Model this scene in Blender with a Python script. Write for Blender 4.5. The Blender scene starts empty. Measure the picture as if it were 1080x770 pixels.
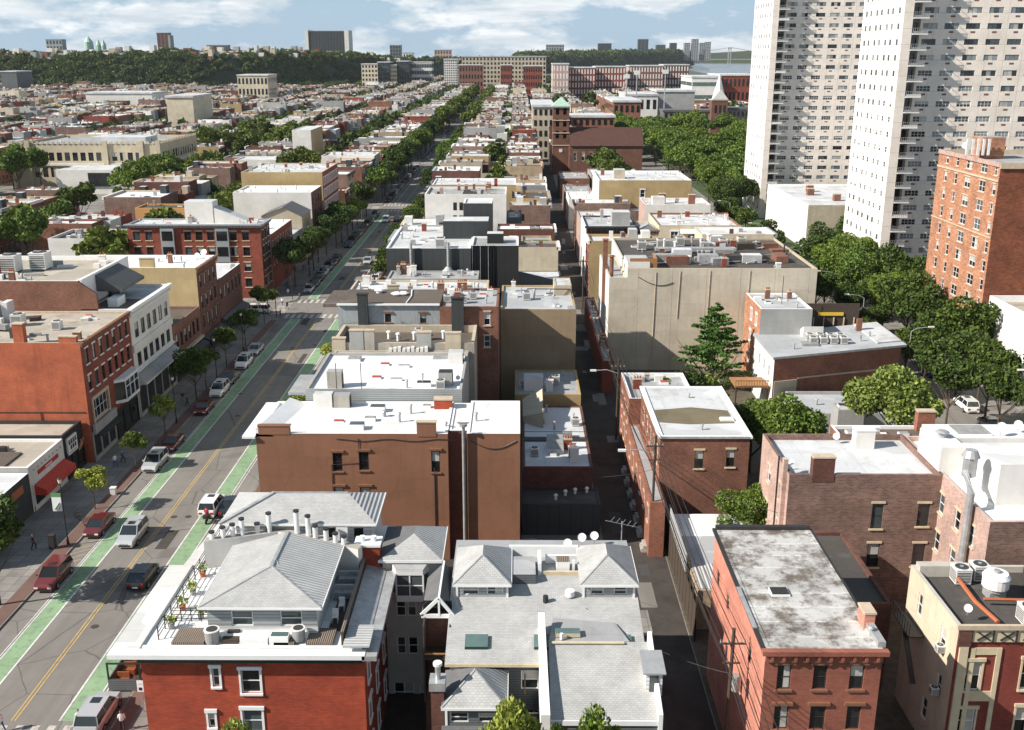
SUNE, SKY, EXPO, HAZE, CLOUD = 5.0, .05, .6, .00003, .9
import bpy, math, random
import numpy as np
from mathutils import Vector, Matrix, Euler
R = random.Random(7)
sc = bpy.context.scene
C = sc.collection
H = 50.0
rad = math.radians
# ------------------------------------------------------------------ camera
TH = math.atan(327/1080.0); PSI = math.atan(6*math.cos(TH)/1080)
F = Vector((-math.sin(PSI)*math.cos(TH), math.cos(PSI)*math.cos(TH), -math.sin(TH)))
RT = Vector((math.cos(PSI), math.sin(PSI), 0)); UP = RT.cross(F)
cam = bpy.data.objects.new('camera', bpy.data.cameras.new('camera')); C.objects.link(cam)
cam.location = (0, 0, H); cam.rotation_euler = F.to_track_quat('-Z', 'Y').to_euler()
cam.data.sensor_width = 36; cam.data.lens = 36.0; cam.data.clip_start = 1; cam.data.clip_end = 40000
sc.camera = cam
def ray(px, py): return F + RT*((px-540)/1080.0) + UP*((385-py)/1080.0)
def P(px, py, z=0.0):
    d = ray(px, py); t = (z-H)/d.z; return (d.x*t, d.y*t)
def PY(px, py, Y):
    d = ray(px, py); t = Y/d.y; return (d.x*t, H+d.z*t)
def proj(x, y, z):
    v = Vector((x, y, z-H)); k = v.dot(F)
    return (540+1080*v.dot(RT)/k, 385-1080*v.dot(UP)/k, k)
# ------------------------------------------------------------------ materials
MATS = {}
def nt(name):
    m = bpy.data.materials.new(name); m.use_nodes = True; t = m.node_tree; t.nodes.clear()
    o = t.nodes.new('ShaderNodeOutputMaterial'); b = t.nodes.new('ShaderNodeBsdfPrincipled')
    t.links.new(b.outputs[0], o.inputs[0]); MATS[name] = m
    return m, t, b
def N(t, typ, **kw):
    n = t.nodes.new(typ)
    for k, v in kw.items():
        if k.startswith('i_'): n.inputs[k[2:].replace('_', ' ')].default_value = v
        else: setattr(n, k, v)
    return n
def noise(t, vec, scale, detail=3, rough=.55, sc3=None):
    n = N(t, 'ShaderNodeTexNoise'); n.inputs['Scale'].default_value = scale
    n.inputs['Detail'].default_value = detail; n.inputs['Roughness'].default_value = rough
    if sc3:
        mp = N(t, 'ShaderNodeMapping'); mp.inputs['Scale'].default_value = sc3
        t.links.new(vec, mp.inputs['Vector']); vec = mp.outputs[0]
    t.links.new(vec, n.inputs['Vector']); return n.outputs['Fac']
def ramp(t, fac, a, b, c0=(0,0,0,1), c1=(1,1,1,1)):
    r = N(t, 'ShaderNodeValToRGB'); e = r.color_ramp.elements
    e[0].position = a; e[1].position = b; e[0].color = c0; e[1].color = c1
    t.links.new(fac, r.inputs[0]); return r.outputs[0]
def mix(t, fac, a, b, mode='MIX'):
    m = N(t, 'ShaderNodeMix', data_type='RGBA', blend_type=mode)
    for s, v in ((m.inputs[0], fac), (m.inputs[6], a), (m.inputs[7], b)):
        if isinstance(v, bpy.types.NodeSocket): t.links.new(v, s)
        elif isinstance(v, (int, float)): s.default_value = v if s.type == 'VALUE' else (v, v, v, 1)
        else: s.default_value = (*v[:3], 1)
    return m.outputs[2]
def pos(t): return N(t, 'ShaderNodeNewGeometry').outputs['Position']
def wallvec(t):
    s = N(t, 'ShaderNodeSeparateXYZ'); t.links.new(pos(t), s.inputs[0])
    a = N(t, 'ShaderNodeMath', operation='ADD'); t.links.new(s.outputs[0], a.inputs[0]); t.links.new(s.outputs[1], a.inputs[1])
    c = N(t, 'ShaderNodeCombineXYZ'); t.links.new(a.outputs[0], c.inputs[0]); t.links.new(s.outputs[2], c.inputs[1])
    return c.outputs[0]
def bump(t, b, h, s=.3, d=.05):
    n = N(t, 'ShaderNodeBump'); n.inputs['Strength'].default_value = s; n.inputs['Distance'].default_value = d
    t.links.new(h, n.inputs['Height']); t.links.new(n.outputs[0], b.inputs['Normal'])
def dk(c, k): return tuple(min(1, v*k) for v in c[:3])
def brick(name, col, mort=None, paint=False, bw=.24, bh=.085, wear=.5):
    m, t, b = nt(name); v = wallvec(t)
    mort = mort or dk(col, 1.25 if not paint else .62)
    bt = N(t, 'ShaderNodeTexBrick'); t.links.new(v, bt.inputs['Vector'])
    bt.inputs['Color1'].default_value = (*dk(col, .72 if not paint else .84), 1); bt.inputs['Color2'].default_value = (*dk(col, 1.25 if not paint else 1.12), 1)
    bt.inputs['Mortar'].default_value = (*mort, 1); bt.inputs['Scale'].default_value = 1
    bt.inputs['Mortar Size'].default_value = .008; bt.inputs['Brick Width'].default_value = bw; bt.inputs['Row Height'].default_value = bh
    big = ramp(t, noise(t, v, .35, 5, .65), .35, .7, (*[.72]*3, 1), (*[1.15]*3, 1))
    c = mix(t, 1.0, bt.outputs['Color'], big, 'MULTIPLY')
    st = ramp(t, noise(t, v, 1.0, 4, .6, (1.6, .16, 1)), .52, .78)
    c = mix(t, mulf(t, st, wear*.55), c, dk(col, .45))
    sp = ramp(t, noise(t, v, 2.7, 6, .75), .64, .72)
    c = mix(t, mulf(t, sp, wear*.5), c, (.42, .36, .30))
    t.links.new(c, b.inputs['Base Color']); b.inputs['Roughness'].default_value = .9
    bump(t, b, bt.outputs['Fac'], .25, -.01)
    return m
def mulf(t, s, k):
    n = N(t, 'ShaderNodeMath', operation='MULTIPLY'); t.links.new(s, n.inputs[0]); n.inputs[1].default_value = k; return n.outputs[0]
def stucco(name, col, stain=.5, panels=None, rough=.85):
    m, t, b = nt(name); v = wallvec(t)
    big = ramp(t, noise(t, v, .22, 6, .7), .3, .72, (*dk(col, .82), 1), (*dk(col, 1.08), 1))
    st = ramp(t, noise(t, v, 1.0, 5, .65, (1.3, .12, 1)), .5, .8)
    c = mix(t, mulf(t, st, stain*.6), big, dk(col, .45))
    st2 = ramp(t, noise(t, v, .9, 7, .75), .56, .75)
    c = mix(t, mulf(t, st2, stain*.35), c, dk(col, .6))
    pb = N(t, 'ShaderNodeTexBrick'); t.links.new(v, pb.inputs['Vector']); pb.inputs['Color1'].default_value = (.86, .85, .83, 1); pb.inputs['Color2'].default_value = (1.06, 1.06, 1.06, 1); pb.inputs['Mortar'].default_value = (.9, .89, .87, 1)
    pb.inputs['Scale'].default_value = 1; pb.inputs['Mortar Size'].default_value = .015; pb.inputs['Brick Width'].default_value = 3.7; pb.inputs['Row Height'].default_value = 2.3; pb.offset = .37
    c = mix(t, stain if stain < 1 else 1, c, mix(t, 1.0, c, pb.outputs['Color'], 'MULTIPLY'))
    cr = N(t, 'ShaderNodeTexVoronoi', feature='DISTANCE_TO_EDGE'); cr.inputs['Scale'].default_value = .35; nn = N(t, 'ShaderNodeTexNoise'); nn.inputs['Scale'].default_value = .8; t.links.new(v, nn.inputs[0]); t.links.new(mix(t, .6, v, nn.outputs['Color'], 'ADD'), cr.inputs['Vector'])
    c = mix(t, mulf(t, ramp(t, cr.outputs['Distance'], 0, .012, (1, 1, 1, 1), (0, 0, 0, 1)), stain*.5), c, dk(col, .35))
    if panels:
        bt = N(t, 'ShaderNodeTexBrick'); t.links.new(v, bt.inputs['Vector'])
        for k in ('Color1', 'Color2'): bt.inputs[k].default_value = (1, 1, 1, 1)
        bt.inputs['Mortar'].default_value = (.55, .5, .45, 1); bt.inputs['Scale'].default_value = 1
        bt.inputs['Mortar Size'].default_value = .03; bt.inputs['Brick Width'].default_value = panels[0]; bt.inputs['Row Height'].default_value = panels[1]; bt.offset = 0
        c = mix(t, 1.0, c, bt.outputs['Color'], 'MULTIPLY')
    t.links.new(c, b.inputs['Base Color']); b.inputs['Roughness'].default_value = rough
    bump(t, b, noise(t, v, 9, 4), .25, .03)
    return m
def roofm(name, col, stain=.4, scol=None, seam=0, seamcol=.8, scale=.35, lo=.54, hi=.68):
    m, t, b = nt(name); v = pos(t)
    scol = scol or dk(col, .42)
    big = ramp(t, noise(t, v, .18, 6, .7), .3, .7, (*dk(col, .88), 1), (*dk(col, 1.04), 1))
    st = ramp(t, noise(t, v, scale, 7, .72), lo, hi)
    c = mix(t, mulf(t, st, stain), big, scol)
    st3 = ramp(t, noise(t, v, 2.2, 5, .7), .58, .7)
    c = mix(t, mulf(t, st3, stain*.6), c, scol)
    vo = N(t, 'ShaderNodeTexVoronoi', distance='CHEBYCHEV'); vo.inputs['Scale'].default_value = .28; t.links.new(v, vo.inputs['Vector'])
    bw_ = N(t, 'ShaderNodeSeparateXYZ'); t.links.new(vo.outputs['Color'], bw_.inputs[0])
    c = mix(t, 1.0, c, ramp(t, bw_.outputs[0], 0, 1, (.80, .80, .79, 1), (1.04, 1.04, 1.04, 1)), 'MULTIPLY')
    c = mix(t, mulf(t, ramp(t, noise(t, v, .9, 3, .5, (1, .05, 1)), .60, .64), .22), c, dk(col, .6))
    if not seam: seam, seamcol = 2.1, .86
    if seam:
        bt = N(t, 'ShaderNodeTexBrick'); t.links.new(v, bt.inputs['Vector'])
        for k in ('Color1', 'Color2'): bt.inputs[k].default_value = (1, 1, 1, 1)
        bt.inputs['Mortar'].default_value = (seamcol, seamcol, seamcol, 1); bt.inputs['Scale'].default_value = 1
        bt.inputs['Mortar Size'].default_value = .03; bt.inputs['Brick Width'].default_value = 40; bt.inputs['Row Height'].default_value = seam; bt.offset = 0
        c = mix(t, 1.0, c, bt.outputs['Color'], 'MULTIPLY')
    t.links.new(c, b.inputs['Base Color']); b.inputs['Roughness'].default_value = .8
    bump(t, b, noise(t, v, 1.7, 5), .3, .06)
    return m
def shingle(name, col, axis='x'):
    m, t, b = nt(name); v = pos(t)
    s = N(t, 'ShaderNodeSeparateXYZ'); t.links.new(v, s.inputs[0]); c2 = N(t, 'ShaderNodeCombineXYZ')
    t.links.new(s.outputs[0 if axis == 'x' else 1], c2.inputs[0]); t.links.new(s.outputs[1 if axis == 'x' else 0], c2.inputs[1])
    bt = N(t, 'ShaderNodeTexBrick'); t.links.new(c2.outputs[0], bt.inputs['Vector'])
    bt.inputs['Color1'].default_value = (*dk(col, .92), 1); bt.inputs['Color2'].default_value = (*dk(col, 1.08), 1)
    bt.inputs['Mortar'].default_value = (*dk(col, .78), 1); bt.inputs['Scale'].default_value = 1
    bt.inputs['Mortar Size'].default_value = .02; bt.inputs['Brick Width'].default_value = .3; bt.inputs['Row Height'].default_value = .15
    big = ramp(t, noise(t, v, .5, 6, .7), .3, .7, (*[.8]*3, 1), (*[1.12]*3, 1))
    c = mix(t, 1.0, bt.outputs['Color'], big, 'MULTIPLY')
    t.links.new(c, b.inputs['Base Color']); b.inputs['Roughness'].default_value = .85
    bump(t, b, bt.outputs['Fac'], .35, -.02)
    return m
def ribbed(name, col, axis=0, w=.3):
    m, t, b = nt(name); s = N(t, 'ShaderNodeSeparateXYZ'); t.links.new(pos(t), s.inputs[0])
    k = N(t, 'ShaderNodeMath', operation='MULTIPLY'); t.links.new(s.outputs[axis], k.inputs[0]); k.inputs[1].default_value = 6.2832/w
    q = N(t, 'ShaderNodeMath', operation='SINE'); t.links.new(k.outputs[0], q.inputs[0])
    c = mix(t, ramp(t, noise(t, pos(t), .6, 6, .7), .35, .7), dk(col, .8), dk(col, 1.05))
    c = mix(t, ramp(t, q.outputs[0], .55, .9), c, dk(col, .6))
    t.links.new(c, b.inputs['Base Color']); b.inputs['Roughness'].default_value = .6
    bump(t, b, q.outputs[0], .6, .05)
    return m
def plain(name, col, rough=.6, metal=0, var=.15, vs=1.5, spec=.5, emit=0):
    m, t, b = nt(name)
    if var:
        c = ramp(t, noise(t, pos(t), vs, 5, .65), .3, .7, (*dk(col, 1-var), 1), (*dk(col, 1+var*.6), 1))
        t.links.new(c, b.inputs['Base Color'])
    else: b.inputs['Base Color'].default_value = (*col, 1)
    b.inputs['Roughness'].default_value = rough; b.inputs['Metallic'].default_value = metal
    b.inputs['Specular IOR Level'].default_value = spec
    if emit: b.inputs['Emission Color'].default_value = (*col, 1); b.inputs['Emission Strength'].default_value = emit
    return m
def leaf(name, col, tip=None):
    m, t, b = nt(name); tip = tip or dk(col, 1.9)
    g = N(t, 'ShaderNodeNewGeometry')
    c = ramp(t, g.outputs['Random Per Island'], 0, 1, (*dk(col, .55), 1), (*tip, 1))
    oi = N(t, 'ShaderNodeObjectInfo')
    c = mix(t, 1.0, c, ramp(t, oi.outputs['Random'], 0, 1, (.75, .8, .8, 1), (1.2, 1.12, .9, 1)), 'MULTIPLY')
    t.links.new(c, b.inputs['Base Color']); b.inputs['Roughness'].default_value = .6
    b.inputs['Specular IOR Level'].default_value = .25
    tr = N(t, 'ShaderNodeBsdfTranslucent'); t.links.new(c, tr.inputs[0])
    ms = N(t, 'ShaderNodeMixShader'); ms.inputs[0].default_value = .22
    t.links.new(b.outputs[0], ms.inputs[1]); t.links.new(tr.outputs[0], ms.inputs[2])
    t.links.new(ms.outputs[0], [n for n in t.nodes if n.type == 'OUTPUT_MATERIAL'][0].inputs[0])
    return m
# ------------------------------------------------------------------ mesh builder
SPLIT = {'roof_rail', 'deck', 'mast', 'gable_parapet', 'metal_panel', 'window_surround', 'wall_pipes', 'skylight', 'roof_parapet', 'penthouse_roof', 'cornice', 'chimney', 'duct', 'rooftop_pipe', 'awning_stripes', 'sign_panel', 'string_course', 'roof_terrace', 'bay_stack', 'battlement', 'parapet', 'rooftop_boxes', 'roof_garden', 'gutter', 'crossarm', 'post', 'cooling_tower', 'porch', 'portico_roof', 'front_annex', 'marquee', 'flower_sign', 'white_parapet', 'pylon', 'side_roof', 'wall_pipe', 'frieze_ornament'}
class MB:
    def __init__(s): s.v = []; s.f = []; s.m = []; s.ms = []
    def mi(s, m):
        if isinstance(m, str): m = MATS[m]
        if m not in s.ms: s.ms.append(m)
        return s.ms.index(m)
    def face(s, pts, m):
        i = len(s.v); s.v += [tuple(p) for p in pts]; s.f.append(tuple(range(i, i+len(pts)))); s.m.append(s.mi(m)); return s
    def box(s, x0, x1, y0, y1, z0, z1, m, skip='', top=None):
        if x1 < x0: x0, x1 = x1, x0
        if y1 < y0: y0, y1 = y1, y0
        i = len(s.v); k = s.mi(m); kt = s.mi(top) if top else k
        s.v += [(x0,y0,z0),(x1,y0,z0),(x1,y1,z0),(x0,y1,z0),(x0,y0,z1),(x1,y0,z1),(x1,y1,z1),(x0,y1,z1)]
        for n, q in (('b',(3,2,1,0)),('t',(4,5,6,7)),('S',(0,1,5,4)),('E',(1,2,6,5)),('N',(2,3,7,6)),('W',(3,0,4,7))):
            if n not in skip: s.f.append(tuple(i+a for a in q)); s.m.append(kt if n == 't' else k)
        return s
    def prism(s, pts, z0, z1, m, top=None, bot=False):
        n = len(pts); i = len(s.v); k = s.mi(m); kt = s.mi(top) if top else k
        zz = z1 if isinstance(z1, (list, tuple)) else [z1]*n
        s.v += [(p[0], p[1], z0) for p in pts]+[(p[0], p[1], zz[j]) for j, p in enumerate(pts)]
        for j in range(n): s.f.append((i+j, i+(j+1) % n, i+n+(j+1) % n, i+n+j)); s.m.append(k)
        s.f.append(tuple(i+n+j for j in range(n))); s.m.append(kt)
        if bot: s.f.append(tuple(i+j for j in reversed(range(n)))); s.m.append(k)
        return s
    def cyl(s, x, y, z0, z1, r, m, n=10, r2=None, cap=True):
        r2 = r if r2 is None else r2; i = len(s.v); k = s.mi(m)
        for (z, q) in ((z0, r), (z1, r2)):
            for j in range(n): a = 2*math.pi*j/n; s.v.append((x+q*math.cos(a), y+q*math.sin(a), z))
        for j in range(n): s.f.append((i+j, i+(j+1) % n, i+n+(j+1) % n, i+n+j)); s.m.append(k)
        if cap: s.f.append(tuple(i+n+j for j in range(n))); s.m.append(k); s.f.append(tuple(i+j for j in reversed(range(n)))); s.m.append(k)
        return s
    def tube(s, pts, r, m, n=6, r2=None):
        k = s.mi(m); pts = [Vector(p) for p in pts]; L = len(pts); i = len(s.v)
        for a, p in enumerate(pts):
            d = (pts[min(a+1, L-1)]-pts[max(a-1, 0)]).normalized()
            u = d.cross(Vector((0, 0, 1)) if abs(d.z) < .9 else Vector((1, 0, 0))).normalized(); w = d.cross(u)
            q = r if r2 is None else r+(r2-r)*a/(L-1)
            for j in range(n): g = 2*math.pi*j/n; c = p+(u*math.cos(g)+w*math.sin(g))*q; s.v.append(tuple(c))
        for a in range(L-1):
            for j in range(n): s.f.append((i+a*n+j, i+a*n+(j+1) % n, i+(a+1)*n+(j+1) % n, i+(a+1)*n+j)); s.m.append(k)
        s.f.append(tuple(i+j for j in range(n))); s.m.append(k); s.f.append(tuple(i+(L-1)*n+j for j in range(n))); s.m.append(k)
        return s
    def beam(s, a, b, w, h, m):
        a, b = Vector(a), Vector(b); d = (b-a).normalized()
        u = d.cross(Vector((0, 0, 1)) if abs(d.z) < .95 else Vector((1, 0, 0))).normalized()*w/2; q = u.cross(d).normalized()*h/2
        i = len(s.v); k = s.mi(m)
        for p in (a, b): s.v += [tuple(p+u+q), tuple(p-u+q), tuple(p-u-q), tuple(p+u-q)]
        for f in ((0,1,2,3),(7,6,5,4),(0,4,5,1),(1,5,6,2),(2,6,7,3),(3,7,4,0)): s.f.append(tuple(i+j for j in f)); s.m.append(k)
        return s
    def mesh(s, name, off=(0,0,0), fn=None, smooth=False):
        me = bpy.data.meshes.new(name)
        vs = [fn(*p) for p in s.v] if fn else s.v
        me.from_pydata([(x-off[0], y-off[1], z-off[2]) for x, y, z in vs], [], s.f)
        for m in s.ms: me.materials.append(m)
        me.polygons.foreach_set('material_index', s.m)
        if smooth: me.polygons.foreach_set('use_smooth', [True]*len(s.f))
        me.update(); return me
    def clusters(s, tol=.04):
        n = len(s.v); p = list(range(n))
        def fd(i):
            while p[i] != i: p[i] = p[p[i]]; i = p[i]
            return i
        for f in s.f:
            for k in f[1:]: p[fd(k)] = fd(f[0])
        bb = {}
        for i, v in enumerate(s.v):
            r = fd(i); b = bb.setdefault(r, [*v, *v])
            for k in range(3): b[k] = min(b[k], v[k]); b[k+3] = max(b[k+3], v[k])
        ks = list(bb)
        for a in range(len(ks)):
            for c in range(a):
                x, y = bb[ks[a]], bb[ks[c]]
                if all(x[k]-tol <= y[k+3] and y[k]-tol <= x[k+3] for k in range(3)): p[fd(ks[a])] = fd(ks[c])
        g = {}
        for f, m in zip(s.f, s.m): g.setdefault(fd(f[0]), []).append((f, m))
        out = []
        for l in g.values():
            q = MB(); q.ms = list(s.ms); mp = {}
            for f, m in l:
                for k in f:
                    if k not in mp: mp[k] = len(q.v); q.v.append(s.v[k])
                q.f.append(tuple(mp[k] for k in f)); q.m.append(m)
            out.append(q)
        return out
    def build(s, name, parent=None, fn=None, smooth=False):
        """vertices are in world space for a new top-level mesh or a part (parent = Empty / part)"""
        if parent and name in SPLIT:
            cs = s.clusters()
            if len(cs) > 1: return [c.build_one(name, parent, fn, smooth) for c in cs][0]
        return s.build_one(name, parent, fn, smooth)
    def build_one(s, name, parent=None, fn=None, smooth=False):
        off = root_loc(parent) if parent else (0, 0, 0)
        o = bpy.data.objects.new(name, s.mesh(name, off, fn, smooth)); C.objects.link(o)
        if parent: o.parent = parent
        return o
def root_loc(p):
    l = Vector((0, 0, 0))
    while p is not None: l = l+p.location; p = p.parent
    return l
def tag(o, label=None, cat=None, group=None, kind=None):
    if label: o['label'] = label
    if cat: o['category'] = cat
    if group: o['group'] = group
    if kind: o['kind'] = kind
    return o
def thing(name, loc, label, cat, group=None, rz=0):
    o = bpy.data.objects.new(name, None); C.objects.link(o); o.location = loc; o.rotation_euler = (0, 0, rz)
    o.empty_display_size = .5
    return tag(o, label, cat, group)
def inst(name, me, parent, loc, rz=0, s=1, rot=None):
    o = bpy.data.objects.new(name, me); C.objects.link(o)
    if parent: o.parent = parent; loc = Vector(loc)-root_loc(parent)
    o.location = loc; o.rotation_euler = rot or (0, 0, rz)
    o.scale = (s, s, s) if isinstance(s, (int, float)) else s
    return o
def copy_tree(o, parent=None):
    c = o.copy(); C.objects.link(c)
    if parent: c.parent = parent
    for ch in list(o.children): copy_tree(ch, c)
    return c
def struct(name, mb, kind='structure', **k): return tag(mb.build(name, **k), kind=kind)
def person_mesh(stride):
    v = [(0, 0, .95), (0, 0, 1.2), (0, 0, 1.42), (0, 0, 1.52), (0, .02, 1.66), (0, .02, 1.76), (-.19, 0, 1.4), (-.25, .08, 1.15), (-.24, .22, .95), (.19, 0, 1.4), (.25, -.06, 1.15), (.24, .02, .92), (-.1, 0, .9), (-.11, stride+.05, .5), (-.11, stride, .08), (-.11, stride+.14, .04), (.1, 0, .9), (.11, -stride+.08, .5), (.11, -stride-.08, .1), (.11, -stride+.07, .04)]
    e = [(0, 1), (1, 2), (2, 3), (3, 4), (4, 5), (2, 6), (6, 7), (7, 8), (2, 9), (9, 10), (10, 11), (0, 12), (12, 13), (13, 14), (14, 15), (0, 16), (16, 17), (17, 18), (18, 19)]
    r = [.15, .15, .17, .06, .1, .09, .07, .05, .04, .07, .05, .04, .1, .07, .05, .045, .1, .07, .05, .045]
    me = bpy.data.meshes.new('person'); me.from_pydata(v, e, []); o = bpy.data.objects.new('p', me); C.objects.link(o)
    o.modifiers.new('s', 'SKIN'); o.modifiers.new('d', 'SUBSURF').levels = 1
    bpy.context.view_layer.update()
    for i, s in enumerate(me.skin_vertices[0].data): s.radius = (r[i], r[i]*(.8 if i < 3 else 1)); s.use_root = i == 0
    bpy.context.view_layer.update(); dg = bpy.context.evaluated_depsgraph_get(); nm = bpy.data.meshes.new_from_object(o.evaluated_get(dg)); bpy.data.objects.remove(o); return nm
PMESH = {s: person_mesh(s) for s in (.18, .1)}
# ------------------------------------------------------------------ the materials of the place
brick('brick_orange', (.27, .11, .068), wear=.5); brick('brick_red', (.24, .06, .036), wear=.4)
brick('brick_paint_red', (.39, .066, .030), paint=True, wear=.35, bw=.4, bh=.13)
brick('brick_salmon', (.64, .26, .185), paint=True, wear=.45)
brick('brick_salmon_dark', (.31, .105, .068), paint=True, wear=.3)  # same salmon brick, the front wall's shade put into its colour
brick('brick_brown', (.20, .115, .088), (.36, .28, .245), bw=.42, bh=.16, wear=.55)
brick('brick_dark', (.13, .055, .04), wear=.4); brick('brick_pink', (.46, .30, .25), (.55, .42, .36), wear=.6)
brick('brick_tan', (.42, .32, .21), wear=.4); brick('brick_mid', (.21, .095, .062), wear=.5)
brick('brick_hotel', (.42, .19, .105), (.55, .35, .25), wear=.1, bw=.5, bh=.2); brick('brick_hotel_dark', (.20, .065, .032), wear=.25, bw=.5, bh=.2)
brick('brick_church', (.16, .075, .05), wear=.3); brick('brick_orange_wall', (.44, .092, .036), (.5, .2, .11), wear=.95, paint=True)
stucco('stucco_brown', (.27, .125, .070), .6); stucco('stucco_tan', (.60, .53, .42), .6, (5.5, 40)); stucco('stucco_beige', (.52, .45, .34), .7)
stucco('stucco_umber', (.33, .245, .155), .6); stucco('stucco_yellow', (.58, .45, .24), .5); stucco('stucco_white', (.74, .72, .68), .25); stucco('stucco_grey', (.36, .36, .35), .5)
stucco('stucco_cream', (.64, .56, .42), .7); stucco('stucco_ochre', (.42, .31, .155), .6); stucco('stucco_stained', (.36, .39, .41), 1.6)
stucco('stucco_warm', (.52, .49, .43), .5); stucco('concrete_old', (.42, .39, .34), 1.3); stucco('stucco_orange', (.62, .33, .12), .4)
stucco('tower_white', (.80, .77, .74), .12, (3.7, 3.06)); stucco('tower_pink', (.84, .755, .67), .12, (3.7, 3.06))
stucco('stone_dark', (.20, .18, .16), .5); stucco('limestone', (.55, .47, .34), .4)
stucco('siding_dark', (.045, .05, .052), .2, (1.2, 50)); stucco('siding_black', (.018, .018, .02), .2, (.9, 50)); stucco('siding_slate', (.13, .145, .155), .2, (50, .2))
stucco('siding_grey', (.34, .37, .38), .2, (50, .25)); stucco('siding_white', (.76, .76, .75), .15, (50, .3))
roofm('roof_white', (.60, .61, .62), .75, (.33, .315, .29), scale=.16); roofm('roof_bright', (.80, .80, .80), .2, (.55, .55, .54), scale=.14)
roofm('roof_grey', (.36, .365, .37), .5, (.2, .2, .2)); roofm('roof_silver', (.45, .465, .48), .4, (.27, .26, .25), seam=3.0)
roofm('roof_dark', (.075, .068, .06), .5, (.16, .15, .14)); roofm('roof_brown', (.12, .095, .075), .4, (.22, .19, .16), seam=1.0)
roofm('roof_tan', (.46, .41, .34), .5, (.2, .17, .13)); roofm('roof_patchy', (.54, .53, .51), 1.0, (.14, .115, .095), seam=1.9, seamcol=1.6, scale=.55, lo=.44, hi=.60)
roofm('roof_patch_brown', (.17, .14, .085), .4, (.1, .08, .05))
shingle('shingle_grey', (.42, .42, .41)); shingle('shingle_slate', (.13, .13, .135)); shingle('tile_brown', (.085, .036, .026)); shingle('tile_red', (.42, .10, .04))
ribbed('metal_ribbed', (.52, .52, .51), 1, .32); ribbed('metal_ribbed_x', (.52, .52, .51), 0, .32); ribbed('deck_wood', (.24, .19, .15), 0, .14)
ribbed('awning_grey', (.10, .10, .10), 1, .8)
plain('white_paint', (.80, .80, .79), .5, var=.06); roofm('ledge_grey', (.70, .69, .67), .35, (.5, .49, .47), scale=.3); plain('cream_trim', (.60, .50, .34), .6); plain('stone_trim', (.52, .42, .31), .8, var=.2)
plain('brown_trim', (.22, .10, .055), .7); plain('dark_trim', (.03, .028, .027), .6); plain('black_metal', (.02, .02, .02), .5); plain('green_trim', (.012, .03, .025), .5)
plain('grey_trim', (.30, .31, .32), .6); plain('copper_green', (.36, .50, .42), .6)
plain('steel', (.55, .56, .57), .35, .6, var=.2); plain('galvanised', (.42, .42, .42), .45, .3, var=.3); plain('wood_pole', (.065, .045, .032), .9); plain('wood_warm', (.34, .17, .07), .7); plain('wood_dark', (.06, .042, .03), .8)
plain('ac_white', (.72, .71, .68), .5, var=.15); plain('ac_grey', (.30, .30, .29), .5, var=.3); plain('ac_dark', (.05, .05, .05), .6)
plain('awning_red', (.52, .05, .025), .7); plain('awning_blue', (.03, .09, .22), .6); plain('sign_black', (.012, .012, .013), .5); plain('sign_white', (.8, .8, .8), .5, var=0); plain('sign_red', (.45, .03, .03), .5, var=0); plain('sign_yellow', (.7, .45, .04), .5, var=0)
plain('banner_green', (.12, .28, .10), .7); plain('terracotta', (.40, .12, .05), .8); plain('red_hatch', (.40, .07, .05), .6); plain('orange_seat', (.25, .08, .03), .5)
plain('glass_dark', (.018, .02, .022), .08, var=.5, vs=.25, spec=.6); plain('glass_mid', (.07, .085, .09), .12, var=.5, vs=.3); plain('glass_blind', (.45, .44, .40), .4, var=.3, vs=.4)
plain('glass_sky', (.24, .27, .28), .15, var=.4, vs=.5); plain('glass_green', (.10, .16, .15), .1, var=.3, vs=.3); plain('void', (.012, .011, .010), .9, var=0)
plain('asphalt_alley', (.055, .046, .039), .95, var=.45, vs=.35); plain('asphalt_far', (.06, .058, .055), .9); plain('soil', (.10, .08, .055), .95, var=.4); plain('grass', (.05, .085, .025), .95, var=.4, vs=.2)
plain('skin', (.45, .26, .18), .6, var=0); plain('hair', (.03, .02, .015), .7, var=0); plain('cloth_dark', (.02, .022, .03), .8, var=0); plain('cloth_white', (.75, .75, .75), .8, var=0); plain('cloth_red', (.5, .02, .04), .7, var=0); plain('cloth_blue', (.05, .1, .25), .8, var=0); plain('cloth_grey', (.25, .25, .26), .8, var=0)
plain('rubber', (.015, .015, .015), .8, var=0); plain('alloy', (.45, .45, .46), .3, .8, var=0); plain('lamp_glass', (.75, .75, .72), .2, var=0); plain('tail_red', (.35, .01, .01), .25, var=0); plain('car_glass', (.02, .025, .028), .05, var=0, spec=.8)
for n, c in (('silver', (.50, .51, .52)), ('white', (.78, .78, .77)), ('red', (.13, .013, .012)), ('maroon', (.11, .012, .015)), ('black', (.015, .015, .017)), ('grey', (.12, .125, .13)), ('blue', (.04, .07, .13)), ('tan', (.35, .30, .22))):
    m = plain('car_'+n, c, .28, .25 if n in ('silver', 'grey') else 0, var=0); m.node_tree.nodes['Principled BSDF'].inputs['Coat Weight'].default_value = .7
leaf('leaf_street', (.075, .125, .024), (.19, .24, .05)); leaf('leaf_dark', (.042, .080, .018), (.115, .17, .035)); leaf('leaf_bright', (.17, .235, .04), (.44, .50, .12)); leaf('leaf_conifer', (.055, .12, .03), (.13, .26, .06)); leaf('leaf_park', (.080, .145, .025), (.20, .29, .055)); leaf('leaf_far', (.050, .082, .022), (.11, .155, .035))
plain('bark', (.09, .065, .045), .95, var=.4, vs=6)
MATS['glass_dark'].node_tree.nodes['Principled BSDF'].inputs['IOR'].default_value = 1.5
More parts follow.
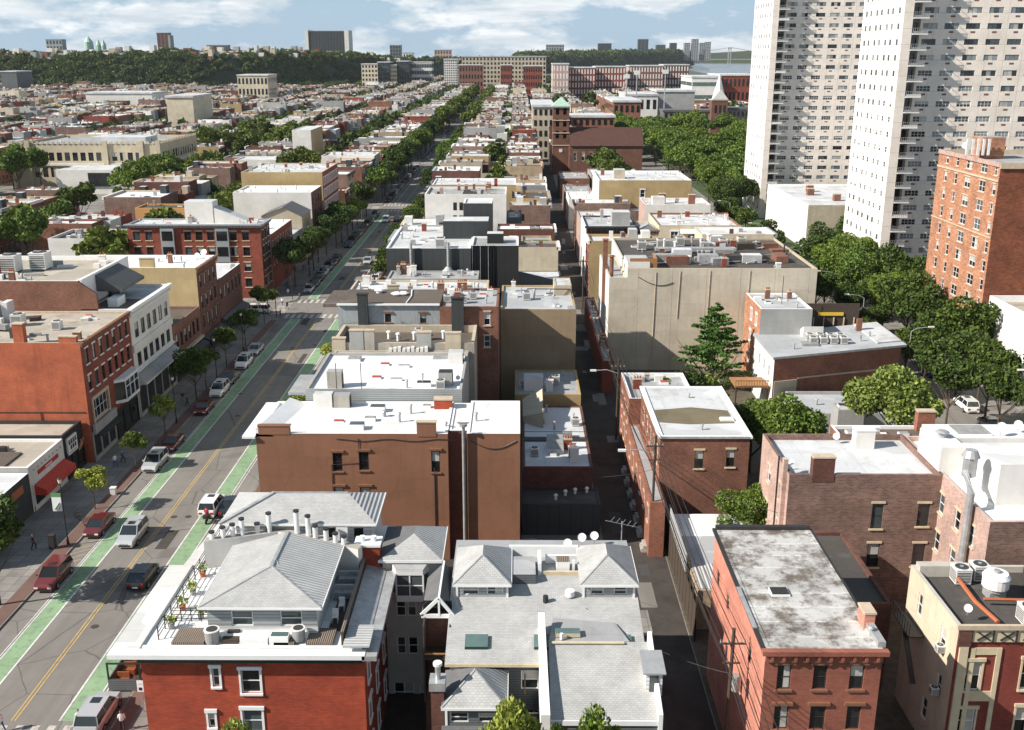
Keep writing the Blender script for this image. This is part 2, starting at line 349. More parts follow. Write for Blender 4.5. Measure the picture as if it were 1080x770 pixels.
def road_mat():
    m, t, b = nt('asphalt'); v = pos(t)
    c = mix(t, ramp(t, noise(t, v, .12, 6, .7), .3, .7), (.165, .152, .135), (.235, .218, .195))
    tr = ramp(t, noise(t, v, 1.0, 4, .6, (.9, .05, 1)), .42, .7)        # tyre-worn lanes along the street
    c = mix(t, mulf(t, tr, .45), c, (.125, .116, .105))
    vo = N(t, 'ShaderNodeTexVoronoi', feature='DISTANCE_TO_EDGE'); vo.inputs['Scale'].default_value = .16; vo.inputs['Randomness'].default_value = 1
    mp = N(t, 'ShaderNodeMapping'); t.links.new(v, mp.inputs[0]); nn = N(t, 'ShaderNodeTexNoise'); nn.inputs['Scale'].default_value = .5; t.links.new(v, nn.inputs[0])
    c2 = mix(t, .25, v, nn.outputs['Color'], 'ADD'); t.links.new(c2, vo.inputs['Vector'])
    c = mix(t, ramp(t, vo.outputs['Distance'], .0, .012, (.7, .7, .7, 1), (0, 0, 0, 1)), c, (.04, .037, .035))
    pa = ramp(t, noise(t, v, .07, 2, .4), .60, .61)
    c = mix(t, mulf(t, pa, .35), c, (.07, .067, .062))
    c = mix(t, ramp(t, noise(t, v, 30, 2), .6, .8), c, (.2, .19, .17))
    t.links.new(c, b.inputs['Base Color']); b.inputs['Roughness'].default_value = .9; bump(t, b, noise(t, v, 14, 4), .2, .02)
    m, t, b = nt('pavement'); v = pos(t)
    bt = N(t, 'ShaderNodeTexBrick'); t.links.new(v, bt.inputs['Vector'])
    bt.inputs['Color1'].default_value = (.22, .205, .185, 1); bt.inputs['Color2'].default_value = (.29, .275, .25, 1); bt.inputs['Mortar'].default_value = (.12, .11, .1, 1)
    bt.inputs['Scale'].default_value = 1; bt.inputs['Mortar Size'].default_value = .03; bt.inputs['Brick Width'].default_value = 1.5; bt.inputs['Row Height'].default_value = 1.5; bt.offset = 0
    c = mix(t, 1.0, bt.outputs['Color'], ramp(t, noise(t, v, .25, 6, .7), .3, .7, (.6, .6, .6, 1), (1.1, 1.1, 1.1, 1)), 'MULTIPLY')
    t.links.new(c, b.inputs['Base Color']); b.inputs['Roughness'].default_value = .9
    for nm, col, w in (('paint_white', (.66, .65, .62), .5), ('paint_yellow', (.52, .36, .13), .55), ('paint_green', (.235, .36, .205), .75), ('paver_brick', (.16, .09, .07), .3), ('paint_worn', (.55, .50, .44), .9), ('paint_tan', (.5, .36, .2), .7)):
        m, t, b = nt(nm); v = pos(t)
        c = mix(t, mulf(t, ramp(t, noise(t, v, 1.4, 7, .75), .5, .68), w), col, (.13, .12, .105))
        c = mix(t, 1.0, c, ramp(t, noise(t, v, .2, 4, .6), .3, .7, (.78, .78, .78, 1), (1.08, 1.08, 1.08, 1)), 'MULTIPLY')
        t.links.new(c, b.inputs['Base Color']); b.inputs['Roughness'].default_value = .8
    m, t, b = nt('water'); b.inputs['Base Color'].default_value = (.16, .19, .20, 1); b.inputs['Roughness'].default_value = .25
    bump(t, b, noise(t, pos(t), .05, 5, .6), .5, 1.0)
    m, t, b = nt('ground_mat'); v = pos(t)
    c = mix(t, ramp(t, noise(t, v, .01, 6, .7), .35, .65), (.09, .085, .075), (.055, .075, .03))
    t.links.new(c, b.inputs['Base Color']); b.inputs['Roughness'].default_value = .95
    plain('hill_mat', (.035, .05, .02), .95, var=.4, vs=.02)
road_mat()
# ------------------------------------------------------------------ windows
WM = {}
ROT = {'S': 0, 'E': math.pi/2, 'W': -math.pi/2, 'N': math.pi}
def win_mesh(w, h, st):
    k = (round(w, 2), round(h, 2), st)
    if k in WM: return WM[k]
    fr = {'white': 'white_paint', 'stone': 'white_paint', 'dark': 'dark_trim', 'brown': 'dark_trim', 'tower': 'ac_white', 'tan': 'white_paint', 'cream': 'white_paint', 'bare': 'white_paint', 'lint': 'dark_trim', 'lintc': 'dark_trim'}[st]
    tr = {'white': 'white_paint', 'stone': 'stone_trim', 'dark': None, 'brown': 'brown_trim', 'tower': None, 'tan': 'cream_trim', 'cream': 'cream_trim', 'bare': None, 'lint': 'white_paint', 'lintc': 'cream_trim'}[st]
    m = MB(); a = w/2; q = .07
    m.box(-a, -a+q, .08, .16, 0, h, fr); m.box(a-q, a, .08, .16, 0, h, fr); m.box(-a+q, a-q, .08, .16, h-q, h, fr); m.box(-a+q, a-q, .08, .16, 0, q, fr)
    m.box(-a+q, a-q, .1, .15, h*.5-.03, h*.5+.03, fr)
    if w > 1.5: m.box(-.04, .04, .09, .155, q, h-q, fr)
    if w > 2.4:
        for s in (-.5, .5): m.box(a*s*1.0-.03, a*s+.03, .095, .152, q, h-q, fr)
    if tr:
        m.box(-a-.14, a+.14, -.12, .0, -.16, -.003, tr)
        if st in ('white', 'tan'): m.box(-a-.2, a+.2, -.14, 0, h+.003, h+.26, tr); m.box(-a-.14, -a-.003, -.06, 0, -.003, h+.003, tr); m.box(a+.003, a+.14, -.06, 0, -.003, h+.003, tr)
        elif st != 'brown': m.box(-a-.12, a+.12, -.08, 0, h+.003, h+.2, tr)
        else: m.box(-a-.22, a+.22, -.16, 0, h+.12, h+.34, tr)
    f = m.mesh('window')
    ps = []
    for g in range(5):
        p = MB()
        if g == 0: p.box(-a+.01, a-.01, .13, .17, .01, h-.01, 'glass_dark')
        if g == 1: p.box(-a+.01, a-.01, .13, .17, .01, h-.01, 'glass_mid')
        if g == 2: p.box(-a+.01, a-.01, .13, .17, .01, h*.5, 'glass_dark'); p.box(-a+.01, a-.01, .13, .17, h*.5+.001, h-.01, 'glass_blind')
        if g == 4: p.box(-a+.01, a-.01, .13, .17, .01, h-.01, 'glass_sky')
        if g == 3: p.box(-a+.01, 0, .13, .17, .01, h-.01, 'glass_dark'); p.box(.001, a-.01, .13, .17, .01, h-.01, 'glass_blind')
        ps.append(p.mesh('pane'))
    WM[k] = (f, ps); return WM[k]
def add_window(par, side, bx, u, v, w, h, st='white', name='window'):
    x0, x1, y0, y1 = bx
    loc = {'S': (u, y0, v), 'N': (u, y1, v), 'E': (x1, u, v), 'W': (x0, u, v)}[side]
    f, ps = win_mesh(w, h, st)
    o = inst(name, f, par, loc, ROT[side])
    c = bpy.data.objects.new('pane', ps[R.choice((0, 0, 0, 1, 2, 2, 3) if st != 'tower' else (0, 1, 2, 3, 4, 4))]); C.objects.link(c); c.parent = o
    return o
def wall_side(m, side, bx, z0, z1, mat, ops, dep=.18):
    x0, x1, y0, y1 = bx
    T = {'S': lambda u, v, d: (u, y0+d, v), 'N': lambda u, v, d: (u, y1-d, v), 'E': lambda u, v, d: (x1-d, u, v), 'W': lambda u, v, d: (x0+d, u, v)}[side]
    a, b = (x0, x1) if side in 'SN' else (y0, y1)
    if not ops: m.face([T(a, z0, 0), T(b, z0, 0), T(b, z1, 0), T(a, z1, 0)], mat); return
    us = sorted({a, b}|{e for o in ops for e in (o[0]-o[2]/2, o[0]+o[2]/2)}); vs = sorted({z0, z1}|{e for o in ops for e in (o[1], o[1]+o[3])})
    us = [u for u in us if a-1e-6 <= u <= b+1e-6]; vs = [v for v in vs if z0-1e-6 <= v <= z1+1e-6]
    for j in range(len(vs)-1):
        vc = (vs[j]+vs[j+1])/2; run = None
        for i in range(len(us)-1):
            uc = (us[i]+us[i+1])/2
            solid = not any(abs(uc-o[0]) < o[2]/2 and o[1] < vc < o[1]+o[3] for o in ops)
            if solid and run is None: run = us[i]
            if run is not None and (not solid or i == len(us)-2):
                e = us[i+1] if solid else us[i]
                m.face([T(run, vs[j], 0), T(e, vs[j], 0), T(e, vs[j+1], 0), T(run, vs[j+1], 0)], mat); run = None
    for o in ops:
        p, q, r, s = o[0]-o[2]/2, o[0]+o[2]/2, o[1], o[1]+o[3]
        m.face([T(p, r, 0), T(p, r, dep), T(p, s, dep), T(p, s, 0)], mat); m.face([T(q, r, 0), T(q, r, dep), T(q, s, dep), T(q, s, 0)], mat)
        m.face([T(p, s, 0), T(p, s, dep), T(q, s, dep), T(q, s, 0)], mat); m.face([T(p, r, 0), T(p, r, dep), T(q, r, dep), T(q, r, 0)], mat)
def G(u0, u1, n, vs, w, h, st='white'):
    if not isinstance(vs, (list, tuple)): vs = [vs]
    st_ = (u1-u0)/n
    return [(u0+st_*(i+.5), v, w, h, st) for v in vs for i in range(n)]
OCC = []
class Bld:
    def __init__(s, name, label, x0, x1, y0, y1, z, wall, roof='roof_white', ph=.45, z0=0., wins=None, fm=None, cap=None, group=None, cat='building', corn=None, occ=True, capw=.3, par=None):
        s.bx = (x0, x1, y0, y1); s.z = z; s.rz = z-ph; s.label = label
        s.root = par or thing(name, ((x0+x1)/2, y0, z0), label, cat, group)
        if occ and not par: OCC.append((x0, x1, y0, y1))
        wins = wins or {}; fm = fm or {}; m = MB(); cap = cap or wall
        for sd in 'SEWN': wall_side(m, sd, s.bx, z0, z, fm.get(sd, wall), [o[:4] for o in wins.get(sd, [])])
        t = capw
        if ph > .02:
            m.box(x0, x1, y0, y0+t, s.rz-.2, z, cap, 'bSEW'); m.box(x0, x1, y1-t, y1, s.rz-.2, z, cap, 'bNEW')
            m.box(x0, x0+t, y0+t, y1-t, s.rz-.2, z, cap, 'bWSN'); m.box(x1-t, x1, y0+t, y1-t, s.rz-.2, z, cap, 'bESN')
        s.wall = m.build('wall', s.root)
        r = MB()
        if ph > .02: r.face([(x0+t, y0+t, s.rz), (x1-t, y0+t, s.rz), (x1-t, y1-t, s.rz), (x0+t, y1-t, s.rz)], roof)
        else: r.box(x0-.02, x1+.02, y0-.02, y1+.02, z+.003, z+.12, roof)
        s.roof = r.build('roof', s.root)
        for sd, l in wins.items():
            for o in l: add_window(s.root, sd, s.bx, *o)
        for sd, (cm, d, h, *r_) in (corn or {}).items():
            c = MB(); b = .004
            zt = z+.06-(r_[0] if r_ else 0)
            q = {'S': (x0-d*.6, x1+d*.6, y0-d, y0-b), 'W': (x0-d, x0-b, y0-d*.6, y1+d*.6), 'E': (x1+b, x1+d, y0-d*.6, y1+d*.6), 'N': (x0, x1, y1+b, y1+d)}[sd]
            c.box(*q, zt-h*.35, zt, cm)
            g = {'S': (x0, x1, y0-d*.5, y0-b), 'W': (x0-d*.5, x0-b, y0, y1), 'E': (x1+b, x1+d*.5, y0, y1), 'N': (x0, x1, y1+b, y1+d*.5)}[sd]
            c.box(*g, zt-h, zt-h*.35-.003, cm)
            a, e = (x0, x1) if sd in 'SN' else (y0, y1); n = max(2, int((e-a)/.7))
            for i in range(n):
                u = a+(e-a)*(i+.5)/n
                w = {'S': (u-.09, u+.09, y0-d*.85, y0-d*.5-.002), 'W': (x0-d*.85, x0-d*.5-.002, u-.09, u+.09), 'E': (x1+d*.5+.002, x1+d*.85, u-.09, u+.09), 'N': (u-.09, u+.09, y1+d*.5+.002, y1+d*.85)}[sd]
                c.box(*w, zt-h*.8, zt-h*.35-.004, cm)
            c.build('cornice', s.root)
    def part(s, name, m, par=None, **k): return m.build(name, par or s.root, **k)
    def chim(s, x, y, w=.9, d=.6, h=1.5, m='brick_mid', pots=2, z=None):
        z = s.rz if z is None else z
        b = MB().box(x-w/2, x+w/2, y-d/2, y+d/2, z-.1, z+h, m).box(x-w/2-.06, x+w/2+.06, y-d/2-.06, y+d/2+.06, z+h+.002, z+h+.14, 'stone_trim' if m != 'stucco_white' else 'white_paint')
        for i in range(pots):
            px = x-w/2+w*(i+.5)/pots; b.cyl(px, y, z+h+.142, z+h+.5, .11, 'terracotta', 8, .09)
        return b.build('chimney', s.roof)
    def hatch(s, x, y, w=1.6, d=2.4, h=2.2, m='stucco_white', slope=True, top='roof_white'):
        b = MB(); z = s.rz
        pts = [(x-w/2, y-d/2), (x+w/2, y-d/2), (x+w/2, y+d/2), (x-w/2, y+d/2)]
        zz = [z+h, z+h, z+h*.45, z+h*.45] if slope else [z+h]*4
        if slope and R.random() < .5: zz = [z+h*.45, z+h*.45, z+h, z+h]
        b.prism(pts, z-.05, zz, m, top); b.box(x+w/2+.004, x+w/2+.05, y-.4, y+.4, z, z+min(h, 2)*.8, 'dark_trim')
        return b.build('stair_bulkhead', s.roof)
    def sky(s, x, y, w=1.1, d=.9, col='red_hatch', h=.28):
        b = MB().box(x-w/2, x+w/2, y-d/2, y+d/2, s.rz-.05, s.rz+h, 'white_paint' if col != 'steel' else 'galvanised').box(x-w/2+.07, x+w/2-.07, y-d/2+.07, y+d/2-.07, s.rz+h+.002, s.rz+h+.06, col)
        return b.build('skylight', s.roof)
    def vent(s, x, y, h=.8, r=.12, m='galvanised', cap=True):
        b = MB().cyl(x, y, s.rz-.05, s.rz+h, r, m, 8)
        if cap: b.cyl(x, y, s.rz+h+.002, s.rz+h+.16, r*1.7, m, 8, r*1.1)
        return b.build('vent_pipe', s.roof)
    def clutter(s, n, seed=0, dark=False):
        q = random.Random(seed*13+int(s.bx[0]*7+s.bx[2])); x0, x1, y0, y1 = s.bx
        for i in range(int(n*1.9)):
            x = q.uniform(x0+1, x1-1); y = q.uniform(y0+1, y1-1); k = q.random()
            if k < .35: s.vent(x, y, q.uniform(.3, 1), q.uniform(.07, .16))
            elif k < .6: s.sky(x, y, q.uniform(.7, 1.3), q.uniform(.6, 1), q.choice(['galvanised', 'red_hatch', 'glass_mid', 'ac_grey']))
            elif k < .8: s.chim(x, y, q.uniform(.5, 1.1), .5, q.uniform(.8, 1.6), q.choice(['brick_mid', 'brick_red', 'stucco_white', 'stucco_grey']), q.randint(0, 3))
            else:
                u = q.uniform(.6, 1.3); MB().box(x-u/2, x+u/2, y-.4, y+.4, s.rz-.02, s.rz+q.uniform(.4, .9), q.choice(['ac_grey', 'ac_white', 'stucco_white'])).build('duct_box', s.roof)
# ---- rooftop equipment (things of their own)
def ac_proto():
    r = thing('rooftop_air_conditioner', (0, 0, 0), 'x', 'air conditioner')
    MB().box(-.45, .45, -.45, .45, .08, .95, 'ac_white').box(-.47, .47, -.47, .47, .952, 1.0, 'ac_white').box(-.4, .4, -.4, -.3, 0, .08, 'ac_dark').box(-.4, .4, .3, .4, 0, .08, 'ac_dark').build('casing', r)
    g = MB()
    for i in range(7): g.box(-.4, .4, -.462, -.452, .18+i*.1, .23+i*.1, 'ac_dark'); g.box(-.462, -.452, -.4, .4, .18+i*.1, .23+i*.1, 'ac_dark')
    g.build('side_grille', r)
    MB().cyl(0, 0, 1.003, 1.03, .38, 'ac_dark', 16).cyl(0, 0, 1.031, 1.06, .12, 'ac_grey', 10).build('fan', r); return r
def cyl_ac_proto():
    r = thing('rooftop_air_conditioner', (0, 0, 0), 'x', 'air conditioner')
    MB().cyl(0, 0, .05, .95, .5, 'ac_grey', 18).cyl(0, 0, .951, 1.02, .54, 'ac_white', 18).build('casing', r)
    MB().cyl(0, 0, 1.022, 1.05, .38, 'ac_dark', 16).build('fan', r); return r
def dish_proto():
    r = thing('satellite_dish', (0, 0, 0), 'x', 'satellite dish')
    m = MB(); n = 14; k = []
    for j, (q, z) in enumerate(((.0, .0), (.22, .03), (.42, .12))):
        k.append([(q*math.cos(2*math.pi*i/n), q*math.sin(2*math.pi*i/n), z) for i in range(n)])
    for a in range(2):
        for i in range(n): m.face([k[a][i], k[a][(i+1) % n], k[a+1][(i+1) % n], k[a+1][i]], 'white_paint')
    d = m.mesh('reflector', smooth=True); o = inst('reflector', d, r, (0, 0, .9)); o.rotation_euler = (rad(58), 0, rad(-12)) ; o.scale = (1.15, 1.15, 1.15)
    MB().tube([(0, 0, 0), (0, 0, .85)], .035, 'galvanised').tube([(0, 0, .88), (0, -.45, 1.1)], .02, 'galvanised', 4).build('mast', r); return r
PROT = {'ac': ac_proto(), 'cyl': cyl_ac_proto(), 'dish': dish_proto()}
USED = set()
def put(kind, x, y, z, label, rz=0, s=1, group=None):
    p = PROT[kind]
    o = p if kind not in USED else copy_tree(p); USED.add(kind)
    o.location = (x, y, z); o.rotation_euler = (0, 0, rz); s = s*.56 if kind == 'dish' else s; o.scale = (s, s, s); o['label'] = label
    if group: o['group'] = group
    return o
brick('brick_oxblood', (.25, .05, .034), paint=True, wear=.4)
# ------------------------------------------------------------------ pixel helpers for measured openings
def PX(px, py, X):
    d = ray(px, py); t = X/d.x; return (d.y*t, H+d.z*t)
def wS(Y, rects, st='white'):
    o = []
    for a, b, c, d in rects:
        x0, z1 = PY(a, (b+d)/2, Y)[0], PY((a+c)/2, b, Y)[1]; x1, z0 = PY(c, (b+d)/2, Y)[0], PY((a+c)/2, d, Y)[1]
        o.append(((x0+x1)/2, z0, x1-x0, z1-z0, st))
    return o
ORD = ['first', 'second', 'third', 'fourth', 'fifth', 'sixth', 'seventh', 'eighth', 'ninth', 'tenth', 'eleventh', 'twelfth', 'thirteenth', 'fourteenth', 'fifteenth', 'sixteenth', 'seventeenth', 'eighteenth', 'nineteenth', 'twentieth'] + ['twenty-'+s for s in ('first', 'second', 'third', 'fourth', 'fifth', 'sixth', 'seventh', 'eighth', 'ninth')] + ['thirtieth']
XS = [60+145*j for j in range(-1, 13)]          # centre lines of the cross streets
XS = [205+145*(j-1) for j in range(0, 13)]
# ------------------------------------------------------------------ ground, roads, pavements
g = MB(); g.face([(-9000, -300, -.35), (9000, -300, -.35), (9000, 9000, -.35), (-9000, 9000, -.35)], 'ground_mat'); struct('ground', g)
w = MB(); w.prism([(330, 2000), (420, 1500), (9000, 1400), (9000, 8800), (900, 8800), (640, 4200), (520, 2900)], -.3, -.2, 'water'); struct('river', w)
YM = XS[-1]+160
g = MB(); g.face([(-1150, 20, 0), (300, 20, 0), (300, YM, 0), (-1150, YM, 0)], 'asphalt'); struct('road', g)
blocks = [(-31.5, 9.2, 'centre'), (13.6, 59, 'east'), (68, 124, 'far east'), (133, 190, 'shore')] + [(-108-12-77*k+.0-0, -47-77*k, 'west') for k in range(0, 14)]
blocks = [(-31.5, 9.2), (13.6, 59), (68, 124), (133, 190)] + [(-118-77*k+(0), -47-77*k-(0 if k == 0 else 3)) for k in range(0, 14)]
ys = [20]+XS
for i, (a, b) in enumerate(blocks):
    for j in range(len(ys)):
        y0 = 20 if j == 0 else ys[j]+5.2; y1 = (ys[j+1]-5.2) if j < len(ys)-1 else YM-20
        if j == 0: y1 = XS[0]-5.2
        if y1-y0 < 4: continue
        if j > 5: continue
        m = MB(); c = 1.8
        m.prism([(a+c, y0), (b-c, y0), (b, y0+c), (b, y1-c), (b-c, y1), (a+c, y1), (a, y1-c), (a, y0+c)], -.05, .14, 'pavement'); struct('pavement', m)
m = MB()
for a, b in blocks: m.box(a, b, XS[5]+5.2, YM-10, -.05, .12, 'pavement', 'b')
struct('pavement', m)
# the avenue's markings
m = MB(); z = .012
def strip(m, x0, x1, y0, y1, mt, z=.012, skips=True):
    cuts = [(c-8.6, c+8.6) for c in XS] if skips else []
    a = y0
    for p, q in cuts+[(y1, y1)]:
        if p > y1: p = y1
        if p > a: m.face([(x0, a, z), (x1, a, z), (x1, p, z), (x0, p, z)], mt)
        a = max(a, q)
        if a >= y1: break
strip(m, -42.75, -42.62, 40, 1400, 'paint_yellow'); 
m = MB(); strip(m, -39.72, -39.60, 40, 1500, 'paint_yellow'); strip(m, -39.42, -39.30, 40, 1500, 'paint_yellow')
struct('centre_line', m)
m = MB(); strip(m, -44.6, -43.0, 40, 345, 'paint_green', .008); strip(m, -35.75, -34.0, 40, 230, 'paint_green', .008); struct('bike_lane', m)
m = MB(); strip(m, -44.72, -44.60, 40, 1300, 'paint_white'); strip(m, -44.95, -44.85, 40, 1300, 'paint_white'); strip(m, -43.0, -42.84, 40, 1300, 'paint_white')
strip(m, -35.95, -35.78, 40, 1300, 'paint_white'); strip(m, -34.0, -33.88, 40, 1300, 'paint_white'); strip(m, -33.68, -33.58, 40, 1300, 'paint_white'); struct('lane_line', m)
# hatched no-parking box, left kerb
m = MB()
for k in range(5): m.beam((-46.9, 94.2+k*1.1, .012), (-45.1, 95.4+k*1.1, .012), .12, .006, 'paint_tan')
struct('road_marking', m)
for c in XS[:5]:
    for y in (c-8.0, c+4.9):
        m = MB(); x = -46.4
        while x < -32: m.face([(x, y, .016), (x+.6, y, .016), (x+.6, y+3.1, .016), (x, y+3.1, .016)], 'paint_worn'); x += 1.25
        struct('crosswalk', m)
    for x0 in (-49.8, -30.4):
        m = MB(); y = c-4.6
        while y < c+4.4: m.face([(x0, y, .016), (x0+2.6, y, .016), (x0+2.6, y+.55, .016), (x0, y+.55, .016)], 'paint_worn'); y += 1.2
        struct('crosswalk', m)
# brick furnishing strip along the kerb
m = MB(); m.face([(-48.6, 60, .146), (-47.15, 60, .146), (-47.15, 195, .146), (-48.6, 195, .146)], 'paver_brick'); m.face([(-31.3, 40, .146), (-30.1, 40, .146), (-30.1, 195, .146), (-31.3, 195, .146)], 'paver_brick'); struct('pavement_paving', m)
m = MB(); m.face([(9.3, 20, .152), (15.4, 20, .152), (15.4, 1700, .152), (9.3, 1700, .152)], 'asphalt_alley'); struct('alley', m)
m = MB(); m.face([(15.5, 21, .15), (55, 21, .15), (55, 196, .15), (15.5, 196, .15)], 'soil'); m.face([(-24, 21, .15), (.5, 21, .15), (.5, 196, .15), (-24, 196, .15)], 'asphalt_alley'); struct('yard', m)
# parking lot by the alley
m = MB(); m.face([(.6, 78, .15), (9.2, 78, .15), (9.2, 101, .15), (.6, 101, .15)], 'asphalt')
for y in (84, 88.5, 93, 97): m.face([(4.2, y, .156), (9.0, y, .156), (9.0, y+.1, .156), (4.2, y+.1, .156)], 'paint_white')
m.face([(2.6, 79, .156), (2.7, 79, .156), (2.7, 100, .156), (2.6, 100, .156)], 'paint_white'); struct('parking_lot', m)
# park lawn beside the towers
m = MB(); m.face([(69, 214, .15), (123, 214, .15), (123, 640, .15), (69, 640, .15)], 'grass'); struct('lawn', m)

# =========================================================== A: red block with roof deck, bottom left
Y = 60.7
a = Bld('brick_building', 'bright red painted brick building with white overhanging roof ledge and penthouse', -25.6, -10.4, Y, 80, 11.2, 'brick_paint_red', 'roof_bright', .02,
  wins={'S': wS(Y, [(224, 704, 231.5, 724), (254.5, 706, 274.5, 731), (254.5+2, 748, 277, 773), (220, 751, 227, 767), (340, 706, 342, 708)][:4]),
        'E': [(y, z, 1.0, 1.7, 'white') for z in (8.0, 4.8, 1.5) for y in (62.5, 66.2, 70, 74)]})
m = MB(); m.box(-27.5, -10.2, 59.9, 60.7-.004, 11.16, 11.5, 'white_paint').prism([(-27.5, 60.7), (-25.604, 60.7), (-25.604, 72.6), (-27.4, 72.6)], 11.16, 11.5, 'ledge_grey', bot=True).prism([(-26.3, 72.62), (-24.9, 72.62), (-24.6, 82), (-25.5, 82)], 11.16, 11.5, 'ledge_grey', bot=True).prism([(-27.1, 60.75), (-25.604, 60.75), (-25.604, 72.5), (-27.1, 72.5)], 10.7, 11.155, 'green_trim').box(-25.6, -10.4, 60.15, 60.696, 10.75, 11.155, 'green_trim').box(-10.396, -9.4, 59.9, 79, 11.1, 11.45, 'galvanised')
a.part('cornice', m)
m = MB(); m.box(-25.4, -10.5, 60.75, 61.0, 11.33, 11.6, 'white_paint').box(-24.9, -11.0, 61.0, 80, 11.325, 11.36, 'roof_bright'); a.part('roof_deck_curb', m)
m = MB()
for px0, px1 in ((-23.6, -21.4), (-16.6, -15.2), (-14.4, -12.6)): m.box(px0, px1, 61.3, 63.2, 11.36, 11.62, 'deck_wood')
m.box(-13.2, -11.9, 63.2, 74, 11.36, 11.5, 'wood_dark').box(-16.0, -13.2, 70.4, 73.5, 11.36, 11.5, 'wood_dark'); a.part('deck', m)
m = MB(); m.box(-11.95, -11.8, 61.2, 74, 11.36, 12.5, 'wood_dark'); m.box(-11.99, -11.76, 61.2, 74, 12.502, 12.58, 'deck_wood'); a.part('parapet', m)
m = MB()   # sloping metal roof along the right edge
m.prism([(-11.75, 61), (-10.2, 61), (-10.2, 76), (-11.75, 76)], 11.37, [11.9, 11.5, 11.5, 11.9], 'metal_ribbed', 'galvanised'); m.box(-11.7, -9.9, 60.2, 63, 11.93, 12.0, 'metal_ribbed'); a.part('side_roof', m)
m = MB()   # railing along the avenue edge
for i in range(15): y = 62+i*1.4; m.box(-24.75, -24.69, y, y+.06, 11.36, 12.45, 'black_metal')
for zz in (11.6, 11.9, 12.2, 12.42): m.box(-24.74, -24.7, 62, 81.6, zz, zz+.04, 'black_metal')
for i in range(5): m.box(-24.6+i*.7, -24.55+i*.7, 64.4, 64.46, 11.36, 12.45, 'black_metal')
for zz in (11.6, 11.9, 12.2, 12.42): m.box(-24.6, -21.8, 64.4, 64.44, zz, zz+.04, 'black_metal')
a.part('railing', m)
# penthouse house 1 (gray hip roof)
ph = MB(); x0, x1, y0, y1 = -21.4, -13.8, 62.6, 71.5
ops = [(-19.9+.9, 12.1, 1.5, 1.2), (-15.6, 12.1, 1.5, 1.2)]
for sd in 'SEWN': wall_side(ph, sd, (x0, x1, y0, y1), 11.3, 13.75, {'S': 'siding_grey'}.get(sd, 'siding_white'), ops if sd == 'S' else [])
ph.box(x0-.02, x1+.02, y0-.04, y0-.002, 11.36, 12.05, 'siding_white')
ph.box(-20.9+.3, -14.4, y0-.62, y0-.05, 11.37, 11.75, 'white_paint')
pw = a.part('penthouse', ph)
for o in ops: add_window(pw, 'S', (x0, x1, y0, y1), o[0], o[1], o[2], o[3], 'bare')
e = .45; hz = 13.78; rz = 14.95; xr = -17.6
r = MB(); A0, A1, A2, A3 = (x0-e, y0-e, hz), (x1+e, y0-e, hz), (x1+e, y1, hz), (x0-e, y1, hz)
B0, B1 = (xr, 66.0, rz), (xr, y1, rz)
r.face([A0, A1, B0], 'shingle_grey'); r.face([A1, A2, B1, B0], 'metal_ribbed'); r.face([A3, A0, B0, B1], 'shingle_grey'); r.face([A2, A3, B1], 'shingle_grey')
r.box(x0-e, x1+e, y0-e-.05, y0-e, hz-.14, hz+.02, 'white_paint'); r.box(x1+e, x1+e+.05, y0-e, y1, hz-.14, hz+.02, 'white_paint'); r.box(x0-e-.05, x0-e, y0-e, y1, hz-.14, hz+.02, 'white_paint')
r.beam(B0, B1, .25, .1, 'galvanised').beam(A1, B0, .14, .08, 'galvanised'); r.beam(A0, B0, .14, .06, 'galvanised')
r.prism([(-18.6, 65.2), (-16.5, 65.2), (-17.6, 67.2)], 14.3, [14.55, 14.55, 15.05], 'stucco_white', 'shingle_grey'); r.box(-18.1, -17.0, 65.16, 65.195, 14.4, 14.52, 'void')
a.part('penthouse_roof', r)
# wall with the row of vent stacks behind the first penthouse
m = MB(); m.prism([(-24.4, 72.2), (-19.0, 74.0), (-12.2, 71.0), (-12.0, 71.8), (-19.0, 74.8), (-24.4, 73.0)], 11.3, 13.7, 'stucco_white', 'concrete_old'); a.part('party_wall', m)
for i, (x, y, h) in enumerate([(-23.9, 72.8, .5), (-23.1, 73, .8), (-22.4, 73.3, .9), (-21.7, 73.5, 1.3), (-20.6, 73.9, .7), (-19.7, 74.1, 1.5), (-17.4, 73.7, 1.9), (-16.4, 73.2, 1.7), (-15.8, 72.9, 1.0), (-14.9, 72.6, .9), (-14.1, 72.2, .7), (-13.4, 71.9, .6)]):
    MB().cyl(x, y, 13.6, 13.7+h, .2, 'white_paint', 10).cyl(x, y, 13.702+h, 13.84+h, .24, 'dark_trim', 10).build('vent_stack', a.root)
# penthouse 2
x0, x1, y0, y1 = -22.5, -11.6, 74.6, 80
m = MB(); ops = [(-15.0, 11.9, 1.0, 1.9), (-12.7, 11.9, .9, 1.9)]
for sd in 'SEWN': wall_side(m, sd, (x0, x1, y0, y1), 11.3, 14.25, 'siding_white', ops if sd == 'S' else [])
m.box(-14.4, -13.5, 74.2, 74.595, 11.36, 14.1, 'white_paint'); pw = a.part('penthouse', m)
for o in ops: add_window(pw, 'S', (x0, x1, y0, y1), o[0], o[1], o[2], o[3], 'bare')
r = MB(); e = .4; hz = 14.28; A0, A1, A2, A3 = (x0-e-.8, y0-e, hz), (x1+e, y0-e, hz), (x1+e, y1+e, hz), (x0-e-.8, y1+e, hz); B0, B1 = (-20.0, 77.6, 15.5), (-13.9, 77.6, 15.5)
r.face([A0, A1, B1, B0], 'shingle_grey'); r.face([A1, A2, B1], 'metal_ribbed_x'); r.face([A2, A3, B0, B1], 'shingle_grey'); r.face([A3, A0, B0], 'metal_ribbed')
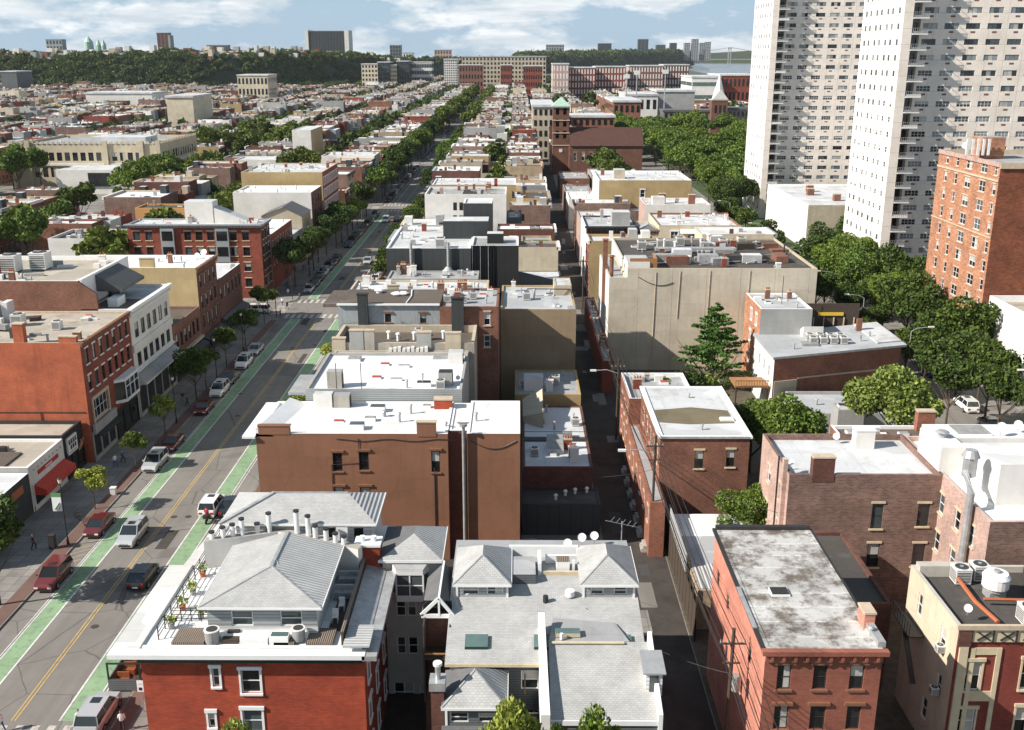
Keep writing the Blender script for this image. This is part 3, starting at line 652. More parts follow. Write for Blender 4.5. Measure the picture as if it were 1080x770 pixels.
r.box(x0-e-.8, x1+e, y0-e-.05, y0-e, hz-.15, hz+.02, 'white_paint').box(x1+e, x1+e+.05, y0-e, y1+e, hz-.15, hz+.02, 'white_paint'); r.beam(A0, B0, .3, .2, 'galvanised').beam(B0, B1, .2, .1, 'galvanised'); a.part('penthouse_roof', r)
MB().box(-12.6, -10.7, 72.0, 73.4, 9, 13.4, 'brick_paint_red').box(-12.7, -10.6, 71.9, 73.5, 13.402, 13.6, 'white_paint').cyl(-12.1, 72.7, 13.602, 14.0, .22, 'white_paint').cyl(-11.2, 72.7, 13.602, 14.0, .22, 'white_paint').build('chimney', a.root)
put('cyl', -20.9, 61.75, 11.37, 'round grey air conditioner behind white roof edge, beside brown deck planks'); put('cyl', -15.0+.0, 61.9, 11.5, 'round grey air conditioner between green skylight and wooden deck', s=.9)
m = MB().box(-18.9, -17.0, 61.3, 62.3, 11.37, 11.95, 'white_paint').box(-16.9, -15.6, 61.3, 62.0, 11.37, 12.05, 'white_paint').box(-16.8, -15.7, 61.4, 61.9, 12.052, 12.1, 'glass_green'); a.part('skylight', m)
m = MB().box(-20.2, -19.1, 61.5, 62.2, 11.37, 11.7, 'wood_dark').box(-20.0, -19.2, 62.25, 62.55, 11.37, 11.9, 'dark_trim'); tag(m.build('storage_box'), 'low dark storage box on the roof deck of the red building', 'box')
def sofa(x, y, z, lab):
    t = thing('outdoor_sofa', (x, y, z), lab, 'sofa', 'roof deck furniture')
    MB().box(x, x+1.6, y, y+.8, z+.05, z+.4, 'ac_grey').build('frame', t); MB().box(x+.05, x+1.55, y+.05, y+.75, z+.402, z+.52, 'roof_grey').build('seat_cushion', t); MB().box(x, x+1.6, y+.6, y+.82, z+.522, z+.85, 'roof_grey').build('backrest', t)
sofa(-13.6, 69.4, 11.5, 'pale grey outdoor sofa on dark deck, further one'); sofa(-13.55, 67.3, 11.5, 'pale grey outdoor sofa on dark deck, nearer one')
def folding_chair(x, y, z, lab):
    t = thing('deck_chair', (x, y, z), lab, 'chair', 'roof deck furniture')
    MB().box(x, x+.45, y, y+.45, z+.42, z+.46, 'white_paint').build('seat', t); MB().box(x, x+.45, y+.42, y+.46, z+.47, z+.95, 'white_paint').build('backrest', t)
    for a_ in (0, .4):
        for b_ in (0, .4): MB().box(x+a_, x+a_+.04, y+b_, y+b_+.04, z, z+.42, 'white_paint').build('leg', t)
folding_chair(-13.1, 64.0, 11.5, 'white folding chair on dark deck beside penthouse wall'); folding_chair(-12.9, 65.6, 11.5, 'white folding chair nearer the deck sofas')
for i, (x, y) in enumerate([(-24.3, 63.5), (-24.3, 66), (-24.2, 68.2), (-24.3, 71), (-22.6, 64.8)]):
    t = thing('potted_plant', (x, y, 11.36), 'small potted plant on red building roof, %s from the front of the rail' % ORD[i], 'plant', 'roof terrace plants')
    MB().cyl(x, y, 11.36, 11.75, .2, 'terracotta' if i % 2 else 'ac_grey', 8, .26).build('pot', t)
    m = MB(); q = random.Random(i)
    for k in range(70):
        c = Vector((x+q.gauss(0, .2), y+q.gauss(0, .2), 11.95+abs(q.gauss(0, .25)))); u = Vector((q.uniform(-1, 1), q.uniform(-1, 1), q.uniform(-1, 1)))*.12; v = Vector((q.uniform(-1, 1), q.uniform(-1, 1), q.uniform(-1, 1)))*.12
        m.face([c-u, c+v, c+u, c-v], 'leaf_bright')
    m.build('foliage', t)

# =========================================================== O: stucco bay tower
Y = 72.1
o = Bld('stucco_house', 'tall narrow pale stucco house with projecting bay window and gray hip roof', -10.8+.3, -6.1, Y, 77.5, 12.2, 'stucco_warm', 'roof_dark', .02,
  wins={'S': wS(Y, [(418, 631, 428, 650), (430, 631, 439, 650), (419, 672, 428, 690), (431, 672, 441, 690), (416, 720, 437, 741), (443, 722, 449, 740)], 'bare')})
r = MB(); x0, x1, y0, y1 = -10.8, -5.8, Y-.3, 77.8; hz = 12.35; p = (-8.2, 74.2, 13.5); q = (-8.2, 75.6, 13.5)
r.face([(x0, y0, hz), (x1, y0, hz), p], 'shingle_grey'); r.face([(x1, y0, hz), (x1, y1, hz), q, p], 'metal_ribbed'); r.face([(x0, y1, hz), (x0, y0, hz), p, q], 'shingle_slate'); r.face([(x1, y1, hz), (x0, y1, hz), q], 'shingle_grey')
r.box(x0, x1, y0-.05, y0, hz-.2, hz+.02, 'white_paint').box(x1, x1+.05, y0, y1, hz-.2, hz+.02, 'white_paint'); o.part('hip_roof', r)
m = MB(); bx0, bz, tz = -9.4, 9.0, 11.6
pts = [(bx0-.45, Y-.004), (bx0, Y-.75), (bx0+2.1, Y-.75), (bx0+2.55, Y-.004)]
m.prism(pts, bz, bz+.5, 'white_paint', bot=True); m.prism(pts, tz-.3, tz, 'white_paint', bot=True); m.prism([(a_, b_) for a_, b_ in pts], tz+.001, [tz+.6, tz+.15, tz+.15, tz+.6], 'stucco_white', 'roof_grey')
for a_, b_ in pts[1:3]: m.box(a_-.06, a_+.06, b_-.0, b_+.12, bz+.5, tz-.3, 'white_paint')
m.box(bx0+1.0, bx0+1.1, Y-.73, Y-.66, bz+.5, tz-.3, 'white_paint'); m.box(bx0, bx0+2.1, Y-.72, Y-.67, 10.35, 10.42, 'white_paint')
m.prism([(a_*.96+(bx0+1)*.04, b_+.07) for a_, b_ in pts], bz+.501, tz-.301, 'glass_mid'); o.part('bay_window', m)
put('ac', -6.9, Y-.5, 8.1, 'white window air conditioner on the pale stucco house', s=.5)

# =========================================================== C: brown stucco building with bright white roof
Y = 95.3; c = Bld('stucco_building', 'long brown stucco building with bright white roof and skylights, nearest white roof', -26, -6.9, Y, 105.2, 14.0, 'stucco_brown', 'roof_bright', .2, cap='white_paint',
  wins={'S': wS(Y, [(351, 478, 361, 497), (378.5, 477, 389, 496), (455, 476, 464, 498), (353, 514, 363, 533), (380, 514, 391, 533)], 'brown')})
c_root = c.root
m = MB(); m.box(-27.3, -26.004, Y-.3, 105.4, 13.55, 13.8, 'white_paint').prism([(-26, Y), (-24.2, Y), (-22.6, 105), (-24.6, 105)], 13.66, [14.5, 13.72, 13.72, 14.5], 'white_paint'); c.part('cornice', m)
m = MB().box(-22.8-2.9, -22.6, Y-.05, Y+.5, 13.9, 14.75, 'stucco_brown').box(-25.8, -22.5, Y-.1, Y+.55, 14.752, 14.85, 'brown_trim'); c.part('chimney', m)
c.chim(-9.0, Y+.2, 1.9, .5, 1.35, 'stucco_brown', 0)
c.sky(-16.2, 97.2, 1.5, 1.0, 'glass_mid', .6); c.sky(-14.8, 102.6, 1.6, 1.0, 'glass_mid', .6); c.sky(-18.4, 99.3, 1.1, .7, 'red_hatch', .12); c.sky(-15.2, 99.6, 1.2, .7, 'ac_grey', .4)
c.chim(-7.9, 103.7, 1.9, 1.0, 1.0, 'brick_paint_red', 0); c.vent(-12.1, 99.2, .9); c.vent(-11.2, 101.8, .9); c.vent(-13.9, 100.9, .5, .2); c.sky(-9.7, 103.8, .9, .6, 'ac_grey'); c.hatch(-20.8, 104.2, 2.0, 1.2, 1.5, 'stucco_white', False); c.hatch(-18.8, 104.2, 1.7, 1.2, 1.4, 'concrete_old', False, 'roof_grey'); c.vent(-7.2+.0, 97.5, .5)
c2 = Bld('stucco_building', 'brown stucco building end beside the parking lot, right of the steel flue', -5.0, .3, Y-.2, 105.2, 14.1, 'stucco_brown', 'roof_bright', .1, cap='white_paint'); c2.vent(-4.2, 99, .8); c2_root = c2.root
Bld('stucco_building', 'dark recessed link between the two brown stucco walls', -6.9+.01, -5.01, Y+1.2, 105, 13.9, 'brick_dark', 'roof_bright', .1, cap='white_paint')
m = MB().tube([(-5.3, Y-.5, .14), (-5.3, Y-.5, 15.0)], .17, 'ac_grey', 10).cyl(-5.3, Y-.5, 15.0, 15.25, .4, 'galvanised', 10).box(-5.9, -4.7, Y-.6, Y-.4, 15.3, 15.42, 'galvanised'); tag(m.build('exhaust_flue'), 'tall steel flue rising beside the brown stucco wall', 'flue')
# =========================================================== D white roof
d = Bld('commercial_building', 'building with wide white roof, two red hatches and grey side wall', -23.0, -6.0, 105.4, 119.7, 15.3, 'stucco_grey', 'roof_bright', .3, fm={'S': 'siding_grey'})
d.part('cornice', MB().box(-24.9, -23.004, 105.5, 112, 14.6, 14.9, 'roof_grey'))
for x, y in ((-15.9, 110.3), (-15.6, 115.5)): d.sky(x, y, 1.1, .8, 'red_hatch', .2); d.sky(x+2.3, y-.8, 1.4, .6, 'galvanised', .25)
d.hatch(-20.0, 107.2, 1.6, 1.2, 1.9, 'concrete_old', False, 'roof_grey'); d.sky(-19.5, 117.5, 1.6, 1.5, 'ac_grey', .3); d.sky(-9.0, 117, 2.2, 1.8, 'ac_grey', .5); d.hatch(-7.3, 116.8, 1.7, 2, 1.3, 'stucco_white', False); d.sky(-10.3, 107.5, 1.6, .9, 'dark_trim', .5); d.vent(-10.4, 107.3, 1.4, .08); d.hatch(-7.9, 108, 1.5, 1.4, 1.6, 'stucco_grey', False, 'dark_trim'); d.vent(-12.1, 106.9, .8)
m = MB().tube([(-19.6, 105.6, 15.3), (-19.6, 105.6, 18.2)], .04, 'black_metal', 4).tube([(-16.9, 105.6, 15.3), (-16.9, 105.6, 18.2)], .04, 'black_metal', 4); d.part('mast', m)
put('ac', -8.4, 106.7, 15.0, 'air conditioner near the right end of the wide white roof'); put('dish', -6.6, 109, 15.0, 'satellite dish beside rooftop boxes on the wide white roof')
# =========================================================== E concrete parapets
e_ = Bld('commercial_building', 'old beige concrete building with stepped parapet and dark recessed roof', -22.9, -5.3, 121.6, 130.6, 16.0, 'concrete_old', 'roof_brown', .95, capw=.4, cap='stucco_beige')
for x, w_, h_, mt in ((-22.0, 1.6, 1.5, 'stucco_beige'), (-19.8, 1.7, 2.5, 'stucco_grey'), (-18.2, 1.2, 2.5, 'concrete_old'), (-11.5, 1.8, 2.3, 'stucco_grey'), (-7.9, 1.9, 2.2, 'stucco_beige')): e_.chim(x, 121.75, w_, .6, h_, mt, 0)
for x, y in ((-16.5, 127), (-15.2, 126), (-13.2, 126.6), (-9.5, 127.2)): e_.vent(x, y, .9, .2, 'white_paint'); 
put('ac', -12.8, 128.3, 15.1, 'left air conditioner on the dark roof behind the stepped parapet', group='units on the dark roof'); put('ac', -11.5, 126.5, 15.1, 'right air conditioner on the dark roof behind the stepped parapet', group='units on the dark roof')
m = MB()
for i in range(9): m.box(-15.8+i*.55, -15.4+i*.55, 120.9, 121.5, 15.05, 15.45+.1*(i % 3), 'ac_white')
Bld('commercial_building', 'narrow flat link roof crowded with small white boxes', -22.5, -6, 119.9, 121.5, 15.1, 'concrete_old', 'roof_tan', .1).part('rooftop_boxes', m)
# =========================================================== F stained grey-blue wall + brick half
Y = 131; f = Bld('commercial_building', 'grey-blue weathered stucco building with long brown roof at the corner', -23.6, -10.2, Y, 139.6, 18.6, 'stucco_stained', 'roof_brown', .02, wins={'S': wS(Y, [(406, 331, 412.5, 340), (443, 331, 449.5, 341)], 'brown')}, fm={'W': 'stucco_cream'})
f.part('cornice', MB().box(-25.6, -23.604, Y+.2, 139.6, 18.2, 18.6, 'roof_brown').box(-23.7, -10.2, Y-.35, Y-.004, 18.55, 18.75, 'white_paint'))
f.part('chimney', MB().box(-20.9, -19.6, Y-.7, Y-.004, 14, 20.0, 'siding_dark').box(-21, -19.5, Y-.75, Y+.1, 20.002, 20.2, 'dark_trim'))
f.part('gutter', MB().tube([(-14.6, Y+.3, 18.78), (-14.3, Y+4, 18.8), (-14.6, 139, 18.8)], .1, 'white_paint', 5)); f.vent(-16.4, 136, .4, .5, 'white_paint'); f.vent(-15.6, 136.2, .4, .5, 'white_paint'); f.vent(-19, 137.5, .5, .4, 'white_paint')
f2 = Bld('brick_building', 'dark brick building with black chimney, right of the weathered grey-blue wall', -10.19, -2.5, Y-.3, 141.9, 18.4, 'brick_mid', 'roof_grey', .2, wins={'S': wS(Y-.3, [(510.5, 329, 517, 343), (510.5, 354, 517, 366)], 'stone')})
f2.part('chimney', MB().box(-8.6, -7.0, Y-1.0, Y-.304, 8, 19.6, 'siding_dark').box(-8.7, -6.9, Y-1.1, Y-.2, 19.602, 19.8, 'dark_trim'))
f2.clutter(6, 3)
for i, (x, y) in enumerate([(-9.4, 134), (-8.3, 135.5), (-7.2, 133.6), (-6.0, 136)]): put('ac', x, y, 18.25, 'air conditioner on the dark brick building roof, %s from left' % ORD[i], s=1, group='brick roof units')
# =========================================================== G, H, I
g_ = Bld('commercial_building', 'tan walled building with ragged white roof in front of the dark grey one', -24.5, -4.3, 143.5, 153, 17.2, 'stucco_beige', 'roof_white', .3)
g_.clutter(14, 5); g_.chim(-17.8, 143.6, 1.6, .5, 1.5, 'stucco_beige', 0); g_.chim(-7.2, 143.6, 1.5, .5, 1.5, 'stucco_beige', 0)
m = MB(); q = random.Random(2); x = -24
while x < -5: m.tube([(x, 143.35, 15.6+q.random()), (x+1.2, 143.35, 15.9+q.random()), (x+1.8, 143.35, 15.2)], .09, 'dark_trim', 5); x += 2.3
g_.part('wall_pipes', m)
g2 = Bld('commercial_building', 'low grey roof strip with square ducts below the dark grey wall', -20, -6, 153.4, 159.5, 17.3, 'stucco_grey', 'roof_grey', .2); g2.clutter(8, 2)
Y = 161; h_ = Bld('office_building', 'dark grey panelled building with white roof and steel flues', -20.9, -7.4, Y, 182.5, 20.6, 'siding_dark', 'roof_white', .3, cap='white_paint', fm={'W': 'stucco_white'})
h_.clutter(9, 8)
for x in (-16.9, -11.0): h_.part('wall_flue', MB().tube([(x, Y-.4, 15), (x, Y-.4, 21.6)], .22, 'galvanised', 8).cyl(x, Y-.4, 17.2, 17.7, .8, 'galvanised', 10, .4))
h_.hatch(-9.0+.3, 174, 7.6, 5, 3.0, 'siding_dark', False, 'roof_white'); put('ac', -12.4, 163.2, 20.35, 'cream rooftop unit at the front edge of the dark grey building', s=1.6)
h2 = Bld('office_building', 'black corrugated stair tower rising between dark grey and white buildings', -7.39, .2, Y+.3, 170, 21.0, 'siding_black', 'roof_grey', .3, cap='white_paint'); h2.hatch(-4.2+.6, 166, 2.6, 2.4, 1.6, 'siding_black', False)
m = MB()
for i in range(9): m.box(-7.2+i*.42, -7.12+i*.42, Y+.1, Y+.29, 2, 21.1, 'galvanised' if i % 3 == 0 else 'siding_black')
h2.part('wall_ribs', m)
h3 = Bld('office_building', 'square dark stair head above the white roof of the dark grey building', -9.4, -4.4, 178, 184.5, 25.4, 'siding_dark', 'roof_white', .2, cap='white_paint', occ=False)
Y = 247; i_ = Bld('apartment_building', 'plain white walled building with slot windows beyond the dark grey one', -22.3, -2.7, Y, 262, 18, 'stucco_white', 'roof_grey', .5, wins={'S': wS(Y, [(478, 213.5, 482, 222), (484.5, 213.5, 488.5, 222), (478, 227, 482, 236), (484.5, 227, 488.5, 236), (510, 211.5, 513.5, 221)], 'dark')})
i_.clutter(9, 4); i_.sky(-11, 254, 5, 9, 'dark_trim', .1)
# =========================================================== alley side, left
Y = 142; k_ = Bld('stucco_building', 'brown-grey blank wall building with flat roof at the alley corner', -2.4, 8.4, Y, 158, 15.3, 'stucco_ochre', 'roof_silver', .25, fm={'S': 'stucco_umber'})
k_.clutter(6, 6); k_.part('roof_rail', MB().tube([(1, 150, 15.3), (1.5, 150.5, 16.4), (8, 152, 16), (8.2, 148, 15.5)], .08, 'black_metal', 5).box(7.2, 8.3, 142.1, 144, 14.2, 15.35, 'galvanised')); put('ac', 1.4, 149, 15.05, 'rooftop unit on the alley corner roof', s=1.2)
Bld('commercial_building', 'lower back part behind the brown-grey corner roof', 0, 8.4, 158.05, 163.4, 10.2, 'stucco_grey', 'roof_silver', .2).clutter(2, 2)
Bld('shed', 'pale boxy stair head at the alley crossing roof edge', 5.6, 8.2, 152, 157.5, 16.6, 'stucco_beige', 'roof_white', .1, occ=False)
l_ = Bld('commercial_building', 'low tan walled building with white roof unit beside the alley', -.3, 8.4, 128, 139, 7.2, 'stucco_ochre', 'roof_grey', .15); l_.clutter(5, 9); l_.hatch(2.2, 131, 2.6, 2.2, 1.8, 'stucco_white', False); put('ac', 5.2, 133, 7.05, 'unit on the low tan building roof by the alley', s=1.2)
m_ = Bld('commercial_building', 'low building with twin white roof terraces beside the alley', .6, 8.4, 105.3, 126, 6.3, 'brick_dark', 'roof_white', .12); m_.clutter(6, 1)
m_.part('railing', MB().box(.7, 8.4, 114.5, 114.6, 6.3, 6.36, 'black_metal').box(.7, 8.4, 114.5, 114.56, 7.0, 7.05, 'black_metal').box(.7, .76, 114.5, 114.56, 6.3, 7, 'black_metal').box(4.4, 4.46, 114.5, 114.56, 6.3, 7, 'black_metal').box(8.2, 8.26, 114.5, 114.56, 6.3, 7, 'black_metal').box(.7, 8.4, 113.4, 114.4, 6.2, 6.32, 'dark_trim'))
m_.hatch(4.4, 111, 1.9, 3, 1.3, 'stucco_white', True, 'ac_grey'); m_.part('terrace_step', MB().prism([(.7, 120), (3.2, 118), (3.2, 125), (.7, 125)], 6.2, [7, 8.2, 9.2, 7.6], 'stucco_beige'))
put('ac', 7.2, 119, 6.2, 'grey air conditioner on the further white terrace by the alley'); put('ac', 2.0, 109, 6.2, 'air conditioner on the nearer white terrace by the alley')
n_ = Bld('garage', 'black fronted garage with dark tar roof at the end of the parking lot', .6, 9.0, 101, 105.2, 3.8, 'siding_dark', 'roof_dark', .1)
for x, y in ((5.3, 103.5), (6.4, 104), (7.7, 104.3), (4.2, 102.4)): n_.vent(x, y, .5, .15, 'white_paint')
# =========================================================== B: grey shingled mansion, bottom centre
bt = thing('shingled_house', (2, 60, 0), 'rambling grey shingled house with hip-roofed dormers, skylights and white parapets', 'house')
OCC.append((-8.5, 9.6, 52, 76))
m = MB()
wall_side(m, 'S', (-4.6, 8.6, 61.3, 72), 0, 10.3, 'siding_slate', [(-3.2, 8.0, 1.4, 1.5), (-1.2, 8.0, .9, 1.5), (.9, 8.0, 1.2, 1.5), (2.3, 8.0, 1.2, 1.5), (-2, 4.6, 1.6, 1.7), (1.2, 4.6, 1.6, 1.7)])
for sd in 'EWN': wall_side(m, sd, (-4.6, 8.6, 61.3, 74), 0, 10.3, 'siding_slate', [])
wb = m.build('wall', bt)
for o in [(-3.2, 8.0, 1.4, 1.5), (-1.2, 8.0, .9, 1.5), (.9, 8.0, 1.2, 1.5), (2.3, 8.0, 1.2, 1.5), (-2, 4.6, 1.6, 1.7), (1.2, 4.6, 1.6, 1.7)]: add_window(bt, 'S', (-4.6, 8.6, 61.3, 74), *o, 'bare')
m = MB(); m.face([(-4.9, 60.7, 10.4), (8.9, 60.7, 10.4), (8.9, 69.5, 12.3), (-4.9, 69.5, 12.3)], 'shingle_grey'); m.box(-4.9, 8.9, 60.6, 60.7, 10.2, 10.42, 'cream_trim'); m.box(-4.9, 8.9, 69.5, 75.5, 10, 12.28, 'siding_slate', top='roof_grey'); m.face([(8.9, 60.7, 10.4), (8.9, 69.5, 12.3), (8.9, 69.5, 10.3)], 'white_paint'); m.face([(-4.9, 60.7, 10.4), (-4.9, 69.5, 12.3), (-4.9, 69.5, 10.3)], 'white_paint')
rb = m.build('roof', bt)
def slab(name, x0, x1, y0, y1, z0, z1, mt, par, t=.12, edge=None):
    m = MB(); m.prism([(x0, y0), (x1, y0), (x1, y1), (x0, y1)], z0-.1, [z0+t, z0+t, z1+t, z1+t], edge or mt, mt); return m.build(name, par)
sl = (12.3-10.4)/8.8
def zr(y): return 10.4+(y-60.7)*sl
for x in (-2.8, 2.0, 7.2-.0):
    y = 62.0; m = MB(); m.prism([(x-.8, y), (x+.8, y), (x+.8, y+1.2), (x-.8, y+1.2)], zr(y)-.05, [zr(y)+.22, zr(y)+.22, zr(y+1.2)+.22, zr(y+1.2)+.22], 'green_trim', 'glass_green'); m.build('skylight', rb)
def hip(name, x0, x1, y0, y1, z0, ze, zt, par, wallm='siding_grey', wins=(), e=.3, mats=('shingle_grey', 'metal_ribbed', 'shingle_slate')):
    m = MB()
    for sd in 'SEWN': wall_side(m, sd, (x0, x1, y0, y1), z0, ze, wallm, list(wins) if sd == 'S' else [])
    for xx in (x0, x1): m.box(xx-.08, xx+.08, y0-.05, y0-.004, z0, ze, 'white_paint')
    w = m.build('dormer', par)
    for o in wins: add_window(w, 'S', (x0, x1, y0, y1), *o, 'bare')
    a0, a1, a2, a3 = (x0-e, y0-e, ze+.02), (x1+e, y0-e, ze+.02), (x1+e, y1+e, ze+.02), (x0-e, y1+e, ze+.02); xm = (x0+x1)/2; d = min((x1-x0)/2, (y1-y0)/2); p = (xm, y0-e+d+e, zt); q = (xm, max(y1+e-d-e, y0+d+.2), zt)
    m = MB(); m.face([a0, a1, p], mats[0]).face([a1, a2, q, p], mats[1]).face([a2, a3, q], mats[0]).face([a3, a0, p, q], mats[2])
    m.box(x0-e, x1+e, y0-e-.05, y0-e, ze-.15, ze+.03, 'white_paint').box(x1+e, x1+e+.04, y0-e, y1+e, ze-.15, ze+.03, 'white_paint').beam(a1, p, .12, .06, 'galvanised').beam(a0, p, .12, .06, 'galvanised'); m.build('dormer_roof', par); return w
hip('d', -4.4, -.7, 67.2, 72.5, 11.3, 12.95, 14.3, bt, wins=[(-3.6+.2, 11.95, 1.2, .75), (-1.6, 11.95, 1.2, .75)], mats=('shingle_grey', 'metal_ribbed', 'shingle_grey'))
hip('d', 4.9, 8.6, 67.2, 72.8, 11.3, 12.95, 14.3, bt, wins=[(5.9, 12.0, .95, .7), (7.6, 12.0, .95, .7)], mats=('shingle_grey', 'shingle_grey', 'shingle_grey'))
m = MB(); m.box(-.6, 4.8, 72.6, 72.85, 12.2, 13.2, 'white_paint').box(2.0, 4.8, 69.6, 69.8, 12.2, 12.6, 'cream_trim').box(1.6, 1.85, 69.6, 71.8, 12.2, 13.3, 'white_paint').box(-.6, 1.4, 68.6, 71.5, 11.9, 12.9, 'siding_slate', top='roof_grey').box(2.2, 4.7, 71.6, 71.85, 12.2, 12.9, 'white_paint').box(3.0, 4.0, 70.0, 71, 12.2, 13.2, 'white_paint', top='deck_wood').box(4.2, 4.4, 70, 70.2, 12.2, 13.3, 'white_paint'); m.build('roof_parapet', bt)
MB().cyl(3.9, 67.3, 11.9, 12.3, .36, 'white_paint', 14, .35).build('vent_dome', rb); MB().cyl(2.0+.1, 66.7, 11.6, 12.2, .2, 'dark_trim', 8).build('vent_pipe', rb)
# bottom right wing: big slope towards the camera, white parapets, small dormer
m = MB(); m.prism([(2.2, 56.6), (9.1, 56.6), (9.1, 62.2), (2.2, 62.2)], 0, [8.9, 8.9, 11.2, 11.2], 'siding_slate', 'shingle_grey'); m.face([(2.2, 62.21, 11.22), (7.8, 62.21, 11.22), (7.0, 64.4, 11.35), (2.6, 65.0, 11.4)], 'roof_grey'); m.beam((2.4, 62.0, 11.25), (7.4, 62.0, 11.25), .2, .1, 'cream_trim')
m.box(2.2, 9.1, 56.48, 56.59, 8.6, 8.95, 'white_paint'); m.build('wing', bt)
m = MB(); m.prism([(1.55, 56.2), (2.15, 56.2), (1.95, 64), (1.5, 64)], 3, [9.6, 9.6, 12.4, 12.4], 'white_paint'); m.prism([(9.12, 56.4), (9.4, 56.4), (9.3, 62.4), (9.02, 62.4)], 3, [9.5, 9.5, 11.9, 11.9], 'white_paint'); m.build('gable_parapet', bt)
m = MB(); m.box(8.5, 9.6, 58.6, 60.6, 9.4, 11.1, 'siding_white').prism([(8.3, 58.4), (9.8, 58.4), (9.8, 60.8), (8.3, 60.8)], 11.101, [11.2, 11.2, 11.45, 11.45], 'grey_trim'); m.box(8.75, 9.35, 58.56, 58.595, 9.7, 10.9, 'glass_mid'); m.build('dormer', bt)
MB().prism([(2.7, 62.6), (4.4, 62.6), (4.4, 63.3), (2.7, 63.3)], 11.3, 11.6, 'cream_trim', 'glass_green').build('skylight', rb); MB().cyl(3.1, 62.35, 11.3, 11.75, .12, 'white_paint', 8).build('vent_pipe', rb)
# bottom-left wing with chimney
hip('d', -4.6, -.9, 57.3, 61.0, 0, 9.5, 11.0, bt, 'siding_slate', wins=[(-3.75, 8.2, 1.2, .75), (-1.9, 8.2, 1.2, .75)], mats=('shingle_grey', 'metal_ribbed', 'shingle_slate'))
slab('porch_roof', -4.9, -.7, 55.6, 57.25, 7.2, 7.9, 'shingle_slate', bt)
MB().box(-5.6, -4.75, 57.6, 58.6, 0, 10.4, 'brick_dark').box(-5.7, -4.65, 57.5, 58.7, 10.402, 11.0, 'galvanised').cyl(-5.15, 58.1, 11.002, 12.0, .18, 'steel', 10).cyl(-5.15, 58.1, 12.002, 12.2, .3, 'white_paint', 10).build('chimney', bt)
m = MB(); m.box(-.6, 1.5, 56.8, 61.2, 0, 6.1, 'siding_slate', top='pavement').box(-.6, 1.5, 59.8, 59.9, 7.1, 7.15, 'cream_trim').box(.5, .6, 59.8, 59.9, 6.1, 10.2, 'wood_dark').prism([(-.4, 55.3), (1.5, 55.3), (1.5, 57.5), (.2, 57.5)], 3, [6.4, 6.4, 7.0, 7.0], 'stucco_white', 'roof_white'); m.build('patio', bt)
# small open gable left + wooden stair deck
gt = thing('porch', (-5.7, 64, 0), 'narrow open gabled porch with white truss above brown wooden deck stairs', 'porch')
m = MB(); L, Rr, Mx = -6.9, -4.6, -5.6
m.face([(L, 65.5, 11.3), (Mx, 65.5, 12.6), (Mx, 71, 12.6), (L, 71, 11.3)], 'shingle_slate').face([(Rr, 65.5, 11.3), (Mx, 65.5, 12.6), (Mx, 71, 12.6), (Rr, 71, 11.3)], 'shingle_slate'); m.build('gable_roof', gt)
m = MB().beam((L, 65.4, 11.28), (Rr, 65.4, 11.28), .1, .3, 'white_paint').beam((L, 65.4, 11.35), (Mx, 65.4, 12.7), .1, .25, 'white_paint').beam((Rr, 65.4, 11.35), (Mx, 65.4, 12.7), .1, .25, 'white_paint').beam((Mx, 65.38, 11.3), (Mx, 65.38, 12.6), .1, .14, 'white_paint').beam((Mx, 65.5, 12.72), (Mx, 71, 12.72), .14, .12, 'white_paint').box(L+.1, Rr-.1, 65.9, 66, 11.35, 12.2, 'glass_dark'); m.build('truss', gt)
m = MB()
for i in range(8): m.box(-6.7, -4.7, 64.2+i*.3, 64.44+i*.3, 8.4-i*.02, 8.5-i*.02, 'wood_dark')
m.box(-6.8, -4.7, 66, 71, 0, 11.2, 'brick_dark').box(-6.7, -4.7, 64.1, 64.2, 8.9, 9.0, 'wood_warm').box(-6.7, -6.6, 64.1, 66, 5, 11.2, 'wood_dark').box(-4.8, -4.7, 64.1, 66, 5, 11.2, 'wood_dark')
for i in range(10): m.box(-5.9, -4.7, 73+i*.25, 73.2+i*.25, 6+i*.3, 6.08+i*.3, 'wood_warm')
m.box(-5.9, -4.9, 72.9, 74.5, 8.6, 10.4, 'wood_warm'); m.build('deck', gt)
for i, (x, y) in enumerate([(4.0, 73.3), (5.2, 74.3), (6.2, 74.6)]): put('dish', x, y, 12.5, 'white satellite dish at the back of the grey shingled roof, %s from left' % ORD[i], s=1.25)
m = MB()
for k in range(5): m.tube([(7.6+k*.45, 76.2, 13.6-k*.12), (8.0+k*.45, 76.7, 13.8-k*.12)], .025, 'galvanised', 4)
m.tube([(7.2, 76, 13.8), (10.0, 76.8, 12.8)], .03, 'galvanised', 4).tube([(8.6, 76.5, 10.5), (8.6, 76.5, 13.5)], .05, 'galvanised', 4); tag(m.build('television_antenna'), 'spiky grey television antenna above the shingled roof by the alley', 'antenna')
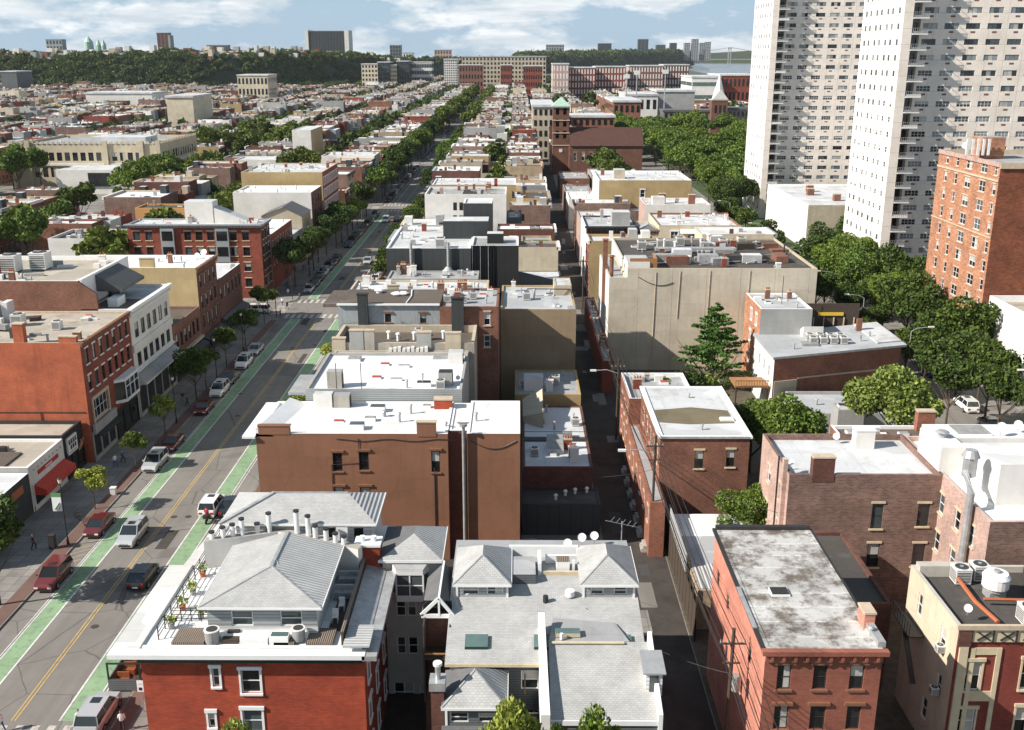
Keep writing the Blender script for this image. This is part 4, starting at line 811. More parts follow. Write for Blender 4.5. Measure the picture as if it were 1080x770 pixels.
# =========================================================== right of the alley: Q, R, S
q_ = Bld('brick_building', 'brown brick building with pale roof crossed by a wide brown patch', 15.2, 24.7, 101.8, 119, 11.3, 'brick_orange', 'roof_white', .15, cap='white_paint',
  fm={'S': 'brick_mid'}, wins={'S': wS(101.8, [(732.5, 475, 742, 494), (766, 474, 775, 492.5)], 'lintc'), 'W': [(y, z, 1.0, 1.9, 'stone') for y in (103.6, 106.4, 109.5, 112.6, 115.8) for z in (7.6, 4.0)]})
q_.roof.data.materials.append(MATS['roof_patch_brown'])
q_.part('roof_patch', MB().face([(15.7, 106.5, 11.165), (19, 105.9, 11.165), (24.0, 106.3, 11.165), (24.0, 110.5, 11.165), (20, 111.6, 11.165), (15.7, 110.6, 11.165)], 'roof_patch_brown'), q_.roof)
q_.vent(20.3, 115, .4, .12); q_.vent(20, 104.2, .5, .12); q_.sky(23.3, 107.3, 1.5, .9, 'white_paint', .2); q_.part('gutter', MB().box(14.95, 15.19, 101.6, 119, 11.1, 11.34, 'white_paint').box(24.71, 24.95, 101.6, 119, 11.1, 11.34, 'white_paint').box(15.2, 24.7, 101.6, 101.79, 11.1, 11.3, 'galvanised'))
q2 = Bld('brick_building', 'narrow lower brick building with grey roof projecting towards the alley', 13.8, 22, 119.3, 130, 9.6, 'brick_orange', 'roof_grey', .5, cap='white_paint', wins={'W': [(y, z, 1.0, 1.8, 'stone') for y in (121, 124, 127) for z in (6, 2.6)]}); q2.clutter(4, 2)
q3 = Bld('brick_building', 'low orange brick house front with stoops along the alley edge', 13.6, 15.15, 96, 119.2, 6.3, 'brick_orange', 'roof_grey', .1, wins={'W': [(y, 3.6, .9, 1.7, 'stone') for y in (97.5, 101, 104.5, 108, 111.5, 115)]})
r_ = Bld('garage', 'long low shed with corrugated metal roof between alley and yard', 16.2, 24, 82, 98, 4.1, 'brick_tan', 'roof_silver', .05, z0=0)
r_.part('metal_panel', MB().box(16.4, 23.8, 82.3, 87, 4.07, 4.16, 'metal_ribbed_x').box(16.3, 24, 92.8, 97.9, 4.06, 4.14, 'roof_bright')); 
m = MB()
for i in range(12): m.box(15.7, 15.85, 80+i*1.7, 80.12+i*1.7, 0, 4.6, 'wood_pole')
m.box(15.74, 15.8, 80, 99, .3, 3.6, 'wood_dark').box(15.7, 15.82, 86, 97, 3.8, 5.6, 'stucco_grey'); tag(m.build('alley_fence'), 'dark timber fence with pale panels along the alley beside the metal shed', 'fence')
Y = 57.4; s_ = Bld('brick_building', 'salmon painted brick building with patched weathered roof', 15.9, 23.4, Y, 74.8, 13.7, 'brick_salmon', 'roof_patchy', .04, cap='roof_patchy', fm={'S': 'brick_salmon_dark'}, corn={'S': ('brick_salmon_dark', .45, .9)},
  wins={'S': wS(Y, [(819.5, 702, 834, 727), (857.5, 702, 872, 727), (896, 702, 911, 727), (816, 745, 831, 769), (854, 745, 870, 769), (892.5, 745, 907, 769)], 'brown'), 'W': [(y, z, .8, 1.3, 'dark') for y, z in ((61.3, 10.2), (63, 6.4), (68.8, 9.8), (68.2, 6), (72.6, 9.8), (62, 2.4))]})
s_.sky(18.5, 64.6, 1.3, 1.1, 'dark_trim', .15); s_.chim(23.3, 60.6, .7, 1.3, 1.2, 'brick_salmon', 0, z=13.5); s_.vent(23.1, 59.0, .6, .12); s_.part('gutter', MB().box(15.65, 15.89, 57.4, 74.8, 13.55, 13.74, 'dark_trim').box(15.6, 15.89, 59.8, 65.2, 13.744, 13.82, 'galvanised').box(23.41, 23.6, 57.4, 74.8, 13.5, 13.7, 'dark_trim'))
s_.part('parapet', MB().box(23.1, 23.6, 57.6, 60, 13.7, 14.1, 'galvanised').box(15.9, 23.4, 74.5, 74.9, 13.72, 14.0, 'dark_trim'))
# T large brown brick
Y = 87.5; t_ = Bld('brick_building', 'wide brown brick building with white roof and square brick chimney', 25.1, 39.3, Y, 98.2, 13, 'brick_brown', 'roof_white', .6, cap='brick_brown', fm={'W': 'brick_pink'},
  wins={'S': wS(Y, [(919, 531, 931, 557.5), (967.5, 531, 980, 555), (914, 573, 927, 598), (962, 573, 975, 597)], 'lintc'), 'W': [(90, 9.2, 1.1, 1.8, 'cream'), (94.6, 9.2, 1.1, 1.8, 'cream'), (90, 5.4, 1.1, 1.8, 'cream'), (94.6, 5.4, 1.1, 1.8, 'cream')]})
t_.chim(28.2, 87.9, 2.0, .9, 2.2, 'brick_dark', 0); t_.chim(34.6, 96, 1.9, 1.2, 1.9, 'stucco_white', 0)
t_.part('wall_pipe', MB().box(24.7, 25.096, 88.2, 88.8, 3, 14.2, 'brick_pink').tube([(24.6, 89.6, 3), (24.6, 89.6, 14)], .09, 'dark_trim', 5).box(24.4, 26.2, 87.0, 87.49, 7.0, 7.4, 'brick_orange'))
put('dish', 25.6, 89.2, 13.0, 'small white satellite dish at the left edge of brown brick building', s=1.1); put('dish', 32.2, 97, 12.5, 'white satellite dish beside the white plastered chimney', s=1.3)
t2 = Bld('brick_building', 'dark roofed building with orange brick chimney behind the white parapet', 34.3, 50, 98.4, 105.6, 11.2, 'brick_mid', 'roof_brown', .35, cap='white_paint'); t2.chim(44.3, 105.0, 1.9, .9, 2.2, 'brick_orange', 0); t2.sky(38.8, 103, 1.8, 1.0, 'white_paint'); t2.clutter(5, 7)
Y = 77.6; u_ = Bld('brick_building', 'pinkish brick building with bright white stepped roof beside steel flue', 39.2, 56, Y, 97.6, 13, 'brick_pink', 'roof_bright', .5, cap='brick_pink', fm={'S': 'brick_brown'}, wins={'W': [(y, z, 1.1, 1.9, 'cream') for y in (80.5, 83.5, 87) for z in (9.4, 5.6)]})
u_.part('stair_bulkhead', MB().prism([(41.6, 82), (47.6, 82), (47.6, 90), (41.6, 90)], 12.4, [16.3, 16.3, 15.2, 15.2], 'stucco_white', 'roof_bright'), u_.roof); u_.part('white_parapet', MB().box(39.1, 41.4, 88.3, 93.5, 12.4, 15.4, 'stucco_white', top='roof_bright').box(40.9, 56, 93.6, 97.5, 12.4, 14.3, 'stucco_white', top='roof_bright')); u_.sky(44.8, 95.4, 3.4, 2.6, 'ac_grey', 2.0); u_.chim(45.6, 78.3, 1.0, .8, 1.4, 'brick_orange', 0); u_.vent(40.2, 91, 3.4, .4)
put('dish', 47.3, 94.2, 14.3, 'larger white satellite dish on the stepped white roof', s=1.8); put('dish', 49.4, 95.2, 14.3, 'grey tilted satellite dish right of the larger white one', s=1.6)
m = MB().tube([(38.7, 80.6, 1), (38.7, 80.6, 14.2), (39.3, 83.3, 15.0)], .33, 'galvanised', 10).cyl(39.7, 83.6, 14.6, 16.4, .6, 'steel', 12).cyl(39.7, 83.6, 16.4, 17.0, .8, 'galvanised', 12, .5); tag(m.build('exhaust_duct'), 'steel exhaust duct climbing the pinkish brick wall', 'duct')
# V
Y = 62.9; v_ = Bld('apartment_building', 'cream stucco building with dark roof, carved red front and rooftop fan', 30.7, 47, Y, 72, 12, 'stucco_cream', 'roof_dark', .5, cap='stucco_warm', fm={'S': 'brick_oxblood'},
  wins={'S': wS(Y, [(1018, 697, 1034, 728), (1077, 695, 1093, 727), (1010, 747, 1027, 774), (1070, 745, 1087, 774)], 'tan'), 'W': [(64.2+.9, 9.0-.2, .9, 1.8, 'bare'), (69.5, 9, .9, 1.8, 'bare'), (64.7, 5.2, .9, 1.8, 'bare'), (66.6, 2, .9, 1.8, 'bare')]})
v_.part('cornice', MB().box(30.5, 47.2, Y-.25, Y-.004, 11.9, 12.25, 'stone_trim').box(31.7, 47, Y-.12, Y-.004, 10.9, 11.85, 'cream_trim').box(30.7, 31.6, Y-.2, Y-.004, 10.6, 11.88, 'brick_dark').box(30.9, 31.5, Y-.18, Y-.004, 0, 10.55, 'cream_trim'))
m = MB(); x = 32
while x < 46.5:
    m.beam((x, Y-.16, 11.05), (x+.9, Y-.16, 11.7), .1, .1, 'dark_trim').beam((x, Y-.16, 11.7), (x+.9, Y-.16, 11.05), .1, .1, 'dark_trim').box(x+1.05, x+1.15, Y-.2, Y-.121, 10.95, 11.82, 'dark_trim'); x += 1.6
v_.part('frieze_ornament', m)
m = MB()
for a_, b_ in ((31.6, 34.0), (36.2, 38.6)): m.box(a_+.12, a_+.45, Y-.1, Y-.004, 0, 10.4, 'cream_trim').box(b_-.45, b_-.12, Y-.1, Y-.004, 0, 10.4, 'cream_trim').box(a_+.452, b_-.452, Y-.08, Y-.004, 9.85, 10.4, 'cream_trim').box(a_+.452, b_-.452, Y-.08, Y-.004, 6.1, 6.9, 'cream_trim')
v_.part('window_surround', m)
v_.part('rooftop_pipe', MB().tube([(33.4, 70.5, 12.1), (33.2, 66.2, 12.1), (33.6, 63.4, 12.1)], .16, 'terracotta', 6).tube([(34.0, 66.6, 12.1), (38.5, 66.4, 12.1), (38.7, 64.4, 12)], .12, 'terracotta', 5).prism([(37.2, 67), (38.6, 67), (40.6, 70.5), (39.2, 71.5)], 11.6, [13.2, 13.2, 13.6, 13.6], 'wood_dark').box(31, 34.5, 71, 71.8, 11.5, 12.4, 'stucco_warm').box(42, 47, 70.6, 71.6, 11.4, 13, 'brick_dark'))
ft = thing('rooftop_fan', (35.4, 68.0, 11.5), 'big round white exhaust fan on dark roof at right', 'fan')
MB().cyl(35.4, 68, 12.4, 13.2, .95, 'ac_white', 20).cyl(35.4, 68, 13.2, 13.5, 1.0, 'white_paint', 20, .8).cyl(35.4, 68, 12.1, 12.4, .8, 'ac_grey', 20).build('drum', ft); MB().box(34.8, 36, 67.4, 68.6, 11.5, 12.1, 'galvanised').build('base', ft); MB().cyl(35.4, 68, 13.502, 13.7, .25, 'ac_grey', 10).build('cap', ft)
put('ac', 33.8, 70.2, 11.5, 'tall white rooftop unit behind the round fan, left one', s=1.3, group='white units behind the fan'); put('ac', 35.4, 70.7, 11.5, 'tall white rooftop unit behind the round fan, right one', s=1.3, group='white units behind the fan')
put('ac', 36.2, 64.4, 11.5, 'white rooftop unit at the front edge of dark roof, left of pair', s=1.35, group='front pair of units'); put('ac', 38.3, 64.4, 11.5, 'white rooftop unit at the front edge of dark roof, right of pair', s=1.35, group='front pair of units'); put('dish', 31.9, 64.5, 12.0, 'white satellite dish at the cream building roof corner', s=1.1)
for i, (y, z) in enumerate(((64.7, 8.9), (64.7, 5.4))): put('ac', 30.4, y, z, 'white window unit on the cream side wall, %s' % ('upper' if i == 0 else 'lower'), s=.6)
fe = thing('fire_escape', (30, 70, 6), 'black iron fire escape high on the cream side wall', 'fire escape')
m = MB().box(29.5, 30.69, 68, 71.5, 8.0, 8.08, 'black_metal'); m.build('platform', fe)
m = MB()
for i in range(8): m.box(29.5, 29.54, 68+i*.5, 68.04+i*.5, 8.08, 9.1, 'black_metal')
m.box(29.49, 29.55, 68, 71.6, 9.1, 9.15, 'black_metal').beam((29.6, 66.5, 5), (29.6, 69, 8), .4, .06, 'black_metal'); m.build('railing', fe)
Bld('brick_building', 'dark brick building in shadow between salmon building and cream one', 24.6, 30, 73, 86, 8, 'brick_dark', 'roof_dark', .3)
# =========================================================== W, Z, and the row behind
Y = 162; w_ = Bld('industrial_building', 'huge blank tan stucco wall building with cluttered dark roof', 17.7, 48.2, Y, 190.5, 17.2, 'stucco_tan', 'roof_dark', .35, fm={'W': 'stucco_white'}, cap='stucco_beige')
w_root = w_.root; w_.clutter(14, 4); w_.hatch(19.6, 166, 3.6, 6, 1.2, 'stucco_white', False, 'roof_silver')
for i in range(5): w_.part('duct', MB().box(23+i*3.6, 26.2+i*3.6, 168+i % 2*5, 170+i % 2*5, 16.9, 18.2, ['ac_grey', 'roof_white', 'galvanised'][i % 3]))
w_.part('duct', MB().box(24, 38, 176, 177.6, 17.4, 17.9, 'galvanised').box(24, 24.4, 176.2, 176.6, 16.8, 17.4, 'ac_dark')); w_.part('duct', MB().box(34, 42, 171, 174, 16.9, 17.6, 'wood_dark').box(43, 45, 168, 172, 16.9, 18, 'brick_mid'))
q = random.Random(99)
for i in range(46):
    x, y = q.uniform(22, 47), q.uniform(164.5, 188); k = q.random(); a_ = q.uniform(.4, 2.6); b_ = q.uniform(.3, 1.6)
    if k < .5: w_.part('rooftop_junk', MB().prism([(x-a_, y-b_), (x+a_, y-b_*.6), (x+a_*.8, y+b_), (x-a_, y+b_*.7)], 16.84, 16.84+q.uniform(.15, 1.5), q.choice(['ac_grey', 'wood_dark', 'ac_dark', 'galvanised', 'ac_white', 'brick_mid', 'wood_dark'])), w_.roof)
    elif k < .8: w_.part('rooftop_pipe', MB().tube([(x-a_*2, y, 17.1), (x, y+b_, 17.3), (x+a_*1.6, y+b_*2, 17.1)], .12, q.choice(['galvanised', 'dark_trim', 'ac_white']), 5), w_.roof)
    else: w_.vent(x, y, q.uniform(.6, 1.8), q.uniform(.12, .3), q.choice(['galvanised', 'ac_white', 'dark_trim']))
w_.part('roof_screen', MB().box(18.2, 22.6, 163.2, 163.3, 16.9, 18.6, 'wood_warm').box(22.5, 22.6, 163.3, 168, 16.9, 18.6, 'wood_warm'))
for i in range(6): put('ac', 22+i*3.7, 180+(i % 3)*2, 16.9, 'condenser on the tan building dark roof, %s from left' % ORD[i], s=1.6, group='condensers on the dark roof')
w1 = Bld('industrial_building', 'lower step of the huge tan wall with tall brown flue', 14.8, 17.69, Y, 182, 15.7, 'stucco_tan', 'roof_grey', .5, fm={'W': 'stucco_white'}, cap='stucco_beige'); w1.vent(15.5, 166, 3.2, .35, 'brick_mid'); w1.part('flue', MB().box(14.3, 15.1, 169, 169.8, 10, 20.5, 'brick_mid').box(14.2, 15.2, 168.9, 169.9, 20.502, 20.7, 'terracotta'))
Bld('brick_building', 'low shadowed building strip squeezed along the alley below the tan wall', 13.0, 14.75, 150, 193, 5.2, 'brick_red', 'roof_grey', .2).clutter(9, 4)
z2 = Bld('brick_building', 'narrow orange building with grey stucco front and rooftop antenna', 36.8, 44.6, 150.6, 161.5, 13.3, 'stucco_grey', 'roof_silver', .2, fm={'W': 'brick_hotel'}, cap='white_paint', wins={'W': [(y, z, .9, 1.7, 'white') for y in (153, 156.4) for z in (10.2, 6.8, 3.2)]})
z2.clutter(5, 4); z2.part('mast', MB().tube([(41, 155, 13), (41, 155, 17.5)], .05, 'black_metal', 4)); put('dish', 43.6, 150.2, 9.5, 'round dish on the grey stucco wall', s=1.5)
def shear(x, y, z): return (x, y+(x-36)*.32, z)
zt = thing('brick_building', (46, 140, 0), 'red brick building with slanting grey roof covered in rooftop units', 'building'); OCC.append((36, 57, 137, 153))
m = MB(); wall_side(m, 'W', (36.3, 56.5, 138.6, 151), 0, 9, 'stucco_white', [(141, 5.6, .9, 1.8), (144, 5.6, .9, 1.8), (147, 5.6, .9, 1.8), (141, 2, .9, 1.8), (144, 2, .9, 1.8)])
for sd in 'SEN': wall_side(m, sd, (36.3, 56.5, 138.6, 151), 0, 9, 'brick_orange', [])
m.box(36.5, 40, 138.45, 138.595, 0, 5.6, 'stucco_beige').box(40.1, 56.5, 138.4, 138.59, 5.7, 5.9, 'stone_trim'); m.build('wall', zt, fn=shear)
m = MB(); m.box(36.0, 57.2, 138.3, 151.2, 9.004, 9.3, 'roof_silver').box(36.0, 57.2, 138.15, 138.3, 9.0, 9.32, 'galvanised').box(53, 57, 140, 151, 9.304, 9.5, 'roof_white'); zr_ = m.build('roof', zt, fn=shear)
for a_ in [(141, 4.2)]:
    pass
for y, z in ((141, 5.6), (144, 5.6), (147, 5.6), (141, 2), (144, 2)): add_window(zt, 'W', (36.3, 56.5, 138.6, 151), y+(.3*.32), z, .9, 1.8, 'white')
for i in range(8): put('ac', 43.5+i % 4*1.5, 145.5+i//4*1.8, 9.3, 'unit in the cluster on the slanting grey roof, %s row, %s from left' % ('front' if i < 4 else 'back', ORD[i % 4]), s=1.1, group='unit cluster on grey roof')
for x, y in ((40, 142.6), (51, 147), (53, 149)): MB().cyl(x, y, 9.3, 10.2, .15, 'galvanised', 8).build('vent_pipe', zr_)
MB().box(41.6, 44, 144, 145.4, 9.3, 9.7, 'ac_grey').build('skylight', zr_); MB().prism([(43, 149), (46, 149), (46, 151), (43, 151)], 9.3, [11, 11, 10, 10], 'stucco_white', 'roof_bright').build('stair_bulkhead', zr_); MB().box(52.2, 53, 152.6, 153.2, 9.2, 11.2, 'brick_mid').build('chimney', zr_)
m = MB().box(45, 54, 157.5, 157.7, 3, 12.5, 'wood_dark').box(47.5, 51.5, 157.3, 157.45, 10.6, 11.1, 'sign_yellow')
for i in range(6): m.box(45.2+i*1.6, 45.35+i*1.6, 157.3, 157.49, 3, 10.3, 'stone_trim')
tag(m.build('timber_screen'), 'dark timber roof screen with a yellow sign strip behind grey roof', 'screen')
Bld('commercial_building', 'low pale grey roofed building between the red brick wall and bright tree', 38, 50.5, 128.5, 138, 4.4, 'stucco_grey', 'roof_silver', .4).clutter(4, 3)
z4 = Bld('shed', 'small whitish block with dark vent lid in front of low grey roof', 41.6, 45.0, 125.4, 128.3, 6.0, 'stucco_grey', 'roof_grey', .2); z4.sky(43, 127, 2, 1, 'dark_trim', .4)
t = thing('wooden_balcony', (33.8, 141, 4), 'orange wooden balcony deck on the side of white building', 'balcony'); MB().box(31.2, 36.0, 139.5, 144, 4.4, 4.6, 'wood_warm').box(31.2, 36, 139.4, 139.5, 5.4, 5.55, 'wood_warm').build('deck', t)
m = MB()
for i in range(13): m.box(31.2+i*.38, 31.3+i*.38, 139.41, 139.49, 4.6, 5.4, 'wood_warm')
m.build('railing', t); MB().box(31.3, 31.5, 139.6, 139.8, 0, 4.4, 'wood_dark').build('post', t)
x1 = Bld('brick_building', 'red brick fronted building with black cornice and white side wall', 15.1, 26.4, 224, 240, 14, 'brick_red', 'roof_silver', .35, fm={'W': 'stucco_white'}, cap='dark_trim', corn={'S': ('dark_trim', .5, 1.2)}, wins={'S': G(15.5, 26, 4, [9.6, 5.9, 2.2], 1.3, 2.2, 'dark'), 'W': [(228, 9, .9, 1.8, 'white'), (233, 9, .9, 1.8, 'white')]}); x1.clutter(5, 3); x1.hatch(23, 229, 4, 4, 3, 'stucco_grey', False, 'roof_white')
x1.part('wall_pipes', MB().tube([(15, 223.6, 8.5), (30, 223.6, 8.4)], .12, 'dark_trim', 5))
x2 = Bld('house', 'narrow cream house with triangular pediment and tall white window', 26.5, 31, 224.4, 238, 13, 'stucco_cream', 'roof_grey', .3, corn={'S': ('brown_trim', .4, .7)}, wins={'S': [(28.7, 6.2, 2, 4.6, 'white'), (28.7, 1.5, 2, 3.4, 'white')]}); x2.part('pediment', MB().prism([(26.3, 224.1), (31.2, 224.1), (31.2, 224.9), (26.3, 224.9)], 12.9, 13.1, 'stone_trim').face([(26.3, 224, 13.1), (31.2, 224, 13.1), (28.75, 224, 14.5)], 'grey_trim').face([(26.2, 223.9, 13.1), (28.75, 223.9, 14.7), (28.75, 226, 14.7), (26.2, 226, 13.1)], 'roof_grey').face([(31.3, 223.9, 13.1), (28.75, 223.9, 14.7), (28.75, 226, 14.7), (31.3, 226, 13.1)], 'roof_grey'))
x3 = Bld('house', 'wide low cream house with white awning and bays behind dark roof', 31.1, 49, 224, 243, 14.2, 'stucco_cream', 'roof_white', .4, cap='brown_trim', wins={'S': [(34.5, 11, 1.6, 1.9, 'white'), (38.5, 11, 2, 1.9, 'dark'), (43.6, 11, 2, 1.9, 'dark'), (47, 11, 1.6, 1.9, 'white')] + G(31.5, 48.5, 6, [6, 2], 1.2, 2, 'white')}); x3.clutter(16, 3)
x3.part('awning', MB().prism([(35.8, 222.6), (40.5, 222.6), (40.5, 223.99), (35.8, 223.99)], 12.6, [12.75, 12.75, 13.4, 13.4], 'white_paint')); x3.part('portico_roof', MB().box(31.1, 54, 219, 222.4, 9.4, 10.0, 'stucco_beige', top='roof_grey').box(31.1, 54, 222.4, 223.99, 0, 9.6, 'stucco_beige'))
x4 = Bld('house', 'white two-part house with brick chimneys behind the wide cream house', 31, 47, 250, 262, 15.2, 'stucco_white', 'roof_white', .6, fm={'W': 'brick_pink'}); x4.chim(36, 256, 1.6, 1, 2.4, 'brick_mid', 0); x4.chim(43, 254, 1.6, 1, 2.4, 'brick_mid', 0); x4.hatch(34.5, 252.6, 3, 3, 2.2, 'stucco_white', False); x4.clutter(4, 4)
x5 = Bld('apartment_building', 'tan side-walled block with white roof in front of the church', 21.8, 46.5, 276, 300, 18, 'stucco_ochre', 'roof_white', .6, fm={'W': 'stucco_white'}, cap='white_paint', wins={'S': [(33.5, 13.5, 1.2, 2, 'white')]}); x5.clutter(10, 4); x5.hatch(28, 286, 3, 3, 2.5, 'stucco_beige', False)
x6 = Bld('house', 'low brownish house with bright white sloping roofs beside the alley', 15.5, 25, 252, 268, 11, 'concrete_old', 'roof_white', .3, fm={'W': 'brick_pink'}); x6.clutter(4, 2); x6.hatch(22.5, 257, 3.2, 6, 2, 'stucco_white', True)
Bld('house', 'pale stepped house between alley and tan block', 15.5, 21, 240.5, 250, 12, 'stucco_white', 'roof_tan', .4).clutter(4, 7)
# small ones left of the alley
y1_ = Bld('house', 'beige cube house with planted roof terrace near the alley', .6+.3, 7.6, 222, 232, 10.6, 'brick_tan', 'roof_grey', .5, wins={'S': [(5.5, 6.2, 1.1, 2, 'dark'), (5.5, 2, 1.1, 2, 'dark')]}, fm={'S': 'brick_tan'}); y1_.part('roof_garden', MB().box(3.4, 7.2, 224, 227, 10.1, 10.5, 'grass').box(1.4, 3.2, 224, 227, 10.1, 10.4, 'roof_dark'))
y2_ = Bld('house', 'slate grey house with sloping parapet and white roof beside alley', -.2, 8.2, 184.5, 195, 10, 'siding_slate', 'roof_white', .1, wins={'S': [(-.0+1.2, 3, .8, 2.2, 'white')]}); y2_.part('shaped_gable', MB().prism([(-.2, 184.4), (8.2, 184.4), (8.2, 184.8), (-.2, 184.8)], 9.9, [12.2, 10.2, 10.2, 12.2], 'siding_slate', 'white_paint'))
Bld('commercial_building', 'low white flat roof below the slate grey house', -1.5, 8.4, 163.6, 183, 5.4, 'stucco_beige', 'roof_white', .2).clutter(5, 5)
y3_ = Bld('brick_building', 'bright red brick rear house with white porch bands in mid distance', 1.2, 8.8, 300, 316, 12, 'brick_paint_red', 'shingle_slate', .1, cap='white_paint', wins={'S': G(1.5, 8.5, 3, [8, 4.6], 1.2, 1.9, 'white')}); y3_.part('porch', MB().box(1.2, 8.8, 297, 299.99, 4.2, 4.5, 'white_paint').box(3, 8.8, 292, 296.9, 0, 4.1, 'brick_paint_red', top='roof_white').box(1.2, 8.8, 298.5, 299.99, 7.6, 7.8, 'white_paint'))
y4_ = Bld('commercial_building', 'tan walled building with long white roof, orange chimney at its middle', -24.5, -.5, 296, 312, 14.4, 'stucco_ochre', 'roof_white', .3, cap='white_paint', wins={'S': [(-8, 10.6, 1.2, 2, 'dark')]}); y4_.clutter(8, 4); y4_.chim(-6.2, 296.4, .9, .8, 2, 'brick_paint_red', 0)
y5_ = Bld('commercial_building', 'grey roofed block with white stair boxes behind plain white wall', -24, -3.5, 268, 290, 12.6, 'stucco_white', 'roof_grey', .4); y5_.hatch(-17, 274, 8, 5, 3.5, 'stucco_white', False, 'roof_dark'); y5_.hatch(-5.5, 272, 2, 2.5, 2.5, 'siding_white', False); y5_.clutter(5, 8)
Bld('office_building', 'dark grey blank rear wall right of the plain white building', -2.6, 1.0, 250, 262, 12, 'siding_slate', 'roof_grey', .3).clutter(2, 2)
# =========================================================== left side of the avenue
FX = -54.0
def shopfront(b, y0, y1, z1, X, fr, awn=None, n=3):
    m = MB(); m.box(X+.004, X+.12, y0, y1, z1, z1+.5, fr)
    for i in range(n+1): u = y0+(y1-y0-.3)*i/n; m.box(X+.004, X+.14, u, u+.3, 0.14, z1-.003, fr)
    m.box(X+.004, X+.1, y0, y1, .14, .7, fr); m.box(X+.004, X+.03, y0+.3, y1-.3, .72, z1-.01, 'glass_dark'); b.part('shopfront', m)
    if awn: tag(MB().prism([(X+.15, y0+.3), (X+1.5, y0+.3), (X+1.5, y1-.3), (X+.15, y1-.3)], z1-.9, [z1+.35, z1-.3, z1-.3, z1+.35], awn).build('awning', b.root))
la0 = Bld('shop_building', 'one-storey shop with blue awning and dark front at the left edge', -80, -55, 92, 106.4, 5.0, 'brick_dark', 'roof_white', .2, fm={'E': 'siding_dark'}, cap='white_paint')
shopfront(la0, 92, 100, 3.2, -55, 'dark_trim', 'awning_blue'); la0.part('sign_panel', MB().box(-54.99, -54.85, 102, 104.6, 3.4, 4.3, 'terracotta').box(-54.99, -54.8, 92, 100, 3.6, 4.8, 'awning_blue')); la0.part('awning_stripes', MB().box(-54.79, -54.7, 92, 99.6, 2.5, 2.7, 'sign_white').box(-54.79, -54.7, 92, 99.6, 1.9, 2.1, 'sign_white'))
la1 = Bld('shop_building', 'one-storey white shop with bright red awning and red sign strip', -75, -55, 106.5, 115.6, 5.6, 'stucco_white', 'roof_tan', .3, cap='white_paint', fm={'S': 'stucco_grey'})
shopfront(la1, 106.8, 115.4, 2.9, -55, 'stucco_white', 'awning_red', 3)
m = MB().box(-54.99, -54.86, 108.6, 113.8, 3.95, 4.4, 'sign_red').box(-54.855, -54.83, 110.3, 112.0, 4.1, 4.25, 'sign_white'); 
for i in range(8): m.box(-54.99, -54.93, 107.6+i*1, 107.9+i*1, 4.75, 4.95, 'stone_trim')
la1.part('sign_panel', m); la1.part('metal_roof', MB().box(-74.5, -58, 106.8, 111.5, 5.25, 5.5, 'roof_brown').box(-74.5, -60, 111.6, 112.2, 5.3, 6.0, 'dark_trim'))
for i in range(9): la1.part('roof_vent', MB().box(-73+i*1.5, -72.2+i*1.5, 112.4, 113, 5.28, 5.75, 'ac_grey'), la1.roof)
la2 = Bld('shop_building', 'one-storey black fronted shop with square white sign of black letters', -75, -55, 115.7, 121.2, 5.9, 'siding_black', 'roof_tan', .4, cap='dark_trim')
shopfront(la2, 115.9, 121, 2.8, -55, 'sign_black')
m = MB().box(-54.99, -54.75, 116.4, 119.0, 3.1, 5.2, 'sign_white')
for i in range(4): m.box(-54.745, -54.72, 116.6+i*.58, 116.95+i*.58, 4.35, 4.95, 'sign_black').box(-54.745, -54.72, 116.6+i*.58, 117.1+i*.58, 4.35, 4.5, 'sign_black')
for i in range(3): m.box(-54.745, -54.72, 116.95+i*.6, 117.35+i*.6, 3.65, 4.2, 'sign_black')
m.box(-54.745, -54.72, 116.6, 118.8, 3.3, 3.38, 'sign_red'); la2.part('sign_board', m)
m = MB()
for i in range(6): m.beam((-54.9, 119.4+i*.22, 2.6+.25*(i % 2)), (-54.9, 120.0+i*.22, 3.3+.2*(i % 3)), .12, .12, ['sign_yellow', 'sign_red', 'stone_trim'][i % 3])
la2.part('flower_sign', m)
Bld('shop_building', 'low pale flat roof at the foot of the orange brick wall', -95, -75.2, 106, 121.2, 5.4, 'stucco_grey', 'roof_tan', .3).clutter(4, 3)
la = Bld('brick_building', 'three-storey brick corner block with blazing orange side wall', -96, FX, 121.4, 137.8, 16.0, 'brick_red', 'roof_tan', .3, fm={'S': 'brick_orange_wall'}, cap='stone_trim', corn={'E': ('brown_trim', .45, .6)},
  wins={'E': G(121.9, 137.4, 7, [12.9, 9.4], .95, 2.0, 'lint') + [(125.3, 5.3, 4.6, 2.6, 'cream')]})
la.part('window_surround', MB().box(FX+.004, FX+.2, 122.6, 122.9, 5, 8.4, 'stone_trim').box(FX+.004, FX+.2, 127.7, 128.0, 5, 8.4, 'stone_trim').box(FX+.004, FX+.2, 122.903, 127.697, 8.0, 8.4, 'stone_trim'))
m = MB().prism([(FX+.004, 130.2), (FX+1.2, 131.2), (FX+1.2, 136), (FX+.004, 137)], 5.0, 5.4, 'white_paint', bot=True).prism([(FX+.004, 130.2), (FX+1.2, 131.2), (FX+1.2, 136), (FX+.004, 137)], 7.9, 8.3, 'white_paint', bot=True).prism([(FX+.004, 130.3), (FX+1.1, 131.3), (FX+1.1, 135.9), (FX+.004, 136.9)], 5.401, 7.899, 'glass_dark')
for y in (131.2, 132.8, 134.4, 135.9): m.box(FX+1.1, FX+1.2, y-.06, y+.06, 5.4, 7.9, 'white_paint')
m.box(FX+1.11, FX+1.19, 131.2, 136, 7.0, 7.1, 'white_paint'); la.part('bay_window', m)
